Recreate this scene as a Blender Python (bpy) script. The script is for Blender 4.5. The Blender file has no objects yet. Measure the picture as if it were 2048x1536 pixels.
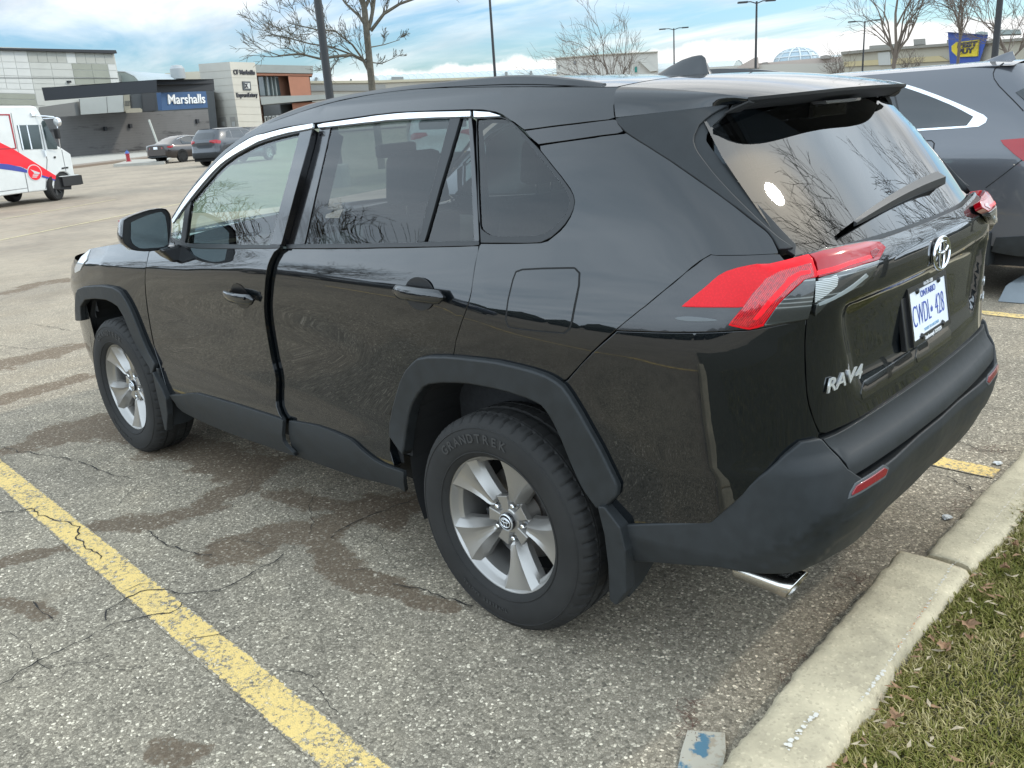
import bpy, bmesh, math, random
import numpy as np
from mathutils import Vector, Matrix
from mathutils.geometry import delaunay_2d_cdt
R = math.radians
scn = bpy.context.scene
# ------------------------------------------------------------------ camera
# world frame: origin on the ground under the black car's rear axle, +x to its front, +y to its left
cd = bpy.data.cameras.new('camera'); cam = bpy.data.objects.new('camera', cd)
scn.collection.objects.link(cam); scn.camera = cam
cd.sensor_width = 36; cd.lens = 30.41; cd.clip_start = .05; cd.clip_end = 3000
yaw, pitch, roll = R(-46.018), R(-17.580), R(-4.085)
fw = Vector((math.cos(pitch)*math.cos(yaw), math.cos(pitch)*math.sin(yaw), math.sin(pitch)))
rt = fw.cross(Vector((0,0,1))).normalized(); up = rt.cross(fw)
rt, up = rt*math.cos(roll)+up*math.sin(roll), -rt*math.sin(roll)+up*math.cos(roll)
cam.matrix_world = Matrix.Translation((-1.7508, 2.6194, 1.5893)) @ Matrix((rt, up, -fw)).transposed().to_4x4()
# ------------------------------------------------------------------ sun and sky
SUN_AZ, SUN_EL = R(-118), R(36.5)
sd = Vector((math.cos(SUN_EL)*math.cos(SUN_AZ), math.cos(SUN_EL)*math.sin(SUN_AZ), math.sin(SUN_EL)))
sl = bpy.data.lights.new('sun', 'SUN'); sl.energy = 1.35; sl.angle = R(2.4); sl.color = (1,.92,.80)
so = bpy.data.objects.new('sun', sl); scn.collection.objects.link(so)
so.rotation_euler = (-sd).to_track_quat('-Z','Y').to_euler()
scn.view_settings.view_transform = 'Standard'; scn.view_settings.look = 'None'
scn.view_settings.gamma = 1; scn.view_settings.exposure = 0.45
w = bpy.data.worlds.new('World'); scn.world = w; w.use_nodes = True
nt = w.node_tree; nt.nodes.clear()
def N(nt, t, **k):
    n = nt.nodes.new(t)
    for a, b in k.items():
        if a.startswith('i_'):
            s = a[2:]; s = int(s) if s.isdigit() else s.replace('_', ' ')
            n.inputs[s].default_value = b
        else: setattr(n, a, b)
    return n
def L(nt, a, b): nt.links.new(a, b)
def math_(nt, op, a, b=None, c=None, clamp=False):
    n = nt.nodes.new('ShaderNodeMath'); n.operation = op; n.use_clamp = clamp
    for i, v in enumerate((a, b, c)):
        if v is None: continue
        if isinstance(v, (int, float)): n.inputs[i].default_value = v
        else: nt.links.new(v, n.inputs[i])
    return n.outputs[0]
def ramp(nt, fac, stops, interp='LINEAR'):
    n = nt.nodes.new('ShaderNodeValToRGB'); cr = n.color_ramp; cr.interpolation = interp
    while len(cr.elements) > 1: cr.elements.remove(cr.elements[-1])
    for i, (p, c) in enumerate(stops):
        c = (c,c,c,1) if isinstance(c, (int,float)) else tuple(c)+(1,) if len(c) == 3 else c
        e = cr.elements[0] if i == 0 else cr.elements.new(p)
        e.position = p; e.color = c
    nt.links.new(fac, n.inputs[0]); return n.outputs[0]
def mix(nt, f, a, b, blend='MIX'):
    n = nt.nodes.new('ShaderNodeMix'); n.data_type = 'RGBA'; n.blend_type = blend
    for s, v in ((n.inputs[0], f), (n.inputs[6], a), (n.inputs[7], b)):
        if isinstance(v, (int, float)): s.default_value = v
        elif isinstance(v, tuple): s.default_value = v+(1,) if len(v) == 3 else v
        else: nt.links.new(v, s)
    return n.outputs[2]
sky = N(nt, 'ShaderNodeTexSky', sky_type='NISHITA', sun_disc=False, sun_elevation=SUN_EL, sun_rotation=math.pi/2-SUN_AZ, air_density=1.3, dust_density=.6, ozone_density=2.5)
skyc = mix(nt, 1.0, sky.outputs[0], (.066,.093,.130), 'MULTIPLY')
tc = N(nt, 'ShaderNodeTexCoord'); sep = N(nt, 'ShaderNodeSeparateXYZ'); L(nt, tc.outputs['Generated'], sep.inputs[0])
X, Y, Z = sep.outputs
# cloud deck: noise on a flat layer above the place, plus a cumulus bank low over the mall and a veil on the sun's side
zc = math_(nt, 'MAXIMUM', Z, .02)
den = math_(nt, 'ADD', zc, .13)
cv = N(nt, 'ShaderNodeCombineXYZ'); L(nt, math_(nt,'DIVIDE',X,den), cv.inputs[0]); L(nt, math_(nt,'DIVIDE',Y,den), cv.inputs[1])
mp = N(nt, 'ShaderNodeMapping'); mp.inputs['Rotation'].default_value = (0,0,R(38)); mp.inputs['Scale'].default_value = (.35,.85,1); mp.inputs['Location'].default_value = (1.3,.4,0)
L(nt, cv.outputs[0], mp.inputs[0])
n1 = N(nt, 'ShaderNodeTexNoise', i_Scale=1.15, i_Detail=9, i_Roughness=.58, i_Distortion=.35); L(nt, mp.outputs[0], n1.inputs['Vector'])
# share of cloud by height: thick overhead, a clear blue band between 4 and 13 degrees, bank at the skyline
el = ramp(nt, Z, [(0,.12),(.05,.05),(.085,.04),(.115,.13),(.15,.25),(.26,.36),(.5,.40),(1,.36)])
vd = N(nt, 'ShaderNodeVectorMath', operation='DOT_PRODUCT'); vd.inputs[1].default_value = (math.cos(R(-47)), math.sin(R(-47)), 0); L(nt, tc.outputs['Generated'], vd.inputs[0])
rear = ramp(nt, vd.outputs['Value'], [(.0,1),(.55,.9),(.74,0)])   # an unbroken veil over the rest of the sky
cov = math_(nt, 'ADD', math_(nt,'ADD', n1.outputs[0], el), rear)
cm = ramp(nt, cov, [(.52,0),(.60,.35),(.72,.85),(.85,1)])
# cumulus bank
nb = N(nt, 'ShaderNodeTexNoise', i_Scale=9, i_Detail=8, i_Roughness=.6); L(nt, tc.outputs['Generated'], nb.inputs['Vector'])
nb2 = N(nt, 'ShaderNodeTexNoise', i_Scale=2.2, i_Detail=2); L(nt, tc.outputs['Generated'], nb2.inputs['Vector'])
az = math_(nt,'ARCTAN2', Y, X)
hb = ramp(nt, math_(nt,'MULTIPLY_ADD', az, -1/1.6, 0), [(0,.044),(.3,.046),(.5,.047),(.7,.052),(1,.056)])
top = math_(nt,'ADD', hb, math_(nt,'MULTIPLY', math_(nt,'SUBTRACT', nb.outputs[0], .5), .05))
bank = ramp(nt, math_(nt,'MULTIPLY_ADD', math_(nt,'SUBTRACT', top, Z), 60, .5), [(.35,0),(.65,1)])
n3 = N(nt, 'ShaderNodeTexNoise', i_Scale=2.6, i_Detail=7, i_Roughness=.55); L(nt, mp.outputs[0], n3.inputs['Vector'])
shade = ramp(nt, n3.outputs[0], [(.3,(.56,.60,.64)),(.52,(.84,.87,.88)),(.68,(1.0,1.0,.99))])
veil = mix(nt, 1.0, ramp(nt, n3.outputs[0], [(.25,(1.22,1.52,1.80)),(.75,(1.88,2.16,2.42))]), ramp(nt, Z, [(0,1),(.42,1),(.75,.72),(1,.70)]), 'MULTIPLY')
shade = mix(nt, rear, shade, veil)
# glow of the veiled sun
gd = N(nt, 'ShaderNodeVectorMath', operation='DOT_PRODUCT'); gd.inputs[1].default_value = sd; L(nt, tc.outputs['Generated'], gd.inputs[0])
gl = ramp(nt, gd.outputs['Value'], [(.88,0),(.965,.06),(.992,.35),(.999,1)])
c1 = mix(nt, cm, skyc, shade); bank = math_(nt,'MULTIPLY',bank,math_(nt,'SUBTRACT',1,rear))
c2 = mix(nt, bank, c1, mix(nt, nb.outputs[0], (.62,.66,.70), (1.12,1.09,1.04)))
c3 = mix(nt, gl, c2, (3.2,3.0,2.6))
bg = N(nt, 'ShaderNodeBackground', i_Strength=1.0); L(nt, c3, bg.inputs[0])
wo = N(nt, 'ShaderNodeOutputWorld'); L(nt, bg.outputs[0], wo.inputs[0])

# ------------------------------------------------------------------ materials
MATS = {}
def mat(name, col=(.5,.5,.5), rough=.6, metal=0., coat=0., spec=.5, **kw):
    if name in MATS: return MATS[name]
    m = bpy.data.materials.new(name); m.use_nodes = True; MATS[name] = m
    b = m.node_tree.nodes['Principled BSDF']
    b.inputs['Base Color'].default_value = tuple(col)+(1,); b.inputs['Roughness'].default_value = rough
    b.inputs['Metallic'].default_value = metal; b.inputs['Coat Weight'].default_value = coat
    b.inputs['Coat Roughness'].default_value = kw.get('crough', .02); b.inputs['Specular IOR Level'].default_value = spec
    if 'emit' in kw: b.inputs['Emission Color'].default_value = tuple(kw['emit'])+(1,); b.inputs['Emission Strength'].default_value = 1
    n = kw.get('noise')   # (scale, amount, bump)
    if n:
        t = m.node_tree; o = N(t, 'ShaderNodeTexCoord')
        ns = N(t, 'ShaderNodeTexNoise', i_Scale=n[0], i_Detail=6, i_Roughness=.6); L(t, o.outputs['Object'], ns.inputs['Vector'])
        a = tuple(max(0, c*(1-n[1])) for c in col); d = tuple(c*(1+n[1]) for c in col)
        L(t, ramp(t, ns.outputs[0], [(.3,a),(.7,d)]), b.inputs['Base Color'])
        if len(n) > 2 and n[2]:
            bp = N(t, 'ShaderNodeBump', i_Strength=n[2], i_Distance=.01); L(t, ns.outputs[0], bp.inputs['Height']); L(t, bp.outputs[0], b.inputs['Normal'])
        if len(n) > 3: L(t, ramp(t, ns.outputs[0], [(.3,rough),(.75,min(1,rough+n[3]))]), b.inputs['Roughness'])
    return m
def glass(name, tint, refl=(1,1,1), ior=1.5, base=None, opq=0., mul=1., rough=0.):
    if name in MATS: return MATS[name]
    m = bpy.data.materials.new(name); m.use_nodes = True; MATS[name] = m; t = m.node_tree; t.nodes.clear()
    tr = N(t, 'ShaderNodeBsdfTransparent'); tr.inputs[0].default_value = tuple(tint)+(1,)
    g = N(t, 'ShaderNodeBsdfGlossy', i_Roughness=rough); g.inputs[0].default_value = tuple(refl)+(1,)
    f = N(t, 'ShaderNodeFresnel', i_IOR=ior); ms = N(t, 'ShaderNodeMixShader')
    f2 = math_(t, 'MULTIPLY', f.outputs[0], mul, clamp=True)
    L(t, f2, ms.inputs[0])
    src = tr.outputs[0]
    if base:
        d = N(t, 'ShaderNodeBsdfDiffuse'); d.inputs[0].default_value = tuple(base)+(1,)
        m2 = N(t, 'ShaderNodeMixShader', i_0=opq); L(t, src, m2.inputs[1]); L(t, d.outputs[0], m2.inputs[2]); src = m2.outputs[0]
    L(t, src, ms.inputs[1]); L(t, g.outputs[0], ms.inputs[2])
    o = N(t, 'ShaderNodeOutputMaterial'); L(t, ms.outputs[0], o.inputs[0]); return m

# ------------------------------------------------------------------ object helpers
COL = scn.collection
def link(o, parent=None):
    COL.objects.link(o)
    if parent is not None: o.parent = parent
    return o
def thing(name, label, cat, loc=(0,0,0), rz=0, group=None, kind=None):
    o = link(bpy.data.objects.new(name, None)); o.location = loc; o.rotation_euler = (0,0,rz); o.empty_display_size = .3
    tag(o, label, cat, group, kind); return o
def tag(o, label=None, cat=None, group=None, kind=None):
    for k, v in (('label',label),('category',cat),('group',group),('kind',kind)):
        if v: o[k] = v
    return o
def mesh(name, verts, faces, m, parent=None, smooth=False, normals=None, loc=None):
    me = bpy.data.meshes.new(name); me.from_pydata([tuple(v) for v in verts], [], [tuple(f) for f in faces])
    if isinstance(m, (list,tuple)):
        for q in m: me.materials.append(q)
    elif m: me.materials.append(m)
    if smooth or normals is not None: me.polygons.foreach_set('use_smooth', [True]*len(me.polygons))
    me.validate(); me.update()
    if normals is not None: me.normals_split_custom_set_from_vertices([tuple(n) for n in normals])
    o = bpy.data.objects.new(name, me); link(o, parent)
    if loc: o.location = loc
    return o
class MB:
    """collects shapes into one mesh"""
    def __init__(s): s.v = []; s.f = []; s.mi = []; s.cur = 0
    def add(s, vs, fs):
        b = len(s.v); s.v += [tuple(v) for v in vs]; s.f += [tuple(i+b for i in f) for f in fs]; s.mi += [s.cur]*len(fs); return s
    def box(s, x0,x1,y0,y1,z0,z1):
        return s.add([(x0,y0,z0),(x1,y0,z0),(x1,y1,z0),(x0,y1,z0),(x0,y0,z1),(x1,y0,z1),(x1,y1,z1),(x0,y1,z1)],
                     [(0,3,2,1),(4,5,6,7),(0,1,5,4),(1,2,6,5),(2,3,7,6),(3,0,4,7)])
    def tube(s, pts, rad, n=8, cap=True):
        pts = [Vector(p) for p in pts]; rings = []; rad = rad if isinstance(rad,(list,tuple)) else [rad]*len(pts)
        prev = None
        for i, p in enumerate(pts):
            d = (pts[min(i+1,len(pts)-1)]-pts[max(i-1,0)]).normalized()
            a = Vector((0,0,1)) if abs(d.z) < .95 else Vector((1,0,0))
            if prev is not None: a = prev
            e1 = (a - d*a.dot(d)).normalized(); e2 = d.cross(e1); prev = e1
            rings.append([p+(e1*math.cos(2*math.pi*k/n)+e2*math.sin(2*math.pi*k/n))*rad[i] for k in range(n)])
        vs = [v for r in rings for v in r]; fs = []
        for i in range(len(pts)-1):
            for k in range(n): fs.append((i*n+k, i*n+(k+1)%n, (i+1)*n+(k+1)%n, (i+1)*n+k))
        if cap: fs.append(tuple(range(n))[::-1]); fs.append(tuple((len(pts)-1)*n+k for k in range(n)))
        return s.add(vs, fs)
    def prism(s, poly, axis, a, b):
        """extrude a 2-D polygon along axis from a to b"""
        n = len(poly)
        def P(p, t): return {'x':(t,p[0],p[1]), 'y':(p[0],t,p[1]), 'z':(p[0],p[1],t)}[axis]
        return s.add([P(p,a) for p in poly]+[P(p,b) for p in poly], [tuple(range(n))[::-1], tuple(range(n,2*n))]+[(i,(i+1)%n,n+(i+1)%n,n+i) for i in range(n)])
    def lathe(s, prof, axis='y', n=48, close=False, c=(0,0,0)):
        """prof: (radius, along axis)"""
        m = len(prof); vs = []
        for k in range(n):
            a = 2*math.pi*k/n
            for r, h in prof:
                q = {'y':(r*math.cos(a),h,r*math.sin(a)), 'z':(r*math.cos(a),r*math.sin(a),h), 'x':(h,r*math.cos(a),r*math.sin(a))}[axis]
                vs.append((q[0]+c[0],q[1]+c[1],q[2]+c[2]))
        fs = [(k*m+j, k*m+j+1, ((k+1)%n)*m+j+1, ((k+1)%n)*m+j) for k in range(n) for j in range(m-1)]
        return s.add(vs, fs)
    def build(s, name, m, parent=None, smooth=False, bevel=0, autos=None):
        o = mesh(name, s.v, s.f, m, parent, smooth)
        if any(s.mi): o.data.polygons.foreach_set('material_index', s.mi)
        bm = bmesh.new(); bm.from_mesh(o.data); bmesh.ops.recalc_face_normals(bm, faces=bm.faces)
        if bevel: bmesh.ops.bevel(bm, geom=[e for e in bm.edges if len(e.link_faces)==2 and e.calc_face_angle(0) > .5], offset=bevel, segments=2, affect='EDGES', profile=.5)
        if smooth or autos:
            for e in bm.edges: e.smooth = not (len(e.link_faces)==2 and e.calc_face_angle(0) > (autos or .7))
            for f in bm.faces: f.smooth = True
        bm.to_mesh(o.data); bm.free(); return o
def text(name, body, size, m, parent, mw, extrude=.002, align='CENTER', sx=1., bold=0, shear=0):
    """lettering as a mesh; mw maps text space (x right, y up, z out) to the parent's space"""
    cu = bpy.data.curves.new(name, 'FONT'); cu.body = body; cu.size = size; cu.extrude = extrude; cu.align_x = align; cu.align_y = 'CENTER'; cu.offset = bold; cu.shear = shear
    o = bpy.data.objects.new(name, cu); COL.objects.link(o)
    dg = bpy.context.evaluated_depsgraph_get(); me = bpy.data.meshes.new_from_object(o.evaluated_get(dg)); bpy.data.objects.remove(o)
    me.transform(mw @ Matrix.Diagonal((sx,1,1,1))); me.materials.clear(); me.materials.append(m)
    me.name = name; r = bpy.data.objects.new(name, me); link(r, parent); return r
def frame(o, x, y):
    """matrix with origin o, text x axis x, text y axis y"""
    x = Vector(x).normalized(); z = x.cross(Vector(y)).normalized(); y = z.cross(x)
    m = Matrix((x,y,z)).transposed().to_4x4(); m.translation = o; return m
# ------------------------------------------------------------------ body surface of the black car
# P(u, z): u <= 0 runs along the left side (u = -x), u > 0 wraps round the rear corner; u = 1.75 is the rear centre line
def pch(xs, ys, x):
    """monotone cubic through (xs, ys); xs, ys may be (levels, N)"""
    xs = np.asarray(xs,float); ys = np.asarray(ys,float); x = np.asarray(x,float)
    if xs.ndim == 1: xs = np.repeat(xs[:,None], x.size, 1)
    if ys.ndim == 1: ys = np.repeat(ys[:,None], x.size, 1)
    h = np.diff(xs,axis=0); d = np.diff(ys,axis=0)/h; m = np.zeros_like(ys)
    w1 = 2*h[1:]+h[:-1]; w2 = h[1:]+2*h[:-1]; ok = d[:-1]*d[1:] > 0
    with np.errstate(all='ignore'): mm = (w1+w2)/(w1/d[:-1]+w2/d[1:])
    m[1:-1] = np.where(ok, mm, 0); m[0] = d[0]; m[-1] = d[-1]
    x = np.clip(x, xs[0], xs[-1]); i = np.clip((xs <= x).sum(0)-1, 0, len(h)-1); k = np.arange(x.size)
    H = h[i,k]; t = (x-xs[i,k])/H
    return (2*t**3-3*t*t+1)*ys[i,k]+(t**3-2*t*t+t)*H*m[i,k]+(-2*t**3+3*t*t)*ys[i+1,k]+(t**3-t*t)*H*m[i+1,k]
XS=[-1.0,-.5,-.1,.4,1.1,1.9,2.7,3.6]
LV=[ # z(x) , W(x) at XS
 ([.22]*8,                              [.80,.80,.80,.80,.80,.80,.80,.80]),
 ([.31]*8,                              [.868]*8),
 ([.43]*8,                              [.890,.892,.895,.895,.893,.893,.893,.885]),
 ([.60]*8,                              [.893,.895,.893,.884,.872,.872,.885,.885]),
 ([.80]*8,                              [.898,.903,.905,.892,.870,.870,.892,.880]),
 ([.95,.96,.99,1.06,1.06,1.01,.98,.93], [.895,.903,.910,.902,.892,.888,.893,.870]),
 ([1.25,1.25,1.24,1.205,1.165,1.12,1.09,1.02],[.825,.838,.850,.858,.860,.850,.83,.80]),
 ([1.42]*8,                             [.765,.775,.785,.788,.788,.780,.76,.74]),
 ([1.58]*8,                             [.680,.690,.697,.700,.700,.690,.68,.66]),
 ([1.66]*8,                             [.61,.62,.63,.63,.63,.62,.60,.60])]

xr_=([.22,.32,.42,.52,.60,.68,.72,.85,1.0,1.10,1.155,1.20,1.24,1.35,1.5,1.57,1.62,1.68],[.88,.915,.95,.970,.978,.974,.958,.948,.945,.953,.948,.92,.885,.795,.668,.605,.56,.50])
xf_=([.22,.32,.5,.7,.85,.95,1.05,1.2],[3.42,3.52,3.6,3.615,3.6,3.52,3.40,3.2])
RF_=([0,.14,.28,.36,.42,.46,.49,.52,.56,.64,.78,1.0],[0,.30,.58,.73,.82,.88,.92,.95,.968,.982,.994,1.0]); RG_=([0,.14,.28,.36,.42,.46,.49,.52,.56,.64,.78,1.0],[1,.992,.965,.93,.885,.84,.795,.74,.67,.52,.29,0.0])
FF_=([0,.2,.4,.48,.54,.6,.7,.85,1.0],[0,.42,.78,.90,.955,.98,.992,.998,1.0]); FG_=([0,.2,.4,.48,.54,.6,.7,.85,1.0],[1,.98,.91,.83,.72,.58,.40,.18,0.0])
LR=1.75
def Wd(x, z): return pch(np.array([pch(XS,a,x) for a,b in LV]), np.array([pch(XS,b,x) for a,b in LV]), z)
def base(u, v):
    u = np.asarray(u,float); v = np.asarray(v,float); out = np.zeros((u.size,3)); out[:,2] = v
    x = -u; s = (x-2.7)/1.7; X = np.where(x <= 2.7, x, 2.7+pch(*FF_,s)*(pch(*xf_,v)-2.7))
    Yf = Wd(np.clip(X,-1,3.6), v)*np.where(x <= 2.7, 1, pch(*FG_,s))
    s2 = u/LR; sg = np.where(s2 > 1, -1, 1); s2 = np.where(s2 > 1, 2-s2, s2)
    Xr = -pch(*xr_,v)*pch(*RF_,s2); Yr = sg*Wd(Xr,v)*pch(*RG_,s2)
    out[:,0] = np.where(u <= 0, X, Xr); out[:,1] = np.where(u <= 0, Yf, Yr); return out
def nrm(u, v):
    e = .006; a = base(u+e,v)-base(u-e,v); c = base(u,v+e)-base(u,v-e); n = np.cross(a,c)
    return n/(np.linalg.norm(n,axis=1,keepdims=True)+1e-12)
def sst(t): t = np.clip(t,0,1); return t*t*(3-2*t)
def disp(p, u):
    ay = np.abs(p[:,1]); z = p[:,2]; e = .52+.10*(z-.85)/.25
    return np.where((u > 0)&(ay < .62)&(z > .78)&(z < 1.12), -.022*sst((e-ay)/.07)*sst((1.10-z)/.05)*sst((z-.80)/.10), 0)
def surf(u, v, off=0.):
    u = np.asarray(u,float); v = np.asarray(v,float)
    p = base(u,v); n = nrm(u,v); return p+n*(off+disp(p,u))[:,None], n
def surfn(u, v, off=0.):
    """point and true normal (sculpting included)"""
    e = .004; p, n0 = surf(u,v,off)
    a = surf(u+e,v,0.)[0]-surf(u-e,v,0.)[0]; c = surf(u,v+e,0.)[0]-surf(u,v-e,0.)[0]; n = np.cross(a,c)
    return p, n/(np.linalg.norm(n,axis=1,keepdims=True)+1e-12)
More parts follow.
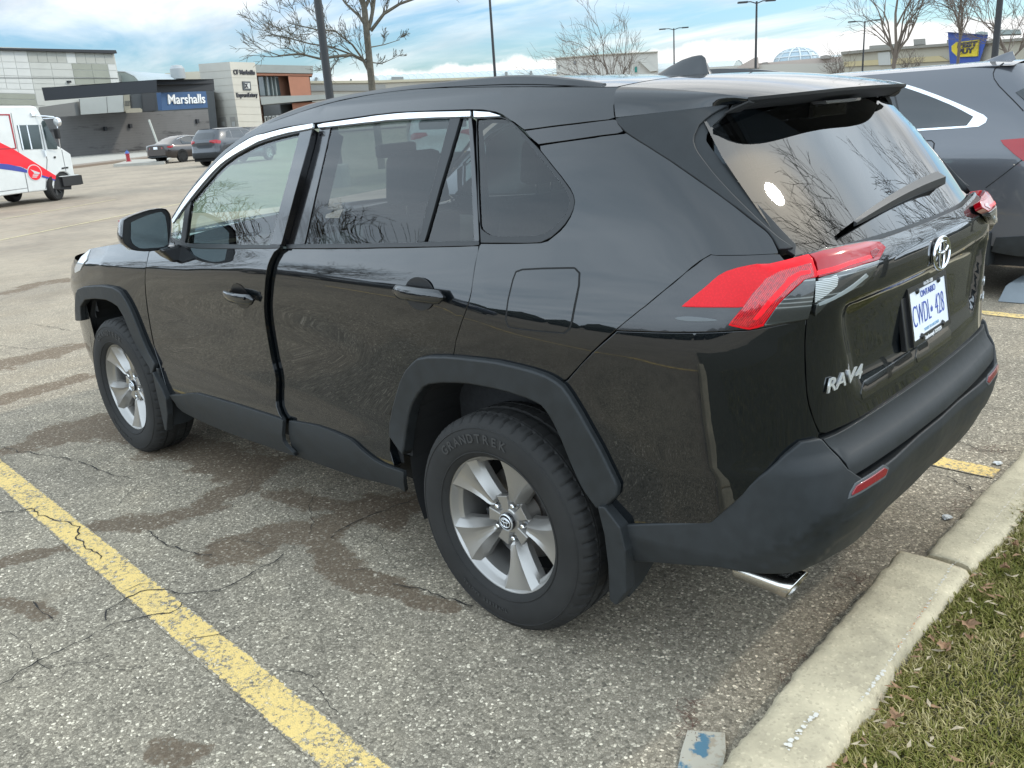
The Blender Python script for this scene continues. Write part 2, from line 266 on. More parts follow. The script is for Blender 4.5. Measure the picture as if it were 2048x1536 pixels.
# outlines on the body surface, (u, z) in millimetres
UV = {
'front_door':[(-2222,392),(-2222,428),(-2232,461),(-2247,492),(-2283,553),(-2300,583),(-2307,624),(-2308,653),(-2304,720),(-2296,789),(-2290,820),(-2280,855),(-2268,887),(-2239,948),(-2204,1007),(-2198,1033),(-2201,1057),(-2207,1081),(-1919,1122),(-1939,1126),(-1876,1124),(-1814,1122),(-1735,1123),(-1630,1128),(-1512,1134),(-1452,1138),(-1345,1145),(-1246,1151),(-1149,1157),(-1058,1163),(-1090,1146),(-1110,1118),(-1118,1097),(-1125,1072),(-1138,1045),(-1174,979),(-1200,932),(-1211,907),(-1221,877),(-1227,852),(-1230,824),(-1231,794),(-1227,715),(-1222,682),(-1216,659),(-1215,632),(-1220,603),(-1227,572),(-1229,543),(-1225,519),(-1204,492),(-1177,472),(-1185,474),(-1277,473),(-1373,471),(-1476,469),(-1596,466),(-1662,464),(-1726,462),(-1831,458),(-1930,452),(-2002,436),(-2081,416),(-2154,402),(-2226,388)],
'front_sill':[(-2193,399),(-2122,412),(-2052,425),(-1975,444),(-1904,459),(-1806,464),(-1702,468),(-1639,470),(-1574,472),(-1511,474),(-1402,476),(-1304,478),(-1210,479),(-1165,480),(-1157,477),(-1164,448),(-1176,417),(-1183,388),(-1171,366),(-1122,332),(-1168,327),(-1263,323),(-1363,319),(-1467,314),(-1570,310),(-1668,307),(-1756,306),(-1827,306),(-1892,307),(-2000,312),(-2084,320),(-2116,324),(-2158,343),(-2159,364)],
'front_belt':[(-1970,1151),(-1916,1143),(-1846,1137),(-1803,1136),(-1757,1137),(-1695,1140),(-1604,1144),(-1515,1149),(-1412,1154),(-1302,1160),(-1194,1165),(-1094,1170),(-1048,1173),(-1051,1163),(-1142,1157),(-1238,1151),(-1337,1144),(-1444,1138),(-1563,1131),(-1676,1125),(-1726,1123),(-1805,1122),(-1867,1124),(-1930,1126)],
'front_chrome':[(-1973,1228),(-1937,1252),(-1870,1300),(-1835,1324),(-1763,1367),(-1695,1406),(-1630,1444),(-1572,1476),(-1533,1495),(-1454,1526),(-1387,1548),(-1337,1558),(-1289,1561),(-1191,1572),(-1098,1580),(-1016,1584),(-976,1586),(-968,1571),(-1046,1565),(-1124,1560),(-1227,1548),(-1317,1534),(-1397,1511),(-1435,1501),(-1477,1488),(-1519,1473),(-1560,1456),(-1619,1424),(-1684,1385),(-1751,1345),(-1823,1302),(-1860,1280),(-1927,1236),(-1963,1213)],
'front_window':[(-1860,1143),(-1854,1173),(-1846,1204),(-1825,1262),(-1804,1319),(-1729,1360),(-1661,1401),(-1602,1437),(-1538,1471),(-1502,1486),(-1433,1510),(-1362,1529),(-1290,1543),(-1190,1556),(-1099,1566),(-1058,1569),(-1049,1527),(-1046,1506),(-1045,1464),(-1046,1442),(-1053,1399),(-1065,1356),(-1090,1288),(-1118,1220),(-1135,1173),(-1860,1141)],
'front_vent':[(-1989,1217),(-1925,1255),(-1861,1293),(-1885,1210),(-1905,1141),(-1989,1157)],
'front_bar':[(-1852,1293),(-1796,1318),(-1827,1234),(-1850,1139),(-1895,1136),(-1876,1211)],
'front_top_seal':[(-1792,1326),(-1720,1367),(-1686,1387),(-1625,1425),(-1568,1457),(-1527,1475),(-1485,1490),(-1405,1513),(-1325,1536),(-1232,1550),(-1131,1562),(-1082,1566),(-1039,1568),(-1044,1562),(-1085,1559),(-1175,1550),(-1275,1537),(-1347,1523),(-1383,1514),(-1453,1492),(-1487,1480),(-1523,1465),(-1562,1446),(-1616,1414),(-1681,1376),(-1753,1335),(-1791,1314)],
'b_sash':[(-1049,1568),(-1040,1526),(-1035,1484),(-1036,1441),(-1043,1398),(-1055,1354),(-1079,1287),(-1107,1218),(-1124,1172),(-1053,1175),(-1047,1178),(-1021,1249),(-995,1319),(-976,1382),(-967,1425),(-962,1468),(-963,1517),(-970,1548),(-977,1572)],
'rear_door':[(-1168,472),(-1195,492),(-1216,519),(-1220,543),(-1218,572),(-1211,603),(-1206,632),(-1207,659),(-1213,682),(-1218,715),(-1222,794),(-1221,824),(-1218,852),(-1212,877),(-1202,907),(-1191,932),(-1147,1013),(-1116,1072),(-1110,1097),(-1101,1118),(-1080,1146),(-1076,1157),(-1006,1160),(-927,1164),(-851,1168),(-776,1172),(-699,1177),(-628,1181),(-561,1185),(-493,1190),(-426,1194),(-362,1198),(-278,1204),(-190,1210),(-114,1215),(-68,1219),(-44,1220),(-43,1201),(-46,1185),(-48,1166),(-48,1112),(-49,1092),(-52,1075),(-58,1055),(-67,1037),(-101,980),(-124,938),(-149,874),(-149,873),(-213,864),(-271,856),(-327,840),(-361,819),(-394,793),(-417,769),(-453,718),(-484,666),(-513,613),(-524,584),(-529,560),(-531,535),(-531,509),(-533,483),(-509,415),(-552,414),(-590,416),(-622,421),(-677,438),(-706,449),(-736,462),(-766,472),(-811,478),(-896,482),(-936,483),(-1024,480),(-1121,471),(-1170,466)],
'rear_belt':[(-1044,1172),(-963,1176),(-886,1181),(-811,1185),(-735,1189),(-657,1193),(-593,1197),(-525,1202),(-457,1206),(-391,1210),(-330,1214),(-253,1219),(-188,1223),(-113,1228),(-44,1232),(-40,1222),(-64,1218),(-133,1214),(-216,1208),(-300,1203),(-388,1197),(-454,1193),(-522,1189),(-590,1184),(-654,1180),(-732,1176),(-808,1171),(-883,1167),(-960,1163),(-1041,1158)],
'rear_chrome':[(-978,1580),(-942,1584),(-866,1587),(-792,1590),(-721,1593),(-657,1596),(-561,1598),(-495,1598),(-410,1596),(-349,1594),(-286,1592),(-226,1590),(-196,1589),(-187,1574),(-276,1576),(-338,1578),(-426,1579),(-513,1580),(-586,1580),(-643,1578),(-707,1577),(-777,1575),(-851,1573),(-927,1571),(-964,1570)],
'rear_window':[(-908,1573),(-831,1576),(-756,1577),(-684,1578),(-614,1579),(-548,1580),(-487,1580),(-398,1580),(-312,1580),(-284,1580),(-277,1512),(-276,1478),(-279,1426),(-285,1375),(-294,1324),(-306,1272),(-317,1219),(-941,1184),(-925,1251),(-908,1318),(-896,1383),(-891,1426),(-890,1447),(-892,1489),(-899,1531),(-910,1573)],
'rear_bar':[(-279,1579),(-235,1576),(-231,1523),(-232,1470),(-238,1417),(-251,1346),(-258,1311),(-276,1238),(-281,1220),(-309,1217),(-301,1252),(-287,1322),(-276,1390),(-272,1424),(-270,1494),(-276,1562),(-279,1579)],
'rear_fixed':[(-237,1575),(-207,1575),(-175,1522),(-141,1452),(-113,1380),(-91,1308),(-80,1271),(-71,1235),(-293,1222),(-272,1294),(-254,1366),(-244,1419),(-240,1453),(-238,1523),(-242,1575)],
'c_sash':[(-201,1574),(-191,1575),(-166,1540),(-136,1487),(-111,1432),(-85,1365),(-64,1298),(-46,1230),(-64,1229),(-76,1280),(-96,1348),(-112,1398),(-140,1468),(-167,1521),(-199,1574)],
'rear_front_sash':[(-973,1586),(-966,1566),(-960,1544),(-953,1502),(-953,1468),(-958,1426),(-963,1400),(-981,1335),(-1008,1257),(-1033,1192),(-1038,1178),(-1054,1170),(-937,1181),(-920,1250),(-903,1317),(-890,1382),(-885,1425),(-884,1467),(-888,1508),(-897,1550),(-903,1571)],
'rear_sill':[(-1151,472),(-1053,481),(-965,488),(-879,487),(-794,483),(-749,478),(-719,468),(-660,445),(-632,436),(-605,430),(-573,425),(-535,423),(-451,425),(-477,337),(-510,347),(-597,339),(-678,330),(-766,322),(-847,317),(-926,315),(-1009,313),(-1096,312),(-1184,310)],
'quarter_window':[(-160,1568),(-132,1569),(-104,1572),(-76,1571),(-43,1563),(-21,1554),(35,1526),(90,1495),(155,1454),(221,1405),(253,1377),(264,1359),(268,1344),(257,1316),(223,1286),(206,1273),(188,1263),(167,1257),(102,1251),(22,1247),(-3,1250),(-26,1258),(-42,1266),(-56,1290),(-65,1317),(-86,1391),(-98,1429)],
'quarter_seal':[(-166,1572),(-104,1570),(-51,1567),(-8,1552),(58,1522),(128,1485),(168,1459),(218,1421),(238,1405),(269,1375),(280,1360),(283,1345),(278,1326),(266,1307),(249,1288),(230,1272),(203,1253),(170,1239),(128,1235),(53,1232),(-14,1229),(-37,1228),(-55,1297),(-76,1366),(-93,1417),(-113,1468),(-137,1520),(-166,1572)],
'quarter_chrome':[(-183,1588),(-114,1582),(-61,1570),(-145,1571),(-171,1572)],
'quarter_panel':[(-149,872),(-124,938),(-88,1002),(-67,1037),(-58,1055),(-52,1075),(-49,1093),(-48,1166),(-47,1187),(-42,1222),(-38,1226),(28,1229),(101,1233),(169,1238),(192,1244),(233,1271),(251,1287),(267,1306),(278,1325),(284,1345),(281,1360),(270,1377),(237,1408),(184,1449),(147,1475),(139,1489),(219,1495),(300,1500),(369,1504),(387,1506),(454,1509),(479,1510),(489,1512),(556,1477),(618,1441),(673,1405),(713,1377),(743,1353),(755,1342),(773,1323),(817,1272),(821,1264),(824,1252),(822,1228),(819,1219),(750,1219),(674,1220),(659,1220),(646,1222),(611,1208),(583,1192),(538,1160),(491,1118),(467,1095),(455,1085),(411,1042),(399,1031),(345,976),(330,961),(287,912),(257,878),(220,863),(186,873),(126,881),(59,885),(35,886),(-35,882),(-118,875),(-147,873)],
'd_garnish':[(57,1530),(146,1535),(215,1538),(297,1541),(386,1545),(443,1547),(455,1545),(480,1515),(454,1511),(386,1508),(323,1504),(244,1499),(160,1494),(133,1492),(89,1512)],
'roof_side':[(-1990,1244),(-1956,1267),(-1894,1312),(-1823,1360),(-1762,1400),(-1699,1442),(-1644,1480),(-1618,1497),(-1589,1514),(-1526,1543),(-1470,1566),(-1414,1587),(-1332,1602),(-1268,1614),(-1194,1626),(-1156,1633),(-1082,1644),(-1012,1653),(-941,1660),(-865,1665),(-792,1669),(-720,1672),(-648,1674),(-580,1674),(-516,1674),(-453,1672),(-392,1670),(-308,1666),(-222,1661),(-133,1656),(-50,1651),(46,1646),(124,1642),(197,1639),(267,1636),(333,1633),(397,1630),(459,1628),(489,1626),(465,1606),(448,1580),(448,1565),(450,1550),(424,1546),(344,1544),(264,1541),(184,1538),(106,1534),(54,1532),(-24,1561),(-66,1578),(-93,1585),(-153,1594),(-219,1598),(-301,1600),(-363,1602),(-423,1603),(-508,1605),(-574,1606),(-641,1604),(-673,1604),(-744,1601),(-820,1598),(-897,1595),(-965,1592),(-1047,1589),(-1122,1587),(-1183,1584),(-1238,1579),(-1331,1567),(-1378,1563),(-1428,1553),(-1458,1544),(-1531,1516),(-1570,1500),(-1634,1465),(-1694,1429),(-1759,1389),(-1822,1351),(-1861,1326),(-1928,1279),(-1960,1255),(-1995,1231)],
'corner_panel':[(258,876),(301,927),(345,974),(389,1016),(402,1030),(738,1050),(865,1069),(866,1051),(872,1003),(876,939),(882,874),(886,853),(891,834),(905,795),(914,775),(913,757),(888,760),(866,757),(854,751),(812,718),(768,687),(754,674),(713,632),(661,581),(637,554),(626,540),(619,533),(583,521),(528,508),(512,503),(475,494),(400,472),(382,467),(355,492),(347,509),(351,526),(369,565),(370,588),(367,602),(361,618),(327,686),(314,720),(279,788),(254,828),(236,850),(223,860)],
'lamp_black':[(400,1031),(445,1074),(456,1085),(468,1095),(514,1138),(553,1171),(568,1182),(622,1213),(646,1222),(659,1220),(732,1219),(802,1219),(818,1218),(865,1066),(737,1051)],
'lamp_red':[(559,1102),(592,1132),(629,1163),(647,1174),(670,1182),(699,1187),(759,1192),(843,1203),(872,1206),(868,1180),(870,1162),(867,1160),(840,1158),(823,1145),(804,1128),(785,1106),(770,1079),(764,1065),(765,1062),(751,1057),(734,1053),(718,1055),(680,1062),(710,1104),(653,1104)],
'lamp_red_gate':[(874,1205),(910,1208),(989,1207),(1050,1204),(1083,1203),(1154,1193),(1172,1179),(1113,1165),(1108,1164),(1042,1165),(958,1164),(898,1162),(870,1159),(876,1184)],
'lens_curve':[(758,1162),(792,1174),(862,1184),(860,1161),(835,1157),(819,1144),(782,1107),(762,1068),(732,1058),(684,1066),(730,1133)],
'light_bar':[(870,1169),(970,1175),(1070,1175),(1073,1170),(963,1169),(867,1162)],
'light_bar2':[(805,1162),(833,1171),(854,1171),(853,1166),(831,1164),(812,1153),(775,1112),(748,1076),(737,1076),(769,1123)],
'rev_block':[(863,1152),(911,1159),(916,1153),(914,1138),(889,1121),(865,1107)],
'garn_line':[(873,1105),(957,1129),(1032,1148),(1044,1141),(966,1121),(917,1110),(876,1099)],
'lens_end':[(1079,1181),(1115,1183),(1130,1178),(1080,1168),(1074,1172)],
'lamp_clear':[(765,1063),(767,1065),(780,1093),(788,1106),(796,1116),(825,1144),(842,1158),(863,1159),(857,1073)],
'lamp_clear_gate':[(870,1157),(885,1160),(939,1163),(1017,1164),(1077,1163),(1110,1163),(1082,1150),(1063,1139),(1020,1123),(984,1122),(927,1111),(895,1103),(872,1076)],
'lamp_garnish':[(1215,1183),(1152,1164),(1091,1135),(1065,1128),(1036,1122),(1009,1115),(943,1105),(905,1098),(870,1070),(898,1066),(911,1073),(960,1081),(1034,1083),(1088,1086),(1181,1083),(1190,1099),(1219,1115),(1281,1154),(1313,1166),(1280,1184)],
'gate_seam':[(856,1225),(868,1215),(876,1201),(859,1159),(861,1096),(870,1030),(877,955),(881,888),(887,854),(897,820),(906,795),(918,772)],
'gate_bottom':[(917,764),(939,766),(990,766),(1052,763),(1118,761),(1183,761),(1259,760),(1350,759),(1458,757),(1517,755),(1634,756),(1753,757),(1819,757),(1899,757),(1977,759),(2054,760),(2129,761)],
'gclad_bottom':[(976,666),(1003,667),(1063,665),(1131,662),(1202,658),(1269,655),(1368,653),(1453,652),(1563,650),(1625,650),(1687,649),(1830,648),(1914,646),(1999,645)],
'gclad_left':[(918,757),(950,713),(961,684),(976,666)],
'fin':[(894,1562),(839,1548),(816,1541),(786,1530),(761,1518),(731,1494),(721,1481),(719,1464),(723,1451),(745,1406),(776,1352),(811,1295),(838,1252),(860,1228),(825,1228),(826,1252),(823,1264),(817,1275),(775,1323),(736,1360),(689,1396),(633,1433),(568,1471),(502,1507),(490,1514),(465,1533),(456,1548)],
'fin_bevel':[(877,1556),(813,1530),(788,1516),(771,1503),(759,1487),(761,1476),(766,1462),(773,1447),(790,1400),(817,1344),(839,1300),(866,1238),(857,1227),(836,1251),(822,1271),(788,1328),(756,1383),(728,1435),(718,1461),(720,1479),(729,1492),(760,1516),(783,1527),(835,1545),(886,1559)],
'bumper_top':[(388,474),(446,492),(518,512),(583,528),(595,531),(615,539),(628,547),(662,588),(675,600),(700,626),(727,651),(754,679),(798,711),(824,735),(860,761),(902,761),(908,758),(933,720),(940,700),(946,687),(958,674),(989,649),(1019,628),(1081,627),(1152,625),(1232,623),(1316,623),(1413,622),(1525,623),(1642,623),(1764,624),(1834,623),(1902,622),(1968,622),(2034,622),(2102,621)],
'bumper_bot':[(420,371),(496,390),(565,404),(631,414),(666,417),(734,418),(807,420),(865,420),(895,423),(934,423),(992,417),(1028,411),(1106,395),(1191,378),(1290,362),(1335,360),(1369,362),(1426,372),(1469,375),(1566,376),(1674,378),(1728,379),(1793,377),(1869,373)],
'reflector':[(949,609),(956,618),(976,631),(1004,632),(1130,630),(1157,616),(1132,604),(1053,608)],
'fuel':[(80,1025),(84,1081),(92,1136),(98,1156),(116,1163),(177,1170),(252,1176),(269,1177),(272,1176),(283,1166),(284,1137),(279,1086),(276,1046),(270,1023),(256,1011),(185,1008),(123,1006),(88,1007)],
'archR':[(-508,543),(-506,566),(-500,595),(-475,649),(-444,703),(-413,752),(-392,778),(-370,802),(-337,828),(-303,850),(-248,865),(-162,878),(-101,884),(-19,890),(50,894),(119,891),(158,888),(200,881),(218,875),(233,868),(249,858),(266,836),(296,788),(327,727),(333,714),(345,680),(358,647),(380,598),(377,573),(347,529),(324,522),(292,561),(279,583),(266,612),(252,650),(240,690),(236,708),(226,737),(214,763),(205,778),(196,789),(185,800),(167,806),(137,813),(75,820),(8,821),(-76,817),(-139,808),(-199,798),(-266,781),(-297,765),(-331,735),(-362,702),(-383,673),(-400,643),(-420,593),(-428,568),(-446,494)],
'archF':[(-3271,630),(-3101,795),(-3042,829),(-2938,854),(-2859,865),(-2768,877),(-2691,885),(-2569,886),(-2504,873),(-2482,856),(-2459,831),(-2436,794),(-2424,769),(-2400,704),(-2388,670),(-2375,639),(-2362,613),(-2339,579),(-2315,557),(-2290,536),(-2324,485),(-2339,488),(-2340,512),(-2394,552),(-2428,579),(-2455,610),(-2472,639),(-2488,672),(-2501,706),(-2524,760),(-2558,800),(-2612,814),(-2681,823),(-2817,813),(-2957,790),(-3059,740),(-3087,700),(-3108,655)],
'fender':[(-2211,1086),(-2204,1061),(-2200,1036),(-2204,1008),(-2239,947),(-2254,918),(-2268,887),(-2280,855),(-2290,820),(-2296,789),(-2304,720),(-2308,653),(-2307,624),(-2299,583),(-2263,520),(-2249,492),(-2236,462),(-2228,430),(-2229,396),(-2260,395),(-2329,523),(-2378,569),(-2403,603),(-2415,629),(-2441,695),(-2464,761),(-2476,786),(-2496,823),(-2515,848),(-2547,866),(-2627,879),(-2738,876),(-2830,866),(-2939,848),(-3070,829),(-3231,776),(-3359,792),(-3387,824),(-3245,883),(-3145,935),(-3079,978),(-3076,1007),(-3021,1046),(-2901,1059),(-2789,1071),(-2682,1082),(-2602,1091),(-2527,1100),(-2442,1110),(-2362,1119),(-2289,1127),(-2221,1134),(-2139,1142),(-2065,1148),(-1993,1154),(-1960,1126)],
'mirror_shell':[(1093,1202),(1089,1215),(1085,1229),(1081,1243),(1077,1255),(1073,1263),(1053,1272),(1043,1274),(1030,1278),(1015,1281),(999,1284),(984,1287),(970,1289),(954,1291),(938,1291),(923,1292),(910,1291),(899,1290),(883,1285),(875,1275),(869,1263),(867,1243),(869,1232),(871,1219),(874,1204),(878,1189),(882,1175),(885,1164),(892,1146),(899,1132),(908,1122),(919,1117),(931,1116),(948,1116),(961,1117),(977,1118),(994,1120),(1010,1122),(1023,1125),(1040,1129),(1053,1134),(1065,1141),(1076,1150),(1085,1160),(1092,1170),(1094,1186)],
'mirror_glass':[(1043,1248),(1020,1256),(1008,1259),(994,1262),(978,1266),(963,1269),(949,1271),(931,1274),(916,1275),(904,1274),(893,1258),(892,1246),(892,1231),(892,1214),(894,1198),(895,1185),(897,1171),(900,1157),(902,1144),(905,1135),(925,1128),(937,1128),(952,1129),(967,1130),(982,1132),(998,1133),(1014,1135),(1028,1139),(1044,1151),(1054,1164),(1057,1184),(1055,1194),(1052,1206),(1049,1220),(1046,1234)],
'lamp_ridge':[(777,1178),(852,1192),(912,1199),(996,1202),(1093,1200),(1157,1196),(1217,1184)],
'lamp_top':[(813,1204),(848,1212),(883,1212)],
'spo_lo':[(456,1548),(888,1560)],
'headlamp':[(-2982,1044),(-2924,997),(-3018,936),(-3124,912),(-3136,936),(-3065,977),(-3056,1004)],
'n_chrome':[(-714,1619),(-653,1618),(-592,1617),(-479,1610),(-425,1603),(-371,1593),(-314,1579),(-201,1542),(-146,1523),(-37,1481),(20,1459),(81,1436),(132,1415),(194,1387),(244,1363),(325,1320),(345,1297),(331,1270),(283,1244),(205,1240),(-210,1226),(-617,1220)],
'n_glass':[(-696,1598),(-583,1600),(-527,1598),(-472,1591),(-417,1582),(-362,1569),(-305,1553),(-193,1514),(-83,1473),(27,1428),(85,1405),(136,1381),(179,1358),(255,1312),(209,1254),(-211,1242),(-619,1238)],
'n_seam':[(606,1665),(493,1631),(463,1598),(461,1562),(486,1511),(532,1447),(554,1414),(577,1373),(597,1334)],
'n_lamp':[(409,1146),(536,1152),(558,1002),(494,1052),(424,1117)],
'n_fuel':[(-103,1160),(4,1157),(22,1138),(24,1081)],
'n_bseam':[(556,1016),(459,920),(352,819)],
'n_clad':[(416,453),(445,459),(594,472)],
'n_door':[(-370,1587),(-284,1401),(-208,1224)],
'roof_edge':[(1990,820,1244),(1956,816,1267),(1925,813,1290),(1894,809,1312),(1861,804,1335),(1823,799,1360),(1793,794,1379),(1762,789,1400),(1730,782,1421),(1699,774,1442),(1670,766,1462),(1644,756,1480),(1618,748,1497),(1589,738,1514),(1557,729,1529),(1526,721,1543),(1497,713,1555),(1470,706,1566),(1446,701,1575),(1414,692,1587),(1359,685,1597),(1332,681,1602),(1302,677,1608),(1268,672,1614),(1231,666,1620),(1194,661,1626),(1156,655,1633),(1118,650,1638),(1082,645,1644),(1048,640,1648),(1012,637,1653),(976,633,1656),(941,630,1660),(903,630,1663),(865,630,1665),(828,630,1667),(792,630,1669),(756,630,1671),(720,630,1672),(684,630,1673),(648,630,1674),(614,630,1674),(580,630,1674),(547,630,1674),(516,630,1674),(486,630,1673),(453,630,1672),(422,630,1671),(392,630,1670),(363,630,1669),(335,630,1667),(308,630,1666),(280,630,1664),(250,630,1663),(222,630,1661),(194,630,1660),(165,632,1658),(133,633,1656),(100,635,1654),(75,636,1653),(50,638,1651),(23,639,1649),(-4,641,1648),(-30,642,1646),(-56,642,1644),(-82,643,1642),(-108,644,1641),(-132,644,1639),(-155,644,1638),(-177,644,1636),(-199,643,1635),(-221,642,1633),(-242,641,1632),(-262,639,1630),(-282,637,1629),(-302,635,1628),(-321,633,1626)],
}
UV = {k: [tuple(c/1000 for c in p) for p in v] for k, v in UV.items()}
# ------------------------------------------------------------------ panel builder
def dense(poly, step):
    out = []
    n = len(poly)
    for i in range(n):
        a = np.array(poly[i]); b = np.array(poly[(i+1)%n]); k = max(1, int(np.hypot(*(b-a))/step))
        for j in range(k): out.append(a+(b-a)*j/k)
    return np.array(out)
def clean(p, eps=.0012):
    o = [p[0]]
    for q in p[1:]:
        if np.hypot(*(q-o[-1])) > eps: o.append(q)
    if np.hypot(*(o[0]-o[-1])) < eps: o.pop()
    return np.array(o)
def area(p): x, y = p[:,0], p[:,1]; return .5*np.sum(x*np.roll(y,-1)-np.roll(x,-1)*y)
def inset(p, g):
    t0 = p-np.roll(p,1,0); t1 = np.roll(p,-1,0)-p
    t0 /= np.linalg.norm(t0,axis=1,keepdims=True)+1e-9; t1 /= np.linalg.norm(t1,axis=1,keepdims=True)+1e-9
    n0 = np.stack([-t0[:,1],t0[:,0]],1); n1 = np.stack([-t1[:,1],t1[:,0]],1); m = n0+n1
    l = np.linalg.norm(m,axis=1,keepdims=True)+1e-6; m /= l
    c = np.clip((m*n0).sum(1), .5, 1)[:,None]
    return p+m*g/c
def inside(pts, poly):
    x, y = pts[:,0], pts[:,1]; r = np.zeros(len(pts),bool); n = len(poly); j = n-1
    for i in range(n):
        xi, yi = poly[i]; xj, yj = poly[j]
        if yi != yj:
            c = ((yi > y) != (yj > y)) & (x < (xj-xi)*(y-yi)/(yj-yi)+xi); r ^= c
        j = i
    return r
def pdist(pts, poly, closed=True):
    d = np.full(len(pts), 9.); n = len(poly)
    for i in range(n if closed else n-1):
        a = np.array(poly[i]); b = np.array(poly[(i+1)%n]); ab = b-a; l = ab@ab+1e-12
        t = np.clip(((pts-a)@ab)/l,0,1); q = a+t[:,None]*ab; d = np.minimum(d, np.hypot(*(pts-q).T))
    return d
def sdist(pts, line):
    """signed distance to an open line, positive on its upper side"""
    line = np.array(line); d = pdist(pts, line, False); yl = np.interp(pts[:,0], line[:,0], line[:,1]) if line[0,0] < line[-1,0] else np.interp(pts[:,0], line[::-1,0], line[::-1,1])
    return np.where(pts[:,1] > yl, d, -d)
def offsurf(u, v, off):
    if callable(off): o = off(np.stack([u,v],1))
    else: o = np.full(u.size, off)
    p = base(u,v); n = nrm(u,v); return p+n*(o+disp(p,u))[:,None]
def offn(u, v, off, e=.003):
    a = offsurf(u+e,v,off)-offsurf(u-e,v,off); c = offsurf(u,v+e,off)-offsurf(u,v-e,off); n = np.cross(a,c)
    return n/(np.linalg.norm(n,axis=1,keepdims=True)+1e-12)
def panel(name, poly, m, parent, off=0., gap=.0025, flange=.014, step=.03, side=1, hinge=None, r=.002, hole=None):
    p = np.array(UV[poly] if isinstance(poly,str) else poly, float)
    p = clean(p)
    if area(p) < 0: p = p[::-1]
    p = clean(dense(p, step*.8)); 
    if gap: p = clean(inset(p, gap))
    n = len(p); mn, mx = p.min(0), p.max(0)
    gx, gy = np.meshgrid(np.arange(mn[0]+step/2, mx[0], step), np.arange(mn[1]+step/2, mx[1], step)); g = np.stack([gx.ravel(), gy.ravel()],1)
    if len(g): g = g[inside(g, p)]
    if len(g): g = g[pdist(g, p) > step*.42]
    faces = [list(range(n))]
    pts = [tuple(q) for q in p]+[tuple(q) for q in g]
    hs = []
    if hole is not None:
        h = clean(dense(np.array(hole,float), step*.6)); hs = list(range(len(pts), len(pts)+len(h)))
        g2 = [q for q in pts[n:] if not (inside(np.array([q]), h)[0] or pdist(np.array([q]), h)[0] < step*.4)]
        pts = pts[:n]+g2; hs = list(range(len(pts), len(pts)+len(h))); pts += [tuple(q) for q in h]
        faces.append(hs)
    vo, _, fo, ov, _, _ = delaunay_2d_cdt([Vector(q) for q in pts], [], faces, 2 if hole is not None else 1, 1e-5)
    q = np.array([tuple(v) for v in vo]); P = offsurf(q[:,0], q[:,1], off); Nn = offn(q[:,0], q[:,1], off, .016 if (m is M_paint and not callable(off)) else .003)
    V = [P]; NN = [Nn]; F = []
    for f in fo:
        f = list(f); a = area(q[f]); F.append(f if a > 0 else f[::-1])
    # rounded edge and return flange all round
    bi = [None]*n
    for k, src in enumerate(ov):
        for s in src:
            if s < n and bi[s] is None: bi[s] = k
    bi = [b for b in bi if b is not None]; nb = len(bi)
    if flange and nb > 3:
        B = P[bi]; Bn = Nn[bi]; T = np.roll(B,-1,0)-np.roll(B,1,0); T /= np.linalg.norm(T,axis=1,keepdims=True)+1e-9
        O = np.cross(T, Bn); O /= np.linalg.norm(O,axis=1,keepdims=True)+1e-9
        rings = [(B, Bn), (B+O*r*.7-Bn*r*.3, (Bn+O)/1.414), (B+O*r-Bn*r, O), (B+O*r-Bn*(r+flange), O)]
        o0 = len(P)
        for a, b in rings: V.append(a); NN.append(b)
        for k in range(3):
            for i in range(nb):
                a = o0+k*nb+i; b = o0+k*nb+(i+1)%nb; F.append([a, a+nb, b+nb, b])
    V = np.concatenate(V); NN = np.concatenate(NN)
    if side < 0: V[:,1] *= -1; NN[:,1] *= -1; F = [f[::-1] for f in F]
    if hinge is not None: V = V-np.array(hinge)
    return mesh(name, V, F, m, parent, normals=NN)
def onbody(u, v, off=0., side=1):
    """matrix on the body: x towards the rear (then across to the other side), y up, z outward"""
    p = offsurf(np.array([u]), np.array([v]), off)[0]; n = offn(np.array([u]), np.array([v]), off)[0]
    yv = np.array([0,0,1.]); yv -= n*yv[2]*1.; 
    y = np.array([0,0,1.])-n*n[2]; y /= np.linalg.norm(y); x = np.cross(y, n)
    if side < 0: p[1] *= -1; n[1] *= -1; y[1] *= -1; x = np.cross(y, n)
    M = Matrix((Vector(x),Vector(y),Vector(n))).transposed().to_4x4(); M.translation = Vector(p); return M

# ------------------------------------------------------------------ materials of the cars
M_paint = mat('black_paint', (.0020,.0032,.0042), .4, 0, 1.0, .05, crough=.020); M_paint.node_tree.nodes['Principled BSDF'].inputs['Coat IOR'].default_value = 1.66
M_gloss = mat('gloss_black', (.006,.006,.007), .18, 0, .6, .5)
M_clad = mat('cladding', (.0165,.0185,.0195), .50, 0, 0, .36, noise=(22,.22,.03,.14))
M_dark = mat('underbody', (.008,.008,.008), .9)
M_seal = mat('rubber_seal', (.008,.009,.010), .42)
M_chrome = mat('chrome', (.80,.81,.82), .10, 1)
M_satin = mat('satin_chrome', (.78,.80,.82), .28, .85)
M_g_front = glass('front_glass', (.60,.74,.68), mul=1.15)
M_g_priv = glass('privacy_glass', (.26,.29,.30), ior=1.5, mul=1.0)
M_g_rear = glass('rear_glass', (.10,.11,.115), ior=1.5, mul=1.2, rough=.012)
M_red = mat('red_lens', (.30,.002,.007), .14, 0, .65, .3)
M_seat = mat('seat_cloth', (.022,.023,.025), .85, noise=(60,.3,.1))
M_trim = mat('cabin_trim', (.035,.035,.036), .7)
M_alloy = mat('alloy', (.36,.345,.325), .33, .75, .25, crough=.12)
M_alloyd = mat('alloy_dark', (.22,.22,.22), .42, .8)
M_tyre = mat('tyre_rubber', (.0185,.0178,.0168), .74, 0, 0, .35, noise=(9,.3,.05,.12))
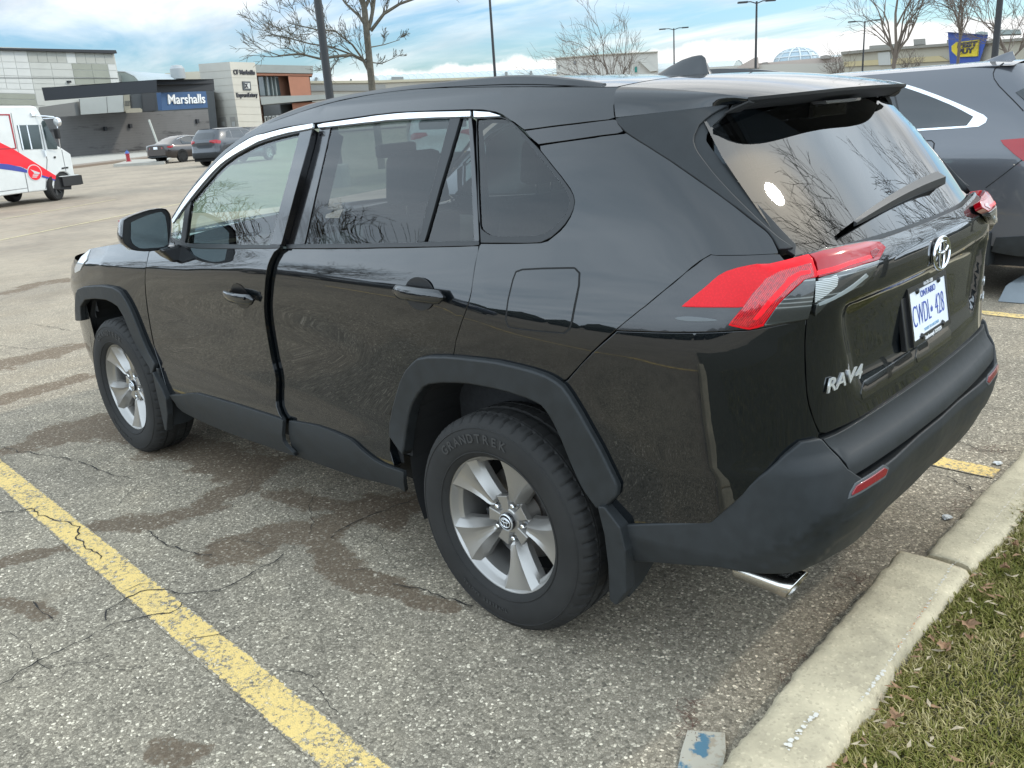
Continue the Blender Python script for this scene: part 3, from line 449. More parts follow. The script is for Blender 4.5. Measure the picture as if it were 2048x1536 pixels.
M_disc = mat('brake_disc', (.24,.22,.20), .42, .8, noise=(30,.3))
M_rust = mat('rusty_iron', (.16,.10,.07), .8, noise=(40,.4))
M_ln = mat('lettering_chrome', (.86,.87,.87), .32, .75)
def lamp_clear_mat():
    m = bpy.data.materials.new('clear_lens'); m.use_nodes = True; t = m.node_tree; b = t.nodes['Principled BSDF']
    o = N(t,'ShaderNodeTexCoord'); wv = N(t,'ShaderNodeTexWave', i_Scale=32, wave_type='BANDS', bands_direction='Z', i_Distortion=.4); L(t,o.outputs['Object'],wv.inputs['Vector'])
    w2 = N(t,'ShaderNodeTexWave', i_Scale=5.5, wave_type='BANDS', bands_direction='Z'); L(t,o.outputs['Object'],w2.inputs['Vector'])
    c = ramp(t, wv.outputs[0], [(.0,(.045,.05,.048)),(.72,(.06,.068,.064)),(.9,(.20,.215,.21)),(1,(.30,.31,.30))])
    c2 = mix(t, ramp(t, w2.outputs[0], [(.35,0),(.6,.85)]), (.035,.037,.036), c); L(t,c2,b.inputs['Base Color'])
    b.inputs['Roughness'].default_value = .22; b.inputs['Metallic'].default_value = .3; b.inputs['Coat Weight'].default_value = 1; return m
M_clear = lamp_clear_mat()
def red_grid_mat():
    m = bpy.data.materials.new('red_reflex_lens'); m.use_nodes = True; t = m.node_tree; b = t.nodes['Principled BSDF']
    o = N(t,'ShaderNodeTexCoord'); v = N(t,'ShaderNodeTexVoronoi', i_Scale=210); L(t,o.outputs['Object'],v.inputs['Vector'])
    L(t, ramp(t, v.outputs['Distance'], [(0,(.74,.004,.012)),(.6,(.62,.002,.008))]), b.inputs['Base Color'])
    b.inputs['Roughness'].default_value = .35; b.inputs['Coat Weight'].default_value = .22; b.inputs['Specular IOR Level'].default_value = .2; return m
M_redg = red_grid_mat()
def red_fine_mat():
    m = bpy.data.materials.new('red_fluted_lens'); m.use_nodes = True; t = m.node_tree; b = t.nodes['Principled BSDF']
    o = N(t,'ShaderNodeTexCoord'); wv = N(t,'ShaderNodeTexWave', i_Scale=95, wave_type='BANDS', bands_direction='DIAGONAL', i_Distortion=2.5, i_Detail=3); L(t,o.outputs['Object'],wv.inputs['Vector'])
    v = N(t,'ShaderNodeTexVoronoi', i_Scale=120); L(t,o.outputs['Object'],v.inputs['Vector'])
    c = ramp(t, wv.outputs[0], [(0,(.16,.002,.006)),(.5,(.48,.003,.010)),(1,(.85,.012,.02))]); L(t, mix(t, ramp(t,v.outputs['Distance'],[(0,.7),(.7,0)]), c, (.10,.002,.005)), b.inputs['Base Color'])
    b.inputs['Roughness'].default_value = .15; b.inputs['Coat Weight'].default_value = .8; return m
red_fine = red_fine_mat()
def rev_mat():
    m = bpy.data.materials.new('reversing_cells'); m.use_nodes = True; t = m.node_tree; b = t.nodes['Principled BSDF']
    o = N(t,'ShaderNodeTexCoord'); wv = N(t,'ShaderNodeTexWave', i_Scale=75, wave_type='BANDS', bands_direction='Z', i_Distortion=.6); L(t,o.outputs['Object'],wv.inputs['Vector'])
    L(t, ramp(t, wv.outputs[0], [(0,(.16,.17,.16)),(.6,(.34,.36,.35)),(1,(.62,.64,.62))]), b.inputs['Base Color']); b.inputs['Roughness'].default_value = .25; b.inputs['Coat Weight'].default_value = .7; return m
M_rev = rev_mat()

# ------------------------------------------------------------------ wheel (built once, copied)
def tyre_mesh():
    prof = [(.228,-.092),(.236,-.104),(.262,-.112),(.296,-.114),(.322,-.110),(.340,-.102),(.3525,-.088),(.3585,-.078),
            (.3595,-.056),(.3600,-.0535),(.3520,-.053),(.3520,-.046),(.3605,-.0455),(.3612,-.012),(.3612,-.0115),(.3535,-.011),(.3535,.004-.008)]
    prof = prof+[(r,-h) for r,h in prof[::-1]]
    n = 288; m = len(prof); vs = []
    for k in range(n):
        a = 2*math.pi*k/n
        for j, (r,h) in enumerate(prof):
            rr = r; ah = abs(h); rib = (ah > .0555 and r > .345) or (.0455 <= ah <= .0530 and False)
            if rib and k%6 == (0 if h > 0 else 3): rr = r-.0075
            if rib and k%6 == 3 and h > 0 and ah < .08: rr = r-.003
            if .011 < ah < .046 and r > .357 and (k+2)%6 == 0: rr = r-.003
            if abs(ah-.104) < .001 and r < .24: rr = r+.002
            vs.append((rr*math.cos(a), h, rr*math.sin(a)))
    fs = [(k*m+j, ((k+1)%n)*m+j, ((k+1)%n)*m+j+1, k*m+j+1) for k in range(n) for j in range(m-1)]
    return vs, fs
def spoke(mb, ang):
    # broad blade: narrow at the hub, wide at the rim, flat raised face with a ridge each side, steep flanks
    rs = [.072,.080,.092,.108,.128,.150,.174,.196,.214,.2255]
    wd = [.026,.030,.033,.037,.044,.053,.064,.074,.083,.090]
    fl = [.40,.50,.56,.58,.62,.66,.70,.74,.78,.80]
    hh = [.050,.0585,.0615,.064,.067,.071,.0755,.080,.0845,.0870]
    vs = []; ca, sa = math.cos(ang), math.sin(ang); m = 0
    for i, r in enumerate(rs):
        k = i/9.; f = fl[i]
        prof = [(-1,.055),(-.96,.034),(-f-.14,.020),(-f,.0085),(-f+.12,.0),(-f*.40,.0052),(0,.0066),(f*.40,.0052),(f-.12,.0),(f,.0085),(f+.14,.020),(.96,.034),(1,.055)]
        m = len(prof)
        for t, d in prof:
            tt = wd[i]*t; rr = math.sqrt(max(r*r-tt*tt*min(1,k*1.3),1e-4)); vs.append((rr*ca-tt*sa, hh[i]-d, rr*sa+tt*ca))
    fs = [(i*m+j, (i+1)*m+j, (i+1)*m+j+1, i*m+j+1) for i in range(len(rs)-1) for j in range(m-1)]
    fs.append(tuple(range(m)))
    mb.add(vs, fs)
def make_wheel(parent, ang0):
    w_ = link(bpy.data.objects.new('wheel', None), parent); w_.empty_display_size = .1
    v, f = tyre_mesh(); ty = mesh('tyre', v, f, M_tyre, w_, smooth=True)
    bm = bmesh.new(); bm.from_mesh(ty.data)
    for e in bm.edges: e.smooth = not (len(e.link_faces)==2 and e.calc_face_angle(0) > .6)
    bm.to_mesh(ty.data); bm.free()
    M_sw = mat('sidewall_letters', (.030,.030,.030), .55)
    sidewall_text(ty, 'GRANDTREK', .293, math.pi-R(105), .040, M_sw); sidewall_text(ty, 'TUBELESS RADIAL', .285, R(-75), .016, M_sw)
    MB().lathe([(.246,.108),(.2475,.1105),(.249,.1105),(.2505,.1095)],n=96).lathe([(.324,.1090),(.3255,.1110),(.327,.1105),(.329,.1070)],n=96).build('sidewall_rib', M_tyre, ty, smooth=True)
    rim = MB().lathe([(.176,-.095),(.212,-.09),(.207,-.04),(.202,.0),(.203,.040),(.205,.052),(.2130,.0600),(.2175,.0660),(.2225,.0830),(.2265,.0885),(.2310,.0900),(.2345,.0930),(.2350,.0955),(.2320,.0965),(.2290,.092)], n=96)
    rim.build('rim', M_alloy, w_, autos=.6)
    for k in range(5):
        sp = MB(); spoke(sp, ang0+k*2*math.pi/5); o = sp.build('spoke', M_alloy, w_, autos=.20)
    hub = MB().lathe([(.0,.050),(.038,.050),(.042,.047),(.046,.036),(.074,.034),(.078,.030),(.080,-.02)], n=60); hub.build('hub', M_alloy, w_, autos=.4)
    for k in range(5):
        web = MB(); a = ang0+(k+.5)*2*math.pi/5; ca, sa = math.cos(a), math.sin(a)
        web.add([(r*ca-t*sa, h, r*sa+t*ca) for r, t, h in ((.036,-.012,.050),(.036,.012,.050),(.084,.022,.052),(.084,-.022,.052),(.036,-.020,.030),(.036,.020,.030),(.084,.030,.030),(.084,-.030,.030))], [(0,1,2,3),(0,4,5,1),(1,5,6,2),(2,6,7,3),(3,7,4,0)]).build('hub_web', M_alloy, w_, bevel=.002)
    for k in range(5):
        a = ang0+k*2*math.pi/5; cx, cz = .060*math.cos(a), .060*math.sin(a)
        pk = MB().lathe([(.0,.0352),(.0135,.0352),(.0150,.0375),(.0165,.0352)], n=20, c=(cx,0,cz)); o = pk.build('nut_pocket', M_alloyd, w_, autos=.5)
        nu = MB().lathe([(.0,.056),(.006,.0555),(.0085,.053),(.0100,.035)], n=6, c=(cx,0,cz)); nu.build('wheel_nut', M_chrome, o, autos=.5)
    cp = MB().lathe([(0,.064),(.026,.063),(.029,.060),(.031,.040)], n=40); c = cp.build('centre_cap', M_gloss, w_, autos=.5)
    ring = MB().lathe([(.0245,.0635),(.0255,.0655),(.0275,.0645),(.0285,.0615)], n=40); ring.build('cap_ring', M_satin, c, smooth=True)
    emblem('cap_emblem', frame((0,.0545,0),(1,0,0),(0,0,1)) @ Matrix.Diagonal((-1,1,-1,1)) if False else Matrix(((-1,0,0,0),(0,0,1,.0648),(0,1,0,0),(0,0,0,1))), .0205, .0155, .0016, M_satin, c)
    di = MB().lathe([(.07,-.03),(.155,-.028),(.158,-.034),(.158,-.05),(.06,-.052)], n=64); di.build('brake_disc', M_disc, w_, autos=.5)
    MB().lathe([(.0,-.012),(.066,-.014),(.072,-.03),(.075,-.08)], n=32).build('disc_hat', M_rust, w_, autos=.5)
    ca = MB()
    for i in range(9):
        a0 = R(-35+i*8.5)-.9; a1 = a0+R(8.5)
        for r0, r1 in ((.118,.172),): ca.prism([(r0*math.cos(a0),r0*math.sin(a0)),(r1*math.cos(a0),r1*math.sin(a0)),(r1*math.cos(a1),r1*math.sin(a1)),(r0*math.cos(a1),r0*math.sin(a1))], 'z', 0, .001) if False else None
        ca.add([(r*math.cos(a), y, r*math.sin(a)) for a in (a0,a1) for r in (.118,.172) for y in (-.075,-.018)], [(0,1,3,2),(4,6,7,5),(0,4,5,1),(2,3,7,6),(1,5,7,3),(0,2,6,4)])
    ca.build('brake_caliper', M_alloyd, w_)
    MB().tube([(.175*math.cos(4.1),.02,.175*math.sin(4.1)),(.196*math.cos(4.1),.03,.196*math.sin(4.1))], .0045, 8).build('valve_stem', M_seal, w_)
    MB().lathe([(.0,-.06),(.21,-.06),(.21,-.09)], n=40).build('wheel_back', M_dark, w_)
    return w_
def emblem(name, M, a, b, t, m, parent):
    """three interlocked ovals: outer ring, upright loop, crossing loop (x across, y up, z out)"""
    mb = MB()
    def ell(cx, cy, ra, rb, wd):
        pts = [(cx+ra*math.cos(k*math.pi/20), cy+rb*math.sin(k*math.pi/20), t) for k in range(41)]
        mb.tube(pts, [wd]*41, 6, cap=False)
    ell(0,0,a,b,a*.085); ell(0,0,a*.30,b*.97,a*.07); ell(0,b*.36,a*.74,b*.36,a*.07)
    vs = [M @ Vector(v) for v in mb.v]; return mesh(name, vs, mb.f, m, parent, smooth=True)
def sidewall_text(tyre, body, r, a_mid, size, m):
    vs = []; fs = []; adv = size*.86/r
    for i, ch in enumerate(body):
        if ch == ' ': continue
        a = a_mid+(i-(len(body)-1)/2)*adv
        # seen from +y with x running left: letters follow the arc clockwise
        c = Vector((r*math.cos(a),.1155,r*math.sin(a))); yv = Vector((math.cos(a),0,math.sin(a))); zv = Vector((0,1,0)); xv = yv.cross(zv)
        M = Matrix((xv,yv,zv)).transposed().to_4x4(); M.translation = c
        o = text('tmp', ch, size, m, None, M, .0006, bold=.001); b = len(vs); vs += [tuple(v.co) for v in o.data.vertices]; fs += [tuple(b+k for k in p.vertices) for p in o.data.polygons]; bpy.data.objects.remove(o)
    return mesh('sidewall_lettering', vs, fs, m, tyre)
def copytree(o, parent=None):
    c = o.copy(); COL.objects.link(c); c.parent = parent
    for ch in list(o.children): copytree(ch, c)
    return c

# ------------------------------------------------------------------ the black car
car = thing('parked_car', 'glossy black crossover in the foreground, its front door ajar, backed up to the concrete kerb', 'car')
HG = Vector((2.17,.86,0)); DA = R(-1.25)
for side in (1,-1):
    hg = Vector((HG.x, HG.y*side, 0)); hn = (HG.x, HG.y*side, 0)
    k = dict(side=side, hinge=hn)
    fd = panel('front_door', 'front_door', M_paint, car, flange=.03, **k); fd.location = hg; fd.rotation_euler = (0,0,DA if side > 0 else 0)
    if side > 0: fd['label'] = 'left front door standing slightly ajar'
    panel('sill_cladding', 'front_sill', M_clad, fd, .012, **k)
    panel('belt_moulding', 'front_belt', M_seal, fd, .004, gap=.0005, r=.0015, **k)
    panel('chrome_strip', 'front_chrome', M_satin, fd, .007, gap=.001, flange=.008, r=.0015, **k)
    panel('window_glass', 'front_window', M_g_front, fd, -.006, gap=-.004, flange=0, **k)
    panel('vent_glass', 'front_vent', M_g_front, fd, -.006, gap=-.004, flange=0, **k)
    panel('window_divider', 'front_bar', M_seal, fd, .0, gap=0, **k)
    panel('window_seal', 'front_top_seal', M_seal, fd, .001, gap=-.001, flange=.02, **k)
    panel('door_pillar', 'b_sash', M_gloss, fd, .001, gap=0, flange=.05, **k)
    kk = dict(side=side)
    rd = panel('rear_door', 'rear_door', M_paint, car, flange=.03, **kk)
    panel('sill_cladding', 'rear_sill', M_clad, rd, .012, **kk)
    panel('belt_moulding', 'rear_belt', M_seal, rd, .004, gap=.0005, r=.0015, **kk)
    panel('chrome_strip', 'rear_chrome', M_satin, rd, .007, gap=.001, flange=.008, r=.0015, **kk)
    panel('window_glass', 'rear_window', M_g_priv, rd, -.006, gap=-.005, flange=0, **kk)
    panel('window_divider', 'rear_bar', M_seal, rd, .003, gap=0, **kk)
    panel('fixed_glass', 'rear_fixed', M_g_priv, rd, -.005, gap=-.003, flange=0, **kk)
    panel('door_pillar', 'c_sash', M_gloss, rd, .001, gap=0, flange=.05, **kk)
    panel('door_sash', 'rear_front_sash', M_gloss, rd, -.002, gap=0, flange=.06, **kk)
    qp = panel('quarter_panel', 'quarter_panel', M_paint, car, flange=.03, **kk)
    panel('quarter_seal', 'quarter_seal', M_seal, car, .001, gap=.001, flange=.03, hole=UV['quarter_window'][::-1], **kk)
    panel('quarter_glass', 'quarter_window', M_g_priv, car, -.003, gap=-.003, flange=0, **kk)
    panel('chrome_strip', 'quarter_chrome', M_satin, car, .007, gap=.0005, flange=.008, r=.0015, **kk)
    panel('pillar_garnish', 'd_garnish', M_gloss, car, -.001, gap=.002, flange=.03, **kk)
    panel('roof_side', 'roof_side', M_paint, car, flange=.03, gap=.002, **kk)
    panel('corner_panel', 'corner_panel', M_paint, car, flange=.03, **kk)
    panel('fender', 'fender', M_paint, car, flange=.03, **kk)
    panel('front_arch_cladding', 'archF', M_clad, car, .020, gap=.001, r=.006, flange=.03, step=.02, **kk)
    panel('rear_arch_cladding', 'archR', M_clad, car, .020, gap=.001, r=.008, flange=.035, step=.02, **kk)
    # lamps
    lb = panel('lamp_surround', 'lamp_black', M_gloss, car, .002, gap=.0015, flange=.02, **kk)
    ridge = UV['lamp_ridge']; ridge = [(.45, ridge[0][1]+.045), (.70, ridge[0][1]+.040)]+ridge
    def loff(q, ridge=ridge):
        s = sdist(q, ridge); f = .020*sst((q[:,0]-.62)/.14)+.010
        return f-np.where(s > 0, s*.85, -s*.10)*sst((q[:,0]-.62)/.10)
    tl_ = panel('tail_lamp', 'lamp_red', M_redg, car, loff, gap=.0008, flange=.02, step=.012, **kk)
    panel('lamp_bar', 'lamp_red_gate', M_red, tl_, loff, gap=.0006, flange=.02, step=.012, **kk)
    panel('clear_lens', 'lamp_clear', M_clear, tl_, loff, gap=.0006, flange=.02, step=.012, **kk)
    panel('reversing_lens', 'lamp_clear_gate', M_clear, tl_, loff, gap=.0008, flange=.02, step=.012, **kk)
    M_red3 = mat('red_lens_dark', (.20,.002,.008), .10, 0, 1, .5)
    def pov(nm, pts, m, o_=.0012): panel(nm, pts, m, tl_, (lambda q: loff(q)+o_), gap=0, flange=.001, r=.0005, step=.012, **kk)
    pov('lens_curve', UV['lens_curve'], red_fine)
    pov('light_bar', UV['light_bar'], mat('red_light_bar', (.95,.004,.014), .3, 0, .3, .3))
    pov('light_bar', UV['light_bar2'], MATS['red_light_bar'], .0018)
    pov('lens_end', UV['lens_end'], M_red3)
    pov('reversing_reflector', UV['rev_block'], M_rev, .0014)
    pov('lens_edge', UV['garn_line'], mat('lens_edge_grey',(.30,.33,.33),.25,.3,1), .0016)
    # raised upper band across the red lens
    gx = UV['lamp_clear_gate'][2:]
    tip = UV['lamp_clear_gate']
    def goff(q): return -.002+.055*np.clip(pdist(q, np.array([UV['lamp_red_gate'][len(UV['lamp_red_gate'])//2]]+tip[len(tip)//3:]), False), 0, .05)*.8
    panel('lamp_garnish', 'lamp_garnish', M_paint, car, goff, gap=.001, flange=.01, step=.012, **kk)
    # slot in the black surround
    a, b = (.546,1.073), (.651,1.077); nn = 14
    sl_ = [(a[0]+(b[0]-a[0])*i/nn, 1.0735+.0055*math.sin(math.pi*(i/nn)**.7)) for i in range(nn+1)]+[(b[0]-(b[0]-a[0])*i/nn, 1.0725-.004*math.sin(math.pi*(1-i/nn)**.7)) for i in range(1,nn)]
    panel('vent_slot', sl_, mat('slot_grey',(.12,.13,.135),.5), lb, .0035, gap=0, flange=.003, r=.0008, **kk)
    # fuel door on the left only
    if side > 0:
        fz = np.array(UV['fuel']); 
        panel('fuel_door_groove', [tuple(x) for x in (inset(clean(fz) if area(clean(fz)) > 0 else clean(fz)[::-1], -.0042))], M_dark, qp, .0006, gap=0, flange=0)
        panel('fuel_door', 'fuel', M_paint, qp, .0014, gap=.0012, flange=.0005, r=.0008, step=.02)
    fn = panel('window_fin', 'fin', M_clad, car, .004, gap=.002, flange=.03, r=.004, step=.02, **kk)
    panel('fin_edge', 'fin_bevel', M_clad, fn, lambda q: -.004+.0*q[:,0], gap=-.007, flange=.01, step=.02, **kk)
# tailgate: left edge, then mirrored over u = 1.75
def mirrorpoly(left):
    """left: points from top to bottom along the left edge, first and last may sit on the centre line"""
    return [tuple(q) for q in left]+[(3.5-u, v) for u, v in left[::-1]]
gs = [q for q in UV['gate_seam']]
gb = [q for q in UV['gate_bottom'] if q[0] < 1.74]
tg = panel('tailgate', mirrorpoly([(1.70,1.206),(1.25,1.206),(1.12,1.214),(.95,1.222)]+[q for q in gs if q[1] < 1.222]+gb[1:]), M_paint, car, flange=.03, step=.022)
gcb = [q for q in UV['gclad_bottom'] if q[0] < 1.74]
gcb = [(u, .645+(v-.645)*.0+.004) for u, v in gcb]
panel('gate_cladding', mirrorpoly([(1.70,.764),(1.3,.763),(.925,.757)]+UV['gclad_left'][:-1]+gcb), M_clad, tg, lambda q: .008+.020*sst((.76-q[:,1])/.10), flange=.03)
# bumper: side wrap, corner, rear; top line to bottom line
bt = [q for q in UV['bumper_top'] if q[0] < 1.73]; bb = [q for q in UV['bumper_bot'] if q[0] < 1.60]
# crease lines of the moulded corner
c1 = [(.39,.445),(.60,.447),(.705,.455),(.80,.50),(.885,.575),(.96,.592),(1.10,.598),(1.75,.600)]
def boff(q):
    q = np.stack([np.minimum(q[:,0],3.5-q[:,0]), q[:,1]],1)
    s = sdist(q, c1); rr = sst((q[:,0]-.62)/.22)
    o = .014+.030*rr-.022*sst((q[:,0]-1.0)/.5)*rr
    below = np.clip(-s,0,.3); o -= below*.16*(.35+.65*rr); o -= np.clip(s,0,.2)*.16
    t = sst((.045-np.abs(s+.075))/.02)*rr*.004
    return o+t
bp = panel('rear_bumper', mirrorpoly(bt[::-1]+bb), M_clad, car, boff, gap=.002, flange=.05, r=.006, step=.018)
M_refl = mat('reflector_red', (.20,.006,.012), .25, 0, .6)
for side in (1,-1):
    rfl = panel('reflector', 'reflector', M_refl, bp, lambda q: boff(q)+.004, gap=.004, flange=.004, step=.02, side=side)
    pts = clean(np.array(UV['reflector'])); pts = pts if area(pts) > 0 else pts[::-1]
    panel('reflector_bezel', [tuple(x) for x in inset(clean(dense(pts,.01)), -.0035)], mat('bezel_grey',(.085,.09,.095),.35), bp, lambda q: boff(q)+.0015, gap=0, flange=.003, r=.001, step=.02, side=side)
# rear window: gently bowed pane between the fins
ge = sorted([q for q in UV['fin_bevel'] if q[0] > .69], key=lambda q: q[1])
zs = np.linspace(1.206, 1.565, 34)
P_ = []
inn = UV['fin_bevel'][:len(UV['fin_bevel'])//2+2]
iu = sorted([q for q in inn], key=lambda q: q[1]); iz = np.array([q[1] for q in iu]); iuu = np.array([q[0] for q in iu])
uu = np.interp(zs, iz, iuu); edge = offsurf(uu, zs, -.004)
V = []; nx = 61
_zz = np.array([1.21,1.28,1.35,1.42,1.50,1.56]); _qc = np.polyfit(_zz, -pch(*xr_, _zz), 2)
def xcen(z): return float(np.polyval(_qc, z))
_qd = np.polyfit(zs, edge[:,0]-np.polyval(_qc, zs), 1); _qy = np.polyfit(zs[zs < 1.50], edge[zs < 1.50,1], 2)
for j, z in enumerate(zs):
    ex, ey = xcen(z)+np.polyval(_qd, z), np.polyval(_qy, z)+.002-.24*max(0., z-1.44); xc = -.905+(z-1.206)*.85 if False else xcen(z)+.012
    for i in range(nx):
        t = -1+2*i/(nx-1); V.append((xc+(ex-xc)*abs(t)**2.3, -ey*t*-1, z))
F = [(j*nx+i, j*nx+i+1, (j+1)*nx+i+1, (j+1)*nx+i) for j in range(len(zs)-1) for i in range(nx-1)]
rw = mesh('rear_window', V, [f for f in F], M_g_rear, tg, smooth=True)
bm = bmesh.new(); bm.from_mesh(rw.data); bmesh.ops.recalc_face_normals(bm, faces=bm.faces); bm.to_mesh(rw.data); bm.free()
# strip under the glass
V = []
for i in range(nx):
    V += [tuple(np.array(rw.data.vertices[i].co)+np.array([-.004,0,.006])), tuple(np.array(rw.data.vertices[i].co)+np.array([-.010,0,-.012])), tuple(np.array(rw.data.vertices[i].co)+np.array([.02,0,-.03]))]
mesh('window_sill_seal', V, [(3*i+k,3*i+k+1,3*i+k+4,3*i+k+3) for i in range(nx-1) for k in range(2)], M_seal, tg)

# roof, spoiler, windscreen, bonnet, rails
RE = np.array(UV['roof_edge']); RE = RE[np.argsort(RE[:,0])]
def edge_at(x): return np.interp(x, RE[:,0], RE[:,1]), np.interp(x, RE[:,0], RE[:,2])
def crown(x): return np.interp(x, [-.33,0,.6,1.1,1.4], [.024,.020,.026,.036,.045])
def roofz(x, t): y, z = edge_at(x); return z+crown(x)*(1-abs(t)**2.6)
ts = np.linspace(-1,1,33); xs = np.linspace(-.303,1.34,40); V = []
for x in xs:
    ye, ze = edge_at(x)
    for t in ts:
        xx = x+(.10*(1-t*t))*max(0,(x-1.0)/.34)+ (0 if x > -.2 else (-(.035)*(1-t*t))*(1-(x+.303)/.103)*0)
        V.append((xx, ye*t, roofz(x,t)))
n_ = len(ts); roof = mesh('roof', V, [(i*n_+j,(i+1)*n_+j,(i+1)*n_+j+1,i*n_+j+1) for i in range(len(xs)-1) for j in range(n_-1)], M_paint, car, smooth=True)
# spoiler: top skin, side skins, dark underside
def spo(t, s):
    """t across -1..1, s 0 front .. 1 trailing edge"""
    x0, y0, z0 = -.310, edge_at(-.31)[0]-.004, roofz(-.31, t)
    a = abs(t); ye = y0+(.525-y0)*s**1.5; z1 = 1.5775+.007*(1-a**2); x1 = -.628-.080*(1-a**5)
    z = z0+(z1-z0)*(.55*s+.45*s*s); return (x0+(x1-x0)*s, ye*t, z)
ss = np.linspace(0,1,14); V = [spo(t,s) for s in ss for t in ts]
F = [(i*n_+j,i*n_+j+1,(i+1)*n_+j+1,(i+1)*n_+j) for i in range(len(ss)-1) for j in range(n_-1)]
sp = mesh('rear_spoiler', V, F, M_paint, tg, smooth=True)
lo = {0:(-.342,.697,1.549), 1:(-.605,.586,1.561)}
SLn = offsurf(np.linspace(.456,.888,9), np.linspace(1.549,1.561,9), .003); SL = [SLn[0], SLn[-1]]
for side in (1,-1):
    V = []; rows = 12
    for i in range(rows+1):
        s = i/rows; a = np.array(spo(side,s)); l0 = SL[0]; l1 = SL[1]; l2 = np.array([-.624,.53,1.566])
        if s < .88: q_ = s/.88*8; q0 = min(7,int(q_)); b = SLn[q0]+(SLn[q0+1]-SLn[q0])*(q_-q0)
        else: b = l1+(l2-l1)*((s-.88)/.12)
        b = b*np.array([1,side,1])
        for q in range(6):
            f = q/5; m_ = a+(b-a)*f; bul = .022*math.sin(math.pi*f**.8)*(1-s)**.7; V.append((m_[0], m_[1]+side*bul*.8, m_[2]+bul*.5))
    F = [(i*6+j,i*6+j+1,(i+1)*6+j+1,(i+1)*6+j) for i in range(rows) for j in range(5)]
    o = mesh('spoiler_side', V, F, M_paint, sp, smooth=True)
    bm = bmesh.new(); bm.from_mesh(o.data); bmesh.ops.recalc_face_normals(bm, faces=bm.faces)
    if sum(f.normal.y*side for f in bm.faces) < 0: bmesh.ops.reverse_faces(bm, faces=bm.faces)
    bm.to_mesh(o.data); bm.free()
# underside and lip
V = []
for t in ts:
    a = spo(t,1); V += [a, (a[0]+.002,a[1],a[2]-.008), (a[0]+.03,a[1]*1.05,a[2]-.016), (-.600,t*.575,1.548), (-.55, t*.56, 1.55)]
mesh('spoiler_underside', V, [(5*i+k,5*i+k+1,5*i+k+6,5*i+k+5) for i in range(n_-1) for k in range(3)], mat('spoiler_under',(.012,.012,.012),.6), sp)
for side in (1,-1):
    gq = [(-.632,.50,1.566),(-.630,.524,1.570),(-.606,.568,1.5545),(-.590,.575,1.546),(-.592,.50,1.546)]
    mesh('spoiler_return', [(x,y*side,z) for x,y,z in gq]+[(x,y*side,z-.004) for x,y,z in gq], [(0,1,2,3,4),(9,8,7,6,5)]+[(q,5+q,5+(q+1)%5,(q+1)%5) for q in range(5)], MATS['spoiler_under'], sp)
MB().prism([(-.12,1.543),(.12,1.543),(.125,1.553),(-.125,1.553)],'x',-.655,-.60).build('brake_lamp', mat('brake_lens',(.07,.065,.06),.25,0,1), sp, bevel=.002)
# windscreen
V = []; pts_a = [RE[np.argmin(abs(RE[:,0]-x))] for x in np.linspace(1.36,1.97,14)]
for i, a in enumerate(pts_a):
    s = i/13; 
    for t in ts: b = (1-t*t); V.append((a[0]-.01+b*(.10+.26*s), (a[1]-.035)*t, a[2]-.012+b*(.045-.115*s)))
ws = mesh('windscreen', V, [(i*n_+j,i*n_+j+1,(i+1)*n_+j+1,(i+1)*n_+j) for i in range(13) for j in range(n_-1)], M_g_front, car, smooth=True)
# bonnet and scuttle
V = []
for i in range(20):
    x = 1.93+i*(3.47-1.93)/19
    ye = np.interp(x,[1.93,2.4,2.9,3.2,3.47],[.834,.83,.815,.74,.60]); ze = np.interp(x,[1.93,2.22,2.53,2.98,3.2,3.47],[1.150,1.130,1.098,1.044,.99,.90])
    for t in ts: V.append((x+(.08*(1-t*t) if i > 10 else 0), ye*t, ze+.045*(1-abs(t)**2.2)*(1-.3*i/19)))
mesh('bonnet', V, [(i*n_+j,(i+1)*n_+j,(i+1)*n_+j+1,i*n_+j+1) for i in range(19) for j in range(n_-1)], M_paint, car, smooth=True)
# front end below the bonnet
u_ = np.linspace(-4.395,-3.02,24); v_ = np.linspace(.30,.98,14)
UU, VV = np.meshgrid(u_,v_); Pf = offsurf(UU.ravel(),VV.ravel(),-.004)
F = [(j*24+i,j*24+i+1,(j+1)*24+i+1,(j+1)*24+i) for j in range(13) for i in range(23)]
for side in (1,-1):
    Q = Pf.copy(); Q[:,1] *= side; o = mesh('front_bumper', Q, F if side > 0 else [f[::-1] for f in F], M_paint, car, smooth=True)
    panel('headlamp', 'headlamp', mat('headlamp_lens',(.45,.46,.47),.15,0,1), car, .004, gap=.001, flange=.01, step=.02, side=side)
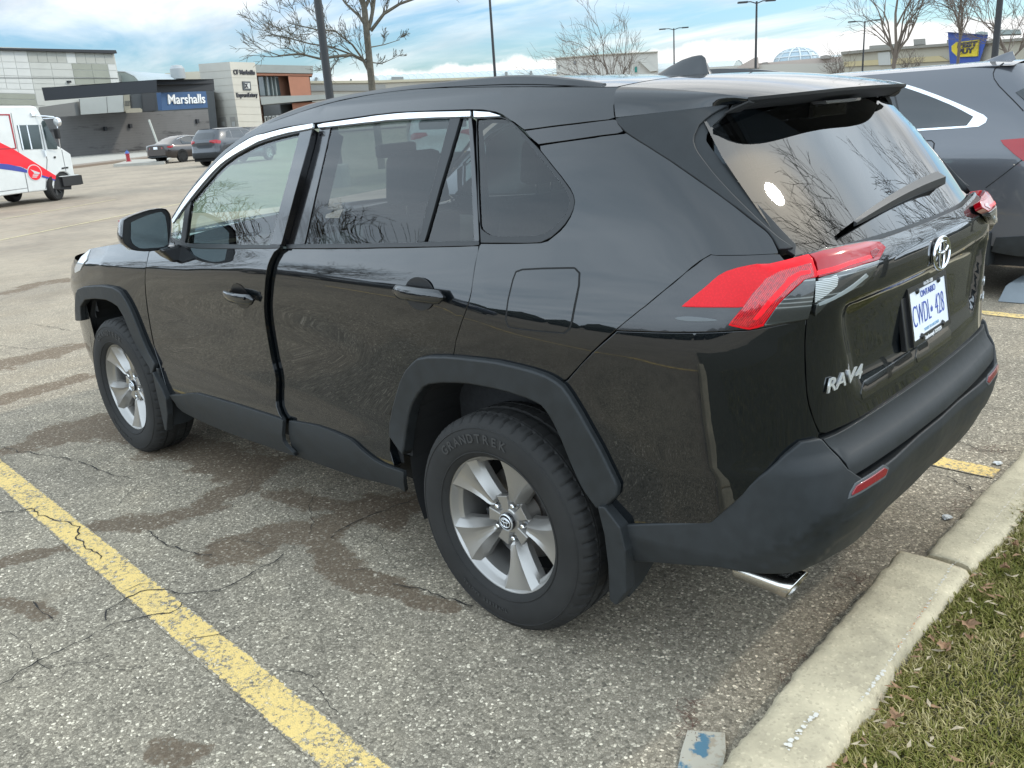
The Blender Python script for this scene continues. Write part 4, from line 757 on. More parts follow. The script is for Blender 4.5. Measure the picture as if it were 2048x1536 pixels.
# roof rails
for side in (1,-1):
    k0 = [(1.62,.612,1.568),(1.40,.608,1.618),(1.10,.602,1.663),(.80,.600,1.683),(.517,.600,1.6885),(.129,.600,1.6865),(-.02,.600,1.676),(-.13,.600,1.660),(-.235,.600,1.640)]
    xs_ = np.linspace(1.62,-.235,50); kx = np.array([q[0] for q in k0][::-1]); kz = np.array([q[2] for q in k0][::-1]); ky = np.array([q[1] for q in k0][::-1])
    zt = pch(kx,kz,xs_); yt = pch(kx,ky,xs_); V = []
    for x, y, z in zip(xs_, yt, zt):
        zb = roofz(min(x,1.33), .96)-.012 if x < 1.33 else z-.03
        tpr = min(1, (x+.24)/.10, (1.63-x)/.25); wtop = .010+.012*max(0,tpr)
        V += [(x,(y+wtop+.008)*side,zb),(x,(y+wtop+.004)*side,zb+(z-zb)*.35),(x,(y+wtop+.006)*side,zb+(z-zb)*.42),(x,(y+wtop)*side,z-.004),(x,(y+wtop-.006)*side,z),(x,(y-wtop+.004)*side,z),(x,(y-wtop)*side,z-.005),(x,(y-wtop-.004)*side,zb)]
    F = [(8*i+k,8*i+k+1,8*i+k+9,8*i+k+8) for i in range(49) for k in range(7)]+[(0,1,2,3,4,5,6,7),tuple(49*8+k for k in range(8))[::-1]]
    o = mesh('roof_rail', V, F, mat('rail_black',(.005,.006,.007),.30,0,.35), car); bm = bmesh.new(); bm.from_mesh(o.data); bmesh.ops.recalc_face_normals(bm, faces=bm.faces); 
    for f in bm.faces: f.smooth = True
    for e in bm.edges: e.smooth = not (len(e.link_faces)==2 and e.calc_face_angle(0) > .5)
    bm.to_mesh(o.data); bm.free()
# shark fin aerial
V = []; rows = 16
for i in range(rows+1):
    s = i/rows; x = -.005-.200*s; h = .066*(np.interp(s,[0,.25,.5,.7,.86,.93,1],[.02,.42,.76,.93,1.0,.93,.30])); wd = .030*math.sin(math.pi*min(.96,.06+.62*s+.18)) ; zr = 1.667-.018*s-.002
    xt = x+.020*0
    for q in range(9):
        a = math.pi*q/8; cy = math.cos(a); sz_ = math.sin(a)**.75; V.append((x-(.0 if s < .9 else .012*(1-sz_)), wd*cy*(1-.72*sz_), zr+h*sz_))
o = mesh('aerial_fin', V, [(i*9+j,i*9+j+1,(i+1)*9+j+1,(i+1)*9+j) for i in range(rows) for j in range(8)]+[tuple(rows*9+j for j in range(9))], mat('aerial_black',(.020,.022,.024),.32,0,.3), roof, smooth=True)
# inner shell (what shows dark in the gaps) with wheel wells, floor
u_ = np.arange(-4.3,1.76,.05); v_ = np.arange(.43,1.16,.04)
for side in (1,-1):
    V = []; F = []; idx = {}
    UU, VV = np.meshgrid(u_,v_,indexing='ij'); Q = offsurf(UU.ravel(),VV.ravel(),-.034); Q[:,1] *= side
    nv = len(v_)
    for i in range(len(u_)-1):
        for j in range(nv-1):
            if (u_[i] < -1.95 and v_[j] > 1.0) or (u_[i] < -2.9 and v_[j] > .80): continue
            c = Q[i*nv+j]+.5*(Q[(i+1)*nv+j+1]-Q[i*nv+j])
            if min(math.hypot(c[0]-.02,c[2]-.40), math.hypot(c[0]-2.69,c[2]-.40)) < .46 and u_[i] < .5: continue
            F.append((i*nv+j,(i+1)*nv+j,(i+1)*nv+j+1,i*nv+j+1) if side > 0 else (i*nv+j,i*nv+j+1,(i+1)*nv+j+1,(i+1)*nv+j))
    mesh('inner_shell', Q, F, M_dark, car)
    for cx in (0,2.69):
        V = []; na = 24
        for a in range(na+1):
            an = R(-25+230*a/na)
            for y in (.86,.80,.55): V.append((cx+.02+.445*math.cos(an), y*side, .42+.445*math.sin(an)))
        F = [(3*i+k,3*i+k+1,3*i+k+4,3*i+k+3) for i in range(na) for k in range(2)]
        b0 = len(V); V += [(cx+.02+.445*math.cos(R(-25+230*a/na)),.55*side,.42+.445*math.sin(R(-25+230*a/na))) for a in range(na+1)]; F.append(tuple(range(b0,b0+na+1)))
        mesh('wheel_well', V, F, mat('well_liner',(.014,.014,.014),.85), car)
MB().box(-.40,3.30,-.70,.70,.27,.36).build('floor_pan', M_dark, car)
# mud flaps
for s_ in (1,-1):
    fl = MB()
    a_ = [(-.395,.530),(-.418,.535),(-.470,.487),(-.486,.42),(-.484,.292),(-.448,.236),(-.425,.245),(-.424,.36),(-.415,.45)]
    o1 = [(x,.912*s_,z) for x,z in a_]; i1 = [(x,.868*s_,z) for x,z in a_]; n = len(a_)
    fl.add(o1+i1, [tuple(range(n)), tuple(range(n,2*n))[::-1]]+[(i,(i+1)%n,n+(i+1)%n,n+i) for i in range(n)])
    fl.prism([(.868*s_,.50),(.868*s_,.245),(.80*s_,.262),(.66*s_,.345),(.66*s_,.50)],'x',-.462,-.440)
    fl.build('mud_flap', M_clad, car, bevel=.004)
for s in (1,-1):
    f3 = MB().prism([(s*y,z) for y, z in [(.90,.52),(.90,.22),(.80,.215),(.68,.25),(.68,.45)]],'x',2.262,2.285)
    a_ = [(2.295,.50),(2.285,.50),(2.225,.43),(2.20,.38),(2.215,.30),(2.262,.205),(2.285,.205)]; n = len(a_)
    f3.add([(x,.918*s,z) for x,z in a_]+[(x,.885*s,z) for x,z in a_], [tuple(range(n)), tuple(range(n,2*n))[::-1]]+[(i,(i+1)%n,n+(i+1)%n,n+i) for i in range(n)])
    f3.build('mud_flap', M_clad, car, bevel=.004)
# exhaust
vs = []; n = 32; prof_ = [(-.665,.035),(-.675,.0375),(-.80,.038),(-.835,.0400),(-.840,.0375),(-.80,.034),(-.70,.033)]
for x_, r in prof_:
    for a in range(n): t_ = 2*math.pi*a/n; vs.append((x_-.020*math.sin(t_)*(x_ < -.79), .605+r*1.35*math.cos(t_), .300-.03*(-.60-x_)+r*math.sin(t_)))
mesh('exhaust_pipe', vs, [(k*n+a,k*n+(a+1)%n,(k+1)*n+(a+1)%n,(k+1)*n+a) for k in range(6) for a in range(n)], mat('polished_steel',(.62,.59,.54),.20,1), car, smooth=True)
MB().tube([(-.35,.60,.40),(-.52,.60,.345),(-.70,.605,.303)], .028, 14).build('exhaust_tube', mat('dull_steel',(.05,.045,.04),.7,.4), car, smooth=True)
MB().box(-.42,-.1,.30,.66,.36,.46).build('silencer', mat('dull_steel',(.10,.09,.08),.6,.6), car, bevel=.03)
# left and right door mirrors
for side in (1,-1):
    sh = UV['mirror_shell']; cy = sum(q[0] for q in sh)/len(sh); cz = sum(q[1] for q in sh)/len(sh)
    V = []; F = []; rings = [(1.905,.955),(1.900,.985),(1.905,1.0),(1.93,1.0),(1.965,.93),(1.99,.78),(2.005,.50),(2.01,.15)]
    for x, s in rings:
        for y, z in sh: V.append((x+.02*(y-cy)/.1*-0, (cy+(y-cy)*s)*side, cz+(z-cz)*s))
    n = len(sh); F = [(k*n+a,k*n+(a+1)%n,(k+1)*n+(a+1)%n,(k+1)*n+a) for k in range(len(rings)-1) for a in range(n)]+[tuple((len(rings)-1)*n+a for a in range(n))]
    o = mesh('door_mirror', V, F, M_gloss, car); bm = bmesh.new(); bm.from_mesh(o.data); bmesh.ops.recalc_face_normals(bm, faces=bm.faces)
    for f in bm.faces: f.smooth = True
    for e in bm.edges: e.smooth = not (len(e.link_faces)==2 and e.calc_face_angle(0) > .7)
    bm.to_mesh(o.data); bm.free()
    g_ = UV['mirror_glass']; gy = sum(q[0] for q in g_)/len(g_); gz = sum(q[1] for q in g_)/len(g_)
    # pane set in the housing, turned in and down towards the driver
    def mp_(y,z,dx=0): return (1.905+dx+(y-gy)*-.0, y*side, z)
    V = [mp_(y,z) for y,z in g_]
    mesh('mirror_glass', V, [tuple(range(len(g_)))], mat('mirror_silver',(.24,.30,.31),.18,.9), o)
    V = [mp_(cy+(y-cy)*.96,cz+(z-cz)*.96,.004) for y,z in sh]; mesh('mirror_back', V, [tuple(range(len(sh)))], M_seal, o)
    MB().tube([(1.935,1.062*side,1.142),(1.965,1.052*side,1.142),(1.985,1.02*side,1.140)], .009, 8).build('turn_signal', mat('clear_plastic',(.7,.7,.68),.1,0,1), o, smooth=True)
    nk = MB().add([(1.885,y*side,z) for y,z in [(.955,1.123),(.905,1.055),(.85,1.05),(.84,1.13)]]+[(1.985,y*side,z) for y,z in [(.955,1.128),(.905,1.075),(.85,1.07),(.84,1.13)]],
          [(0,1,2,3),(7,6,5,4),(0,4,5,1),(1,5,6,2),(2,6,7,3),(3,7,4,0)])
    nk.build('mirror_arm', M_gloss, o, bevel=.012)
# door handles
def handle(u, v, ln, parent, side, hinge):
    M = onbody(u, v, 0, side)
    if side < 0: M = M @ Matrix.Diagonal((-1,1,1,1))
    off = Matrix.Translation(-Vector(hinge)) if hinge else Matrix.Identity(4)
    # recess cup
    cup = []
    for k in range(48):
        a = 2*math.pi*k/48; x = math.cos(a)*ln*.30; y = math.sin(a)*.052; cup.append((x-ln*.05, y))
    mb = MB(); n = 48
    for dz, s in ((.0010,1.0),(.0014,.93),(-.010,.80),(-.022,.4)):
        mb.v += [tuple(off@(M@Vector((x*s,y*s,dz)))) for x,y in cup]
    mb.f = [(k*n+a,k*n+(a+1)%n,(k+1)*n+(a+1)%n,(k+1)*n+a) for k in range(3) for a in range(n)]+[tuple(3*n+a for a in range(n))]
    # cup is a thin dark dish laid over the skin
    mb.v = mb.v[:n]+[tuple(off@(M@Vector((x*.97,y*.97,.0012)))) for x,y in cup]; mb.f = [(a,(a+1)%n,n+(a+1)%n,n+a) for a in range(n)]+[tuple(n+a for a in range(n))]
    c = mesh('handle_recess', mb.v, mb.f, mat('recess_black',(.0035,.0035,.004),.35), parent)
    secs = []; rows = 15
    for i in range(rows):
        s = i/(rows-1); x = -ln/2+ln*s; e = min(1, s/.12, (1-s)/.10); hy = .0225*math.sqrt(max(.05,1-(1-e)**2)); dz = .010+.022*math.sin(math.pi*min(max(s,.03),.97))**.5
        for q in range(12):
            a = 2*math.pi*q/12; secs.append(tuple(off@(M@Vector((x, hy*math.sin(a)+.002, dz+.0085*math.cos(a))))))
    F = [(i*12+q,i*12+(q+1)%12,(i+1)*12+(q+1)%12,(i+1)*12+q) for i in range(rows-1) for q in range(12)]+[tuple(range(12))[::-1],tuple((rows-1)*12+q for q in range(12))]
    h = mesh('door_handle', secs, F, M_paint, parent, smooth=True); return h
for o in [o for o in car.children if o.name.split('.')[0] in ('front_door','rear_door')]:
    side = 1 if (o.data.vertices[0].co.y+o.location.y) > 0 else -1
    if o.name.startswith('front'): 
        h = handle(-1.385+.03, .957, .235, o, side, (HG.x,HG.y*side,0))
        if side > 0:
            M = Matrix.Translation(-Vector((HG.x,HG.y,0)))@onbody(-1.275,.968,.038,1); mb = MB().lathe([(0,.001),(.006,.001),(.0068,-.002)],axis='z',n=16); mesh('key_cylinder',[M@Vector(v) for v in mb.v],mb.f,mat('lock_dark',(.02,.02,.02),.3,.8),o)
    else: handle(-.262, 1.066, .235, o, side, None)
# rear wiper
wp = MB(); q0 = Vector((-.905,-.05,1.245)); q1 = Vector((-.872,.43,1.262))
ys = np.linspace(0,1,12)
def glassx(y,z): return xcen(z)+.012
pts = []
V = []
for s in ys:
    y = -.27+.70*s; z = 1.262+.030*math.sin(math.pi*(1-s)*.5)*1.0 - .006*s; x = glassx(y,z)-.012; w_ = .020*(1-s)**.6+.007; hgt = .018*(1-s)+.008
    pts.append((x,y,z)); V += [(x,y,z-w_),(x-hgt,y,z-w_*.4),(x-hgt,y,z+w_*.4),(x,y,z+w_)]
wpo = mesh('rear_wiper', V, [(4*i+k,4*i+k+1,4*i+k+5,4*i+k+4) for i in range(11) for k in range(3)]+[(0,1,2,3),(47,46,45,44)], mat('wiper_black',(.012,.013,.014),.42), tg)
# badges on the tailgate
M = onbody(1.745,1.117,.003); emblem('emblem', M, .060, .045, .003, M_chrome, tg)
M = onbody(1.019,.888,.002); text('badge_lettering', 'RAV4', .050, M_ln, tg, M, .002, sx=1.42, bold=.0005, shear=.22)
M = onbody(2.545,.915,.002); text('badge_lettering', 'XLE', .030, M_ln, tg, M, .0010, sx=1.1, bold=.0004); M = onbody(2.545,.862,.002); text('badge_lettering', 'AWD', .030, M_ln, tg, M, .0010, sx=1.1, bold=.0004)
# lower lamp recess strip on the tailgate
for a_, b_ in (((1.125,.828),(1.55,.835)),((1.60,.836),(2.05,.836))):
    hw = .020; pl_ = [(a_[0],a_[1]-hw),(b_[0],b_[1]-hw),(b_[0]+.02,b_[1]),(b_[0],b_[1]+hw),(a_[0]+.03,a_[1]+hw),(a_[0]-.005,a_[1])]
    panel('gate_recess', pl_, mat('recess_gloss',(.004,.004,.004),.12,0,1), tg, .0015, gap=0, flange=.002, r=.001, step=.02)
# licence plate in its frame
pf = thing('x','x','x'); bpy.data.objects.remove(pf)
PM = frame(Vector((-.936,0,.956)), (0,-1,0), (math.sin(R(10)),0,math.cos(R(10))))
M_pw = mat('plate_white',(.74,.77,.80),.35,0,.2); M_pb = mat('plate_blue',(.03,.07,.36),.4); M_pt = mat('plate_pale_blue',(.25,.42,.58),.4); M_fr = mat('frame_black',(.010,.010,.011),.3,0,.4)
def pbox(name, x0,x1,y0,y1,z0,z1,m,parent,bevel=0):
    mb = MB().box(x0,x1,y0,y1,z0,z1); mb.v = [tuple(PM@Vector(v)) for v in mb.v]; return mb.build(name,m,parent,bevel=bevel)
fr = pbox('licence_plate', -.1525,.1525,-.076,.076,-.004,0,M_pw,tg)
fb = pbox('plate_holder', -.190,.17,-.088,.080,-.022,-.005,M_fr,tg,bevel=.003)
mb = MB()
for a in ((-.158,.158,.0685,.0835),(-.158,.158,-.0835,-.0685),(-.158,-.1475,-.0685,.0685),(.1475,.158,-.0685,.0685)): mb.box(a[0],a[1],a[2],a[3],-.005,.003)
mb.box(-.10,.10,-.0685,-.0625,.0,.0028)
mb.v = [tuple(PM@Vector(v)) for v in mb.v]; frm = mb.build('plate_frame', M_fr, tg)
for x in (-.088,.088):
    for y in (-.066,.066):
        q = MB().lathe([(0,.0075),(.007,.0065),(.010,.002)],axis='z',n=14); q.v = [tuple(PM@Vector((v[0]+x,v[1]+y,v[2]))) for v in q.v]; q.build('plate_bolt', mat('bolt_black',(.02,.02,.02),.25,.3), frm)
def ptext(body,x,y,size,m,sx=1,bold=0,shear=0,par=None): return text('lettering', body, size, m, par or fr, PM@Matrix.Translation((x,y,.0012)), .0004, sx=sx, bold=bold, shear=shear)
ptext('CWDL',-.066,-.006,.090,M_pb,.54,-.0016); ptext('428',.083,-.006,.090,M_pb,.58,-.0016)
ptext('ONTARIO',0,.050,.026,M_pb,1.05); ptext('YOURS TO DISCOVER',0,-.053,.013,M_pt,.95)
ptext('416-751-1530',0,.0762,.0135,mat('white_print',(.8,.8,.8),.4),1,.0003,par=frm); ptext('Scarborough TOYOTA',.0,-.0755,.0145,MATS['white_print'],1,.0004,.2,par=frm)
for o in frm.children:
    if o.name.startswith('lettering'): 
        for v in o.data.vertices: v.co += Vector(PM.col[2][:3])*.0028
# crown mark between the groups
cr_ = MB(); cr_.prism([(-.006,-.010),(.006,-.010),(.008,.004),(.004,-.002),(0,.009),(-.004,-.002),(-.008,.004)],'z',.001,.0016); cr_.v = [tuple(PM@Vector((v[0]+.014,v[1]-.004,v[2]))) for v in cr_.v]; cr_.build('crown_mark', M_pb, fr)
# wheels
w0 = make_wheel(car, R(39)); w0.location = (0,.815,.352)
w1 = copytree(w0, car); w1.location = (2.69,.808,.352); w1.rotation_euler = (0,R(-9),0)
for x in (0,2.69):
    w2 = copytree(w0, car); w2.location = (x,-.812,.352); w2.rotation_euler = (0,0,math.pi)
# cabin: seats, dashboard, wheel
def cushion(name, mb, parent, m=None): return mb.build(name, m or M_seat, parent, bevel=.03, smooth=True)
def seat(x, y):
    s = MB().box(x-.02,x+.50,y-.26,y+.26,.50,.68); se = cushion('front_seat', s, car)
    b = MB(); b.add([(x+.02,y-.25,.62),(x+.02,y+.25,.62),(x-.14,y+.24,1.22),(x-.14,y-.24,1.22),(x-.12,y-.25,.62),(x-.12,y+.25,.62),(x-.24,y+.20,1.22),(x-.24,y-.20,1.22)],[(0,1,2,3),(7,6,5,4),(0,4,5,1),(1,5,6,2),(2,6,7,3),(3,7,4,0)])
    cushion('seat_back', b, se)
    h = MB(); h.add([(x-.15,y-.13,1.27),(x-.15,y+.13,1.27),(x-.17,y+.12,1.46),(x-.17,y-.12,1.46),(x-.27,y-.13,1.27),(x-.27,y+.13,1.27),(x-.25,y+.11,1.47),(x-.25,y-.11,1.47)],[(0,1,2,3),(7,6,5,4),(0,4,5,1),(1,5,6,2),(2,6,7,3),(3,7,4,0)])
    cushion('head_rest', h, se)
    MB().tube([(x-.19,y-.05,1.18),(x-.20,y-.05,1.32)],.006).tube([(x-.19,y+.05,1.18),(x-.20,y+.05,1.32)],.006).build('rest_posts', M_chrome, se, smooth=True)
seat(1.05,.38); seat(1.05,-.38)
rb_ = MB().box(-.05,.42,-.66,.66,.52,.72); rs_ = cushion('rear_seat', rb_, car)
for y0,y1 in ((-.66,-.13),(-.12,.12),(.13,.66)):
    b = MB(); b.add([(.05,y0,.66),(.05,y1,.66),(-.12,y1,1.16),(-.12,y0,1.16),(-.10,y0,.66),(-.10,y1,.66),(-.26,y1,1.16),(-.26,y0,1.16)],[(0,1,2,3),(7,6,5,4),(0,4,5,1),(1,5,6,2),(2,6,7,3),(3,7,4,0)]); cushion('seat_back', b, rs_)
    if y1-y0 > .3:
        yc = (y0+y1)/2; h = MB().box(-.25,-.16,yc-.13,yc+.13,1.17,1.33); cushion('head_rest', h, rs_)
db = MB(); db.add([(1.55,-.72,.85),(1.55,.72,.85),(1.62,.72,1.06),(1.62,-.72,1.06),(2.15,-.74,1.06),(2.15,.74,1.06),(2.15,.74,.6),(2.15,-.74,.6)],[(0,1,2,3),(3,2,5,4),(4,5,6,7),(7,6,1,0),(0,3,4,7),(1,6,5,2)]); cushion('dashboard', db, car, M_trim)
sw = MB(); sw.tube([(1.50+.07*math.sin(a)*-1, .38+.185*math.cos(a), .98+.17*math.sin(a)) for a in np.linspace(0,2*math.pi,33)], .014, 8, cap=False).box(1.50,1.62,.34,.42,.94,1.02); sw.build('steering_wheel', M_trim, car, smooth=True)
MB().box(1.38,1.42,-.11,.11,1.42,1.48).build('inner_mirror', M_trim, car, bevel=.012)
hd = MB(); V = []
for x in np.linspace(-.28,1.32,14):
    ye, ze = edge_at(x)
    for t in (-1,-.6,0,.6,1): V.append((x, (ye-.05)*t, ze-.045+.02*(1-t*t)))
mesh('head_lining', V, [(i*5+j,i*5+j+1,(i+1)*5+j+1,(i+1)*5+j) for i in range(13) for j in range(4)], mat('lining',(.06,.06,.06),.9), car)
# ------------------------------------------------------------------ placing things seen in the photograph
C0 = Vector((-1.7508, 2.6194, 1.5893)); FP = 1728.77
def ray(px, py): return (fw*FP+rt*(px-1024)+up*(768-py)).normalized()
def at(px, py, d):
    """point on the sight line at horizontal distance d"""
    r = ray(px,py); return C0+r*(d/math.hypot(r.x,r.y))
def gnd(px, py, z=0.): r = ray(px,py); return C0+r*((z-C0.z)/r.z)
class Face:
    """vertical plane through two ground points; p(px,py) = point on it, out = its normal towards the camera"""
    def __init__(s, A, B):
        s.A = Vector((A[0],A[1],0)); s.d = (Vector((B[0],B[1],0))-s.A).normalized(); s.n = Vector((s.d.y,-s.d.x,0))
        if (C0-s.A).dot(s.n) < 0: s.n = -s.n
    def p(s, px, py, off=0): r = ray(px,py); t = (s.A+s.n*off-C0).dot(s.n)/r.dot(s.n); return C0+r*t
    def poly(s, mb, pts, th=.05, off=0):
        P = [s.p(x,y,off) for x,y in pts]; Q = [p+s.n*th for p in P]; n = len(P)
        return mb.add(P+Q, [tuple(range(n))[::-1], tuple(range(n,2*n))]+[(i,(i+1)%n,n+(i+1)%n,n+i) for i in range(n)])
    def poly_back(s, mb, pts, depth, off=0):
        """a block: the traced front, carried straight back"""
        P = [s.p(x,y,off) for x,y in pts]; c = sum(P, Vector())/len(P); g = c-C0; g.z = 0; g.normalize(); Q = [p+g*depth for p in P]; n = len(P)
        return mb.add(P+Q, [tuple(range(n)), tuple(range(n,2*n))[::-1]]+[(i,(i+1)%n,n+(i+1)%n,n+i) for i in range(n)])
    def mat(s, px, py, off): 
        o = s.p(px,py,off); x = s.d if s.d.dot(rt) > 0 else -s.d
        return frame(o, x, (0,0,1))
# ------------------------------------------------------------------ ground
def asphalt(name, paint=None):
    m = bpy.data.materials.new(name); m.use_nodes = True; t = m.node_tree; b = t.nodes['Principled BSDF']
    o = N(t,'ShaderNodeNewGeometry'); P = o.outputs['Position']
    v = N(t,'ShaderNodeTexVoronoi', i_Scale=125); L(t,P,v.inputs['Vector']); v2 = N(t,'ShaderNodeTexVoronoi', i_Scale=125, feature='DISTANCE_TO_EDGE'); L(t,P,v2.inputs['Vector'])
    sx = N(t,'ShaderNodeSeparateColor'); L(t, v.outputs['Color'], sx.inputs[0])
    stone = ramp(t, sx.outputs[0], [(0,(.085,.082,.076)),(.12,(.145,.14,.128)),(.50,(.20,.193,.176)),(.82,(.265,.255,.235)),(.94,(.36,.35,.32)),(1,(.56,.545,.51))])
    gap = ramp(t, v2.outputs['Distance'], [(.01,0),(.09,1)])
    near = mix(t, gap, (.105,.098,.087), stone)
    n1_ = N(t,'ShaderNodeTexNoise', i_Scale=.55, i_Detail=5, i_Roughness=.6); L(t,P,n1_.inputs['Vector'])
    n2_ = N(t,'ShaderNodeTexNoise', i_Scale=4.5, i_Detail=7, i_Roughness=.65); L(t,P,n2_.inputs['Vector'])
    n3_ = N(t,'ShaderNodeTexNoise', i_Scale=38, i_Detail=5, i_Roughness=.7); L(t,P,n3_.inputs['Vector'])
    # far away the stones merge to an even warm grey
    ln = N(t,'ShaderNodeVectorMath', operation='DISTANCE'); L(t,P,ln.inputs[0]); ln.inputs[1].default_value = (-1.75,2.62,0)
    far = ramp(t, math_(t,'DIVIDE',ln.outputs['Value'],40), [(.12,0),(.40,1)])
    base = mix(t, far, near, (.190,.179,.167))
    base = mix(t, 1.0, base, ramp(t, n2_.outputs[0], [(.28,(.82,.82,.82)),(.5,(1,1,1)),(.75,(1.12,1.11,1.09))]), 'MULTIPLY')
    base = mix(t, 1.0, base, ramp(t, n1_.outputs[0], [(.3,(.80,.80,.80)),(.6,(1.10,1.09,1.06))]), 'MULTIPLY')
    # long faint tracks of dirt across the lot, far from the camera
    mp_ = N(t,'ShaderNodeMapping'); mp_.inputs['Scale'].default_value = (.9,.12,1); mp_.inputs['Rotation'].default_value = (0,0,R(20)); L(t,P,mp_.inputs[0])
    n4_ = N(t,'ShaderNodeTexNoise', i_Scale=1.0, i_Detail=4, i_Roughness=.6); L(t,mp_.outputs[0],n4_.inputs['Vector'])
    base = mix(t, math_(t,'MULTIPLY', ramp(t, n4_.outputs[0], [(.55,0),(.72,.35)]), 1.0), base, (.15,.128,.10))
    # damp, silted patches: drawn where they lie (attribute), broken up by noise
    at_ = N(t,'ShaderNodeAttribute', attribute_name='damp')
    dm = math_(t,'ADD', at_.outputs['Fac'], math_(t,'MULTIPLY', math_(t,'SUBTRACT', n2_.outputs[0], .5), 1.7)); dm = math_(t,'ADD', dm, math_(t,'MULTIPLY', math_(t,'SUBTRACT', n3_.outputs[0], .5), .5))
    dmk = ramp(t, dm, [(.49,0),(.60,.80)])
    dirt = mix(t, ramp(t, sx.outputs[1], [(.80,0),(.9,.6)]), mix(t, n3_.outputs[0], (.050,.037,.028), (.105,.082,.062)), stone)
    base = mix(t, dmk, base, dirt)
    base = mix(t, 1.0, base, (1.46,1.31,1.10), 'MULTIPLY')
    L(t, base, b.inputs['Base Color']); b.inputs['Roughness'].default_value = .92; b.inputs['Specular IOR Level'].default_value = .25
    h = math_(t,'MULTIPLY', math_(t,'MINIMUM', v2.outputs['Distance'], .25), math_(t,'SUBTRACT',1,far))
    h = math_(t,'MULTIPLY', h, math_(t,'ADD', .3, sx.outputs[2]))
    bp_ = N(t,'ShaderNodeBump', i_Strength=.40, i_Distance=.008); L(t,h,bp_.inputs['Height']); L(t,bp_.outputs[0],b.inputs['Normal'])
    if paint:
        # worn road paint: gone in chips, thin over the stones, cracked
        pn = N(t,'ShaderNodeTexNoise', i_Scale=55, i_Detail=6, i_Roughness=.75); L(t,P,pn.inputs['Vector'])
        pm = N(t,'ShaderNodeTexNoise', i_Scale=7, i_Detail=4, i_Roughness=.6); L(t,P,pm.inputs['Vector'])
        ed = N(t,'ShaderNodeAttribute', attribute_name='edge')
        k = math_(t,'ADD', pn.outputs[0], math_(t,'MULTIPLY', math_(t,'SUBTRACT',pm.outputs[0],.5), .45)); k = math_(t,'ADD', k, math_(t,'MULTIPLY', gap, .05))
        k = math_(t,'SUBTRACT', k, math_(t,'MULTIPLY', ed.outputs['Fac'], .22))
        mask = ramp(t, k, [(.455,0),(.505,1)])
        cr_v = N(t,'ShaderNodeTexVoronoi', i_Scale=11, feature='DISTANCE_TO_EDGE'); dv = mix(t, .06, P, pn.outputs['Color'], 'ADD'); L(t,dv,cr_v.inputs['Vector'])
        mask = math_(t,'MULTIPLY', mask, ramp(t, cr_v.outputs['Distance'], [(.006,.15),(.02,1)]))
        pc = mix(t, pm.outputs[0], tuple(c*.86 for c in paint), paint); pc = mix(t, ramp(t, sx.outputs[2],[(.6,0),(1,.22)]), pc, (.30,.26,.18))
        L(t, mix(t, mask, base, pc), b.inputs['Base Color'])
    return m
M_asph = asphalt('asphalt'); M_line = asphalt('yellow_line_paint', (.80,.57,.21)); M_line2 = asphalt('far_line_paint', (.50,.43,.26))
def segs(pts): return [tuple(gnd(*p)[:2]) for p in pts]
damp = [(segs([(178,1056),(250,1048),(330,1040),(400,1022),(450,985),(500,972)]),.075),
        (segs([(455,1095),(520,1085),(590,1065),(640,1060)]),.11),(segs([(640,1075),(672,1130),(705,1157),(790,1170)]),.06),(segs([(790,1166),(830,1200),(900,1215)]),.035),
        (segs([(-10,1128),(80,1108),(150,1092)]),.05),(segs([(-10,1200),(50,1212),(85,1232)]),.04),(segs([(100,872),(205,846),(330,880),(420,900),(520,935)]),.16),
        (segs([(-10,735),(68,714),(140,694)]),.16),(segs([(-10,803),(105,772),(160,756)]),.10),(segs([(560,985),(620,1010),(715,1012),(790,1040)]),.07),
        (segs([(0,905),(60,890),(120,862)]),.08),(segs([(330,1500),(380,1505)]),.045),(segs([(620,1065),(700,1020),(820,1010)]),.12),(segs([(-5,590),(90,565),(150,560)]),.14)]
gx = np.unique(np.concatenate([np.arange(-1.0,5.2,.05), np.arange(5.2,12,.3), np.arange(12,60,4), [60,90,140,220,400,700], -np.arange(1.0,4,.25), [-4,-8,-20,-60,-150,-400,-700]]))
gy = np.unique(np.concatenate([np.arange(-1.6,2.6,.05), np.arange(2.6,8,.3), np.arange(8,60,4), [60,120,400,700], -np.arange(1.6,8,.2), -np.arange(8,60,4), [-60,-90,-140,-220,-400,-700]]))
GX, GY = np.meshgrid(gx, gy, indexing='ij'); pts = np.stack([GX.ravel(),GY.ravel()],1); dv_ = np.zeros(len(pts))
for line, wdt in damp:
    d = pdist(pts, line, False); dv_ = np.maximum(dv_, np.clip(1-.42*d/wdt,0,1)*np.where(d < wdt*2.6,1,0))
nyg = len(gy); F = [(i*nyg+j,(i+1)*nyg+j,(i+1)*nyg+j+1,i*nyg+j+1) for i in range(len(gx)-1) for j in range(nyg-1)]
lot = mesh('parking_lot', np.concatenate([pts,np.zeros((len(pts),1))],1), F, M_asph); lot['kind'] = 'structure'
a_ = lot.data.attributes.new('damp','FLOAT','POINT'); a_.data.foreach_set('value', dv_)
random.seed(4)
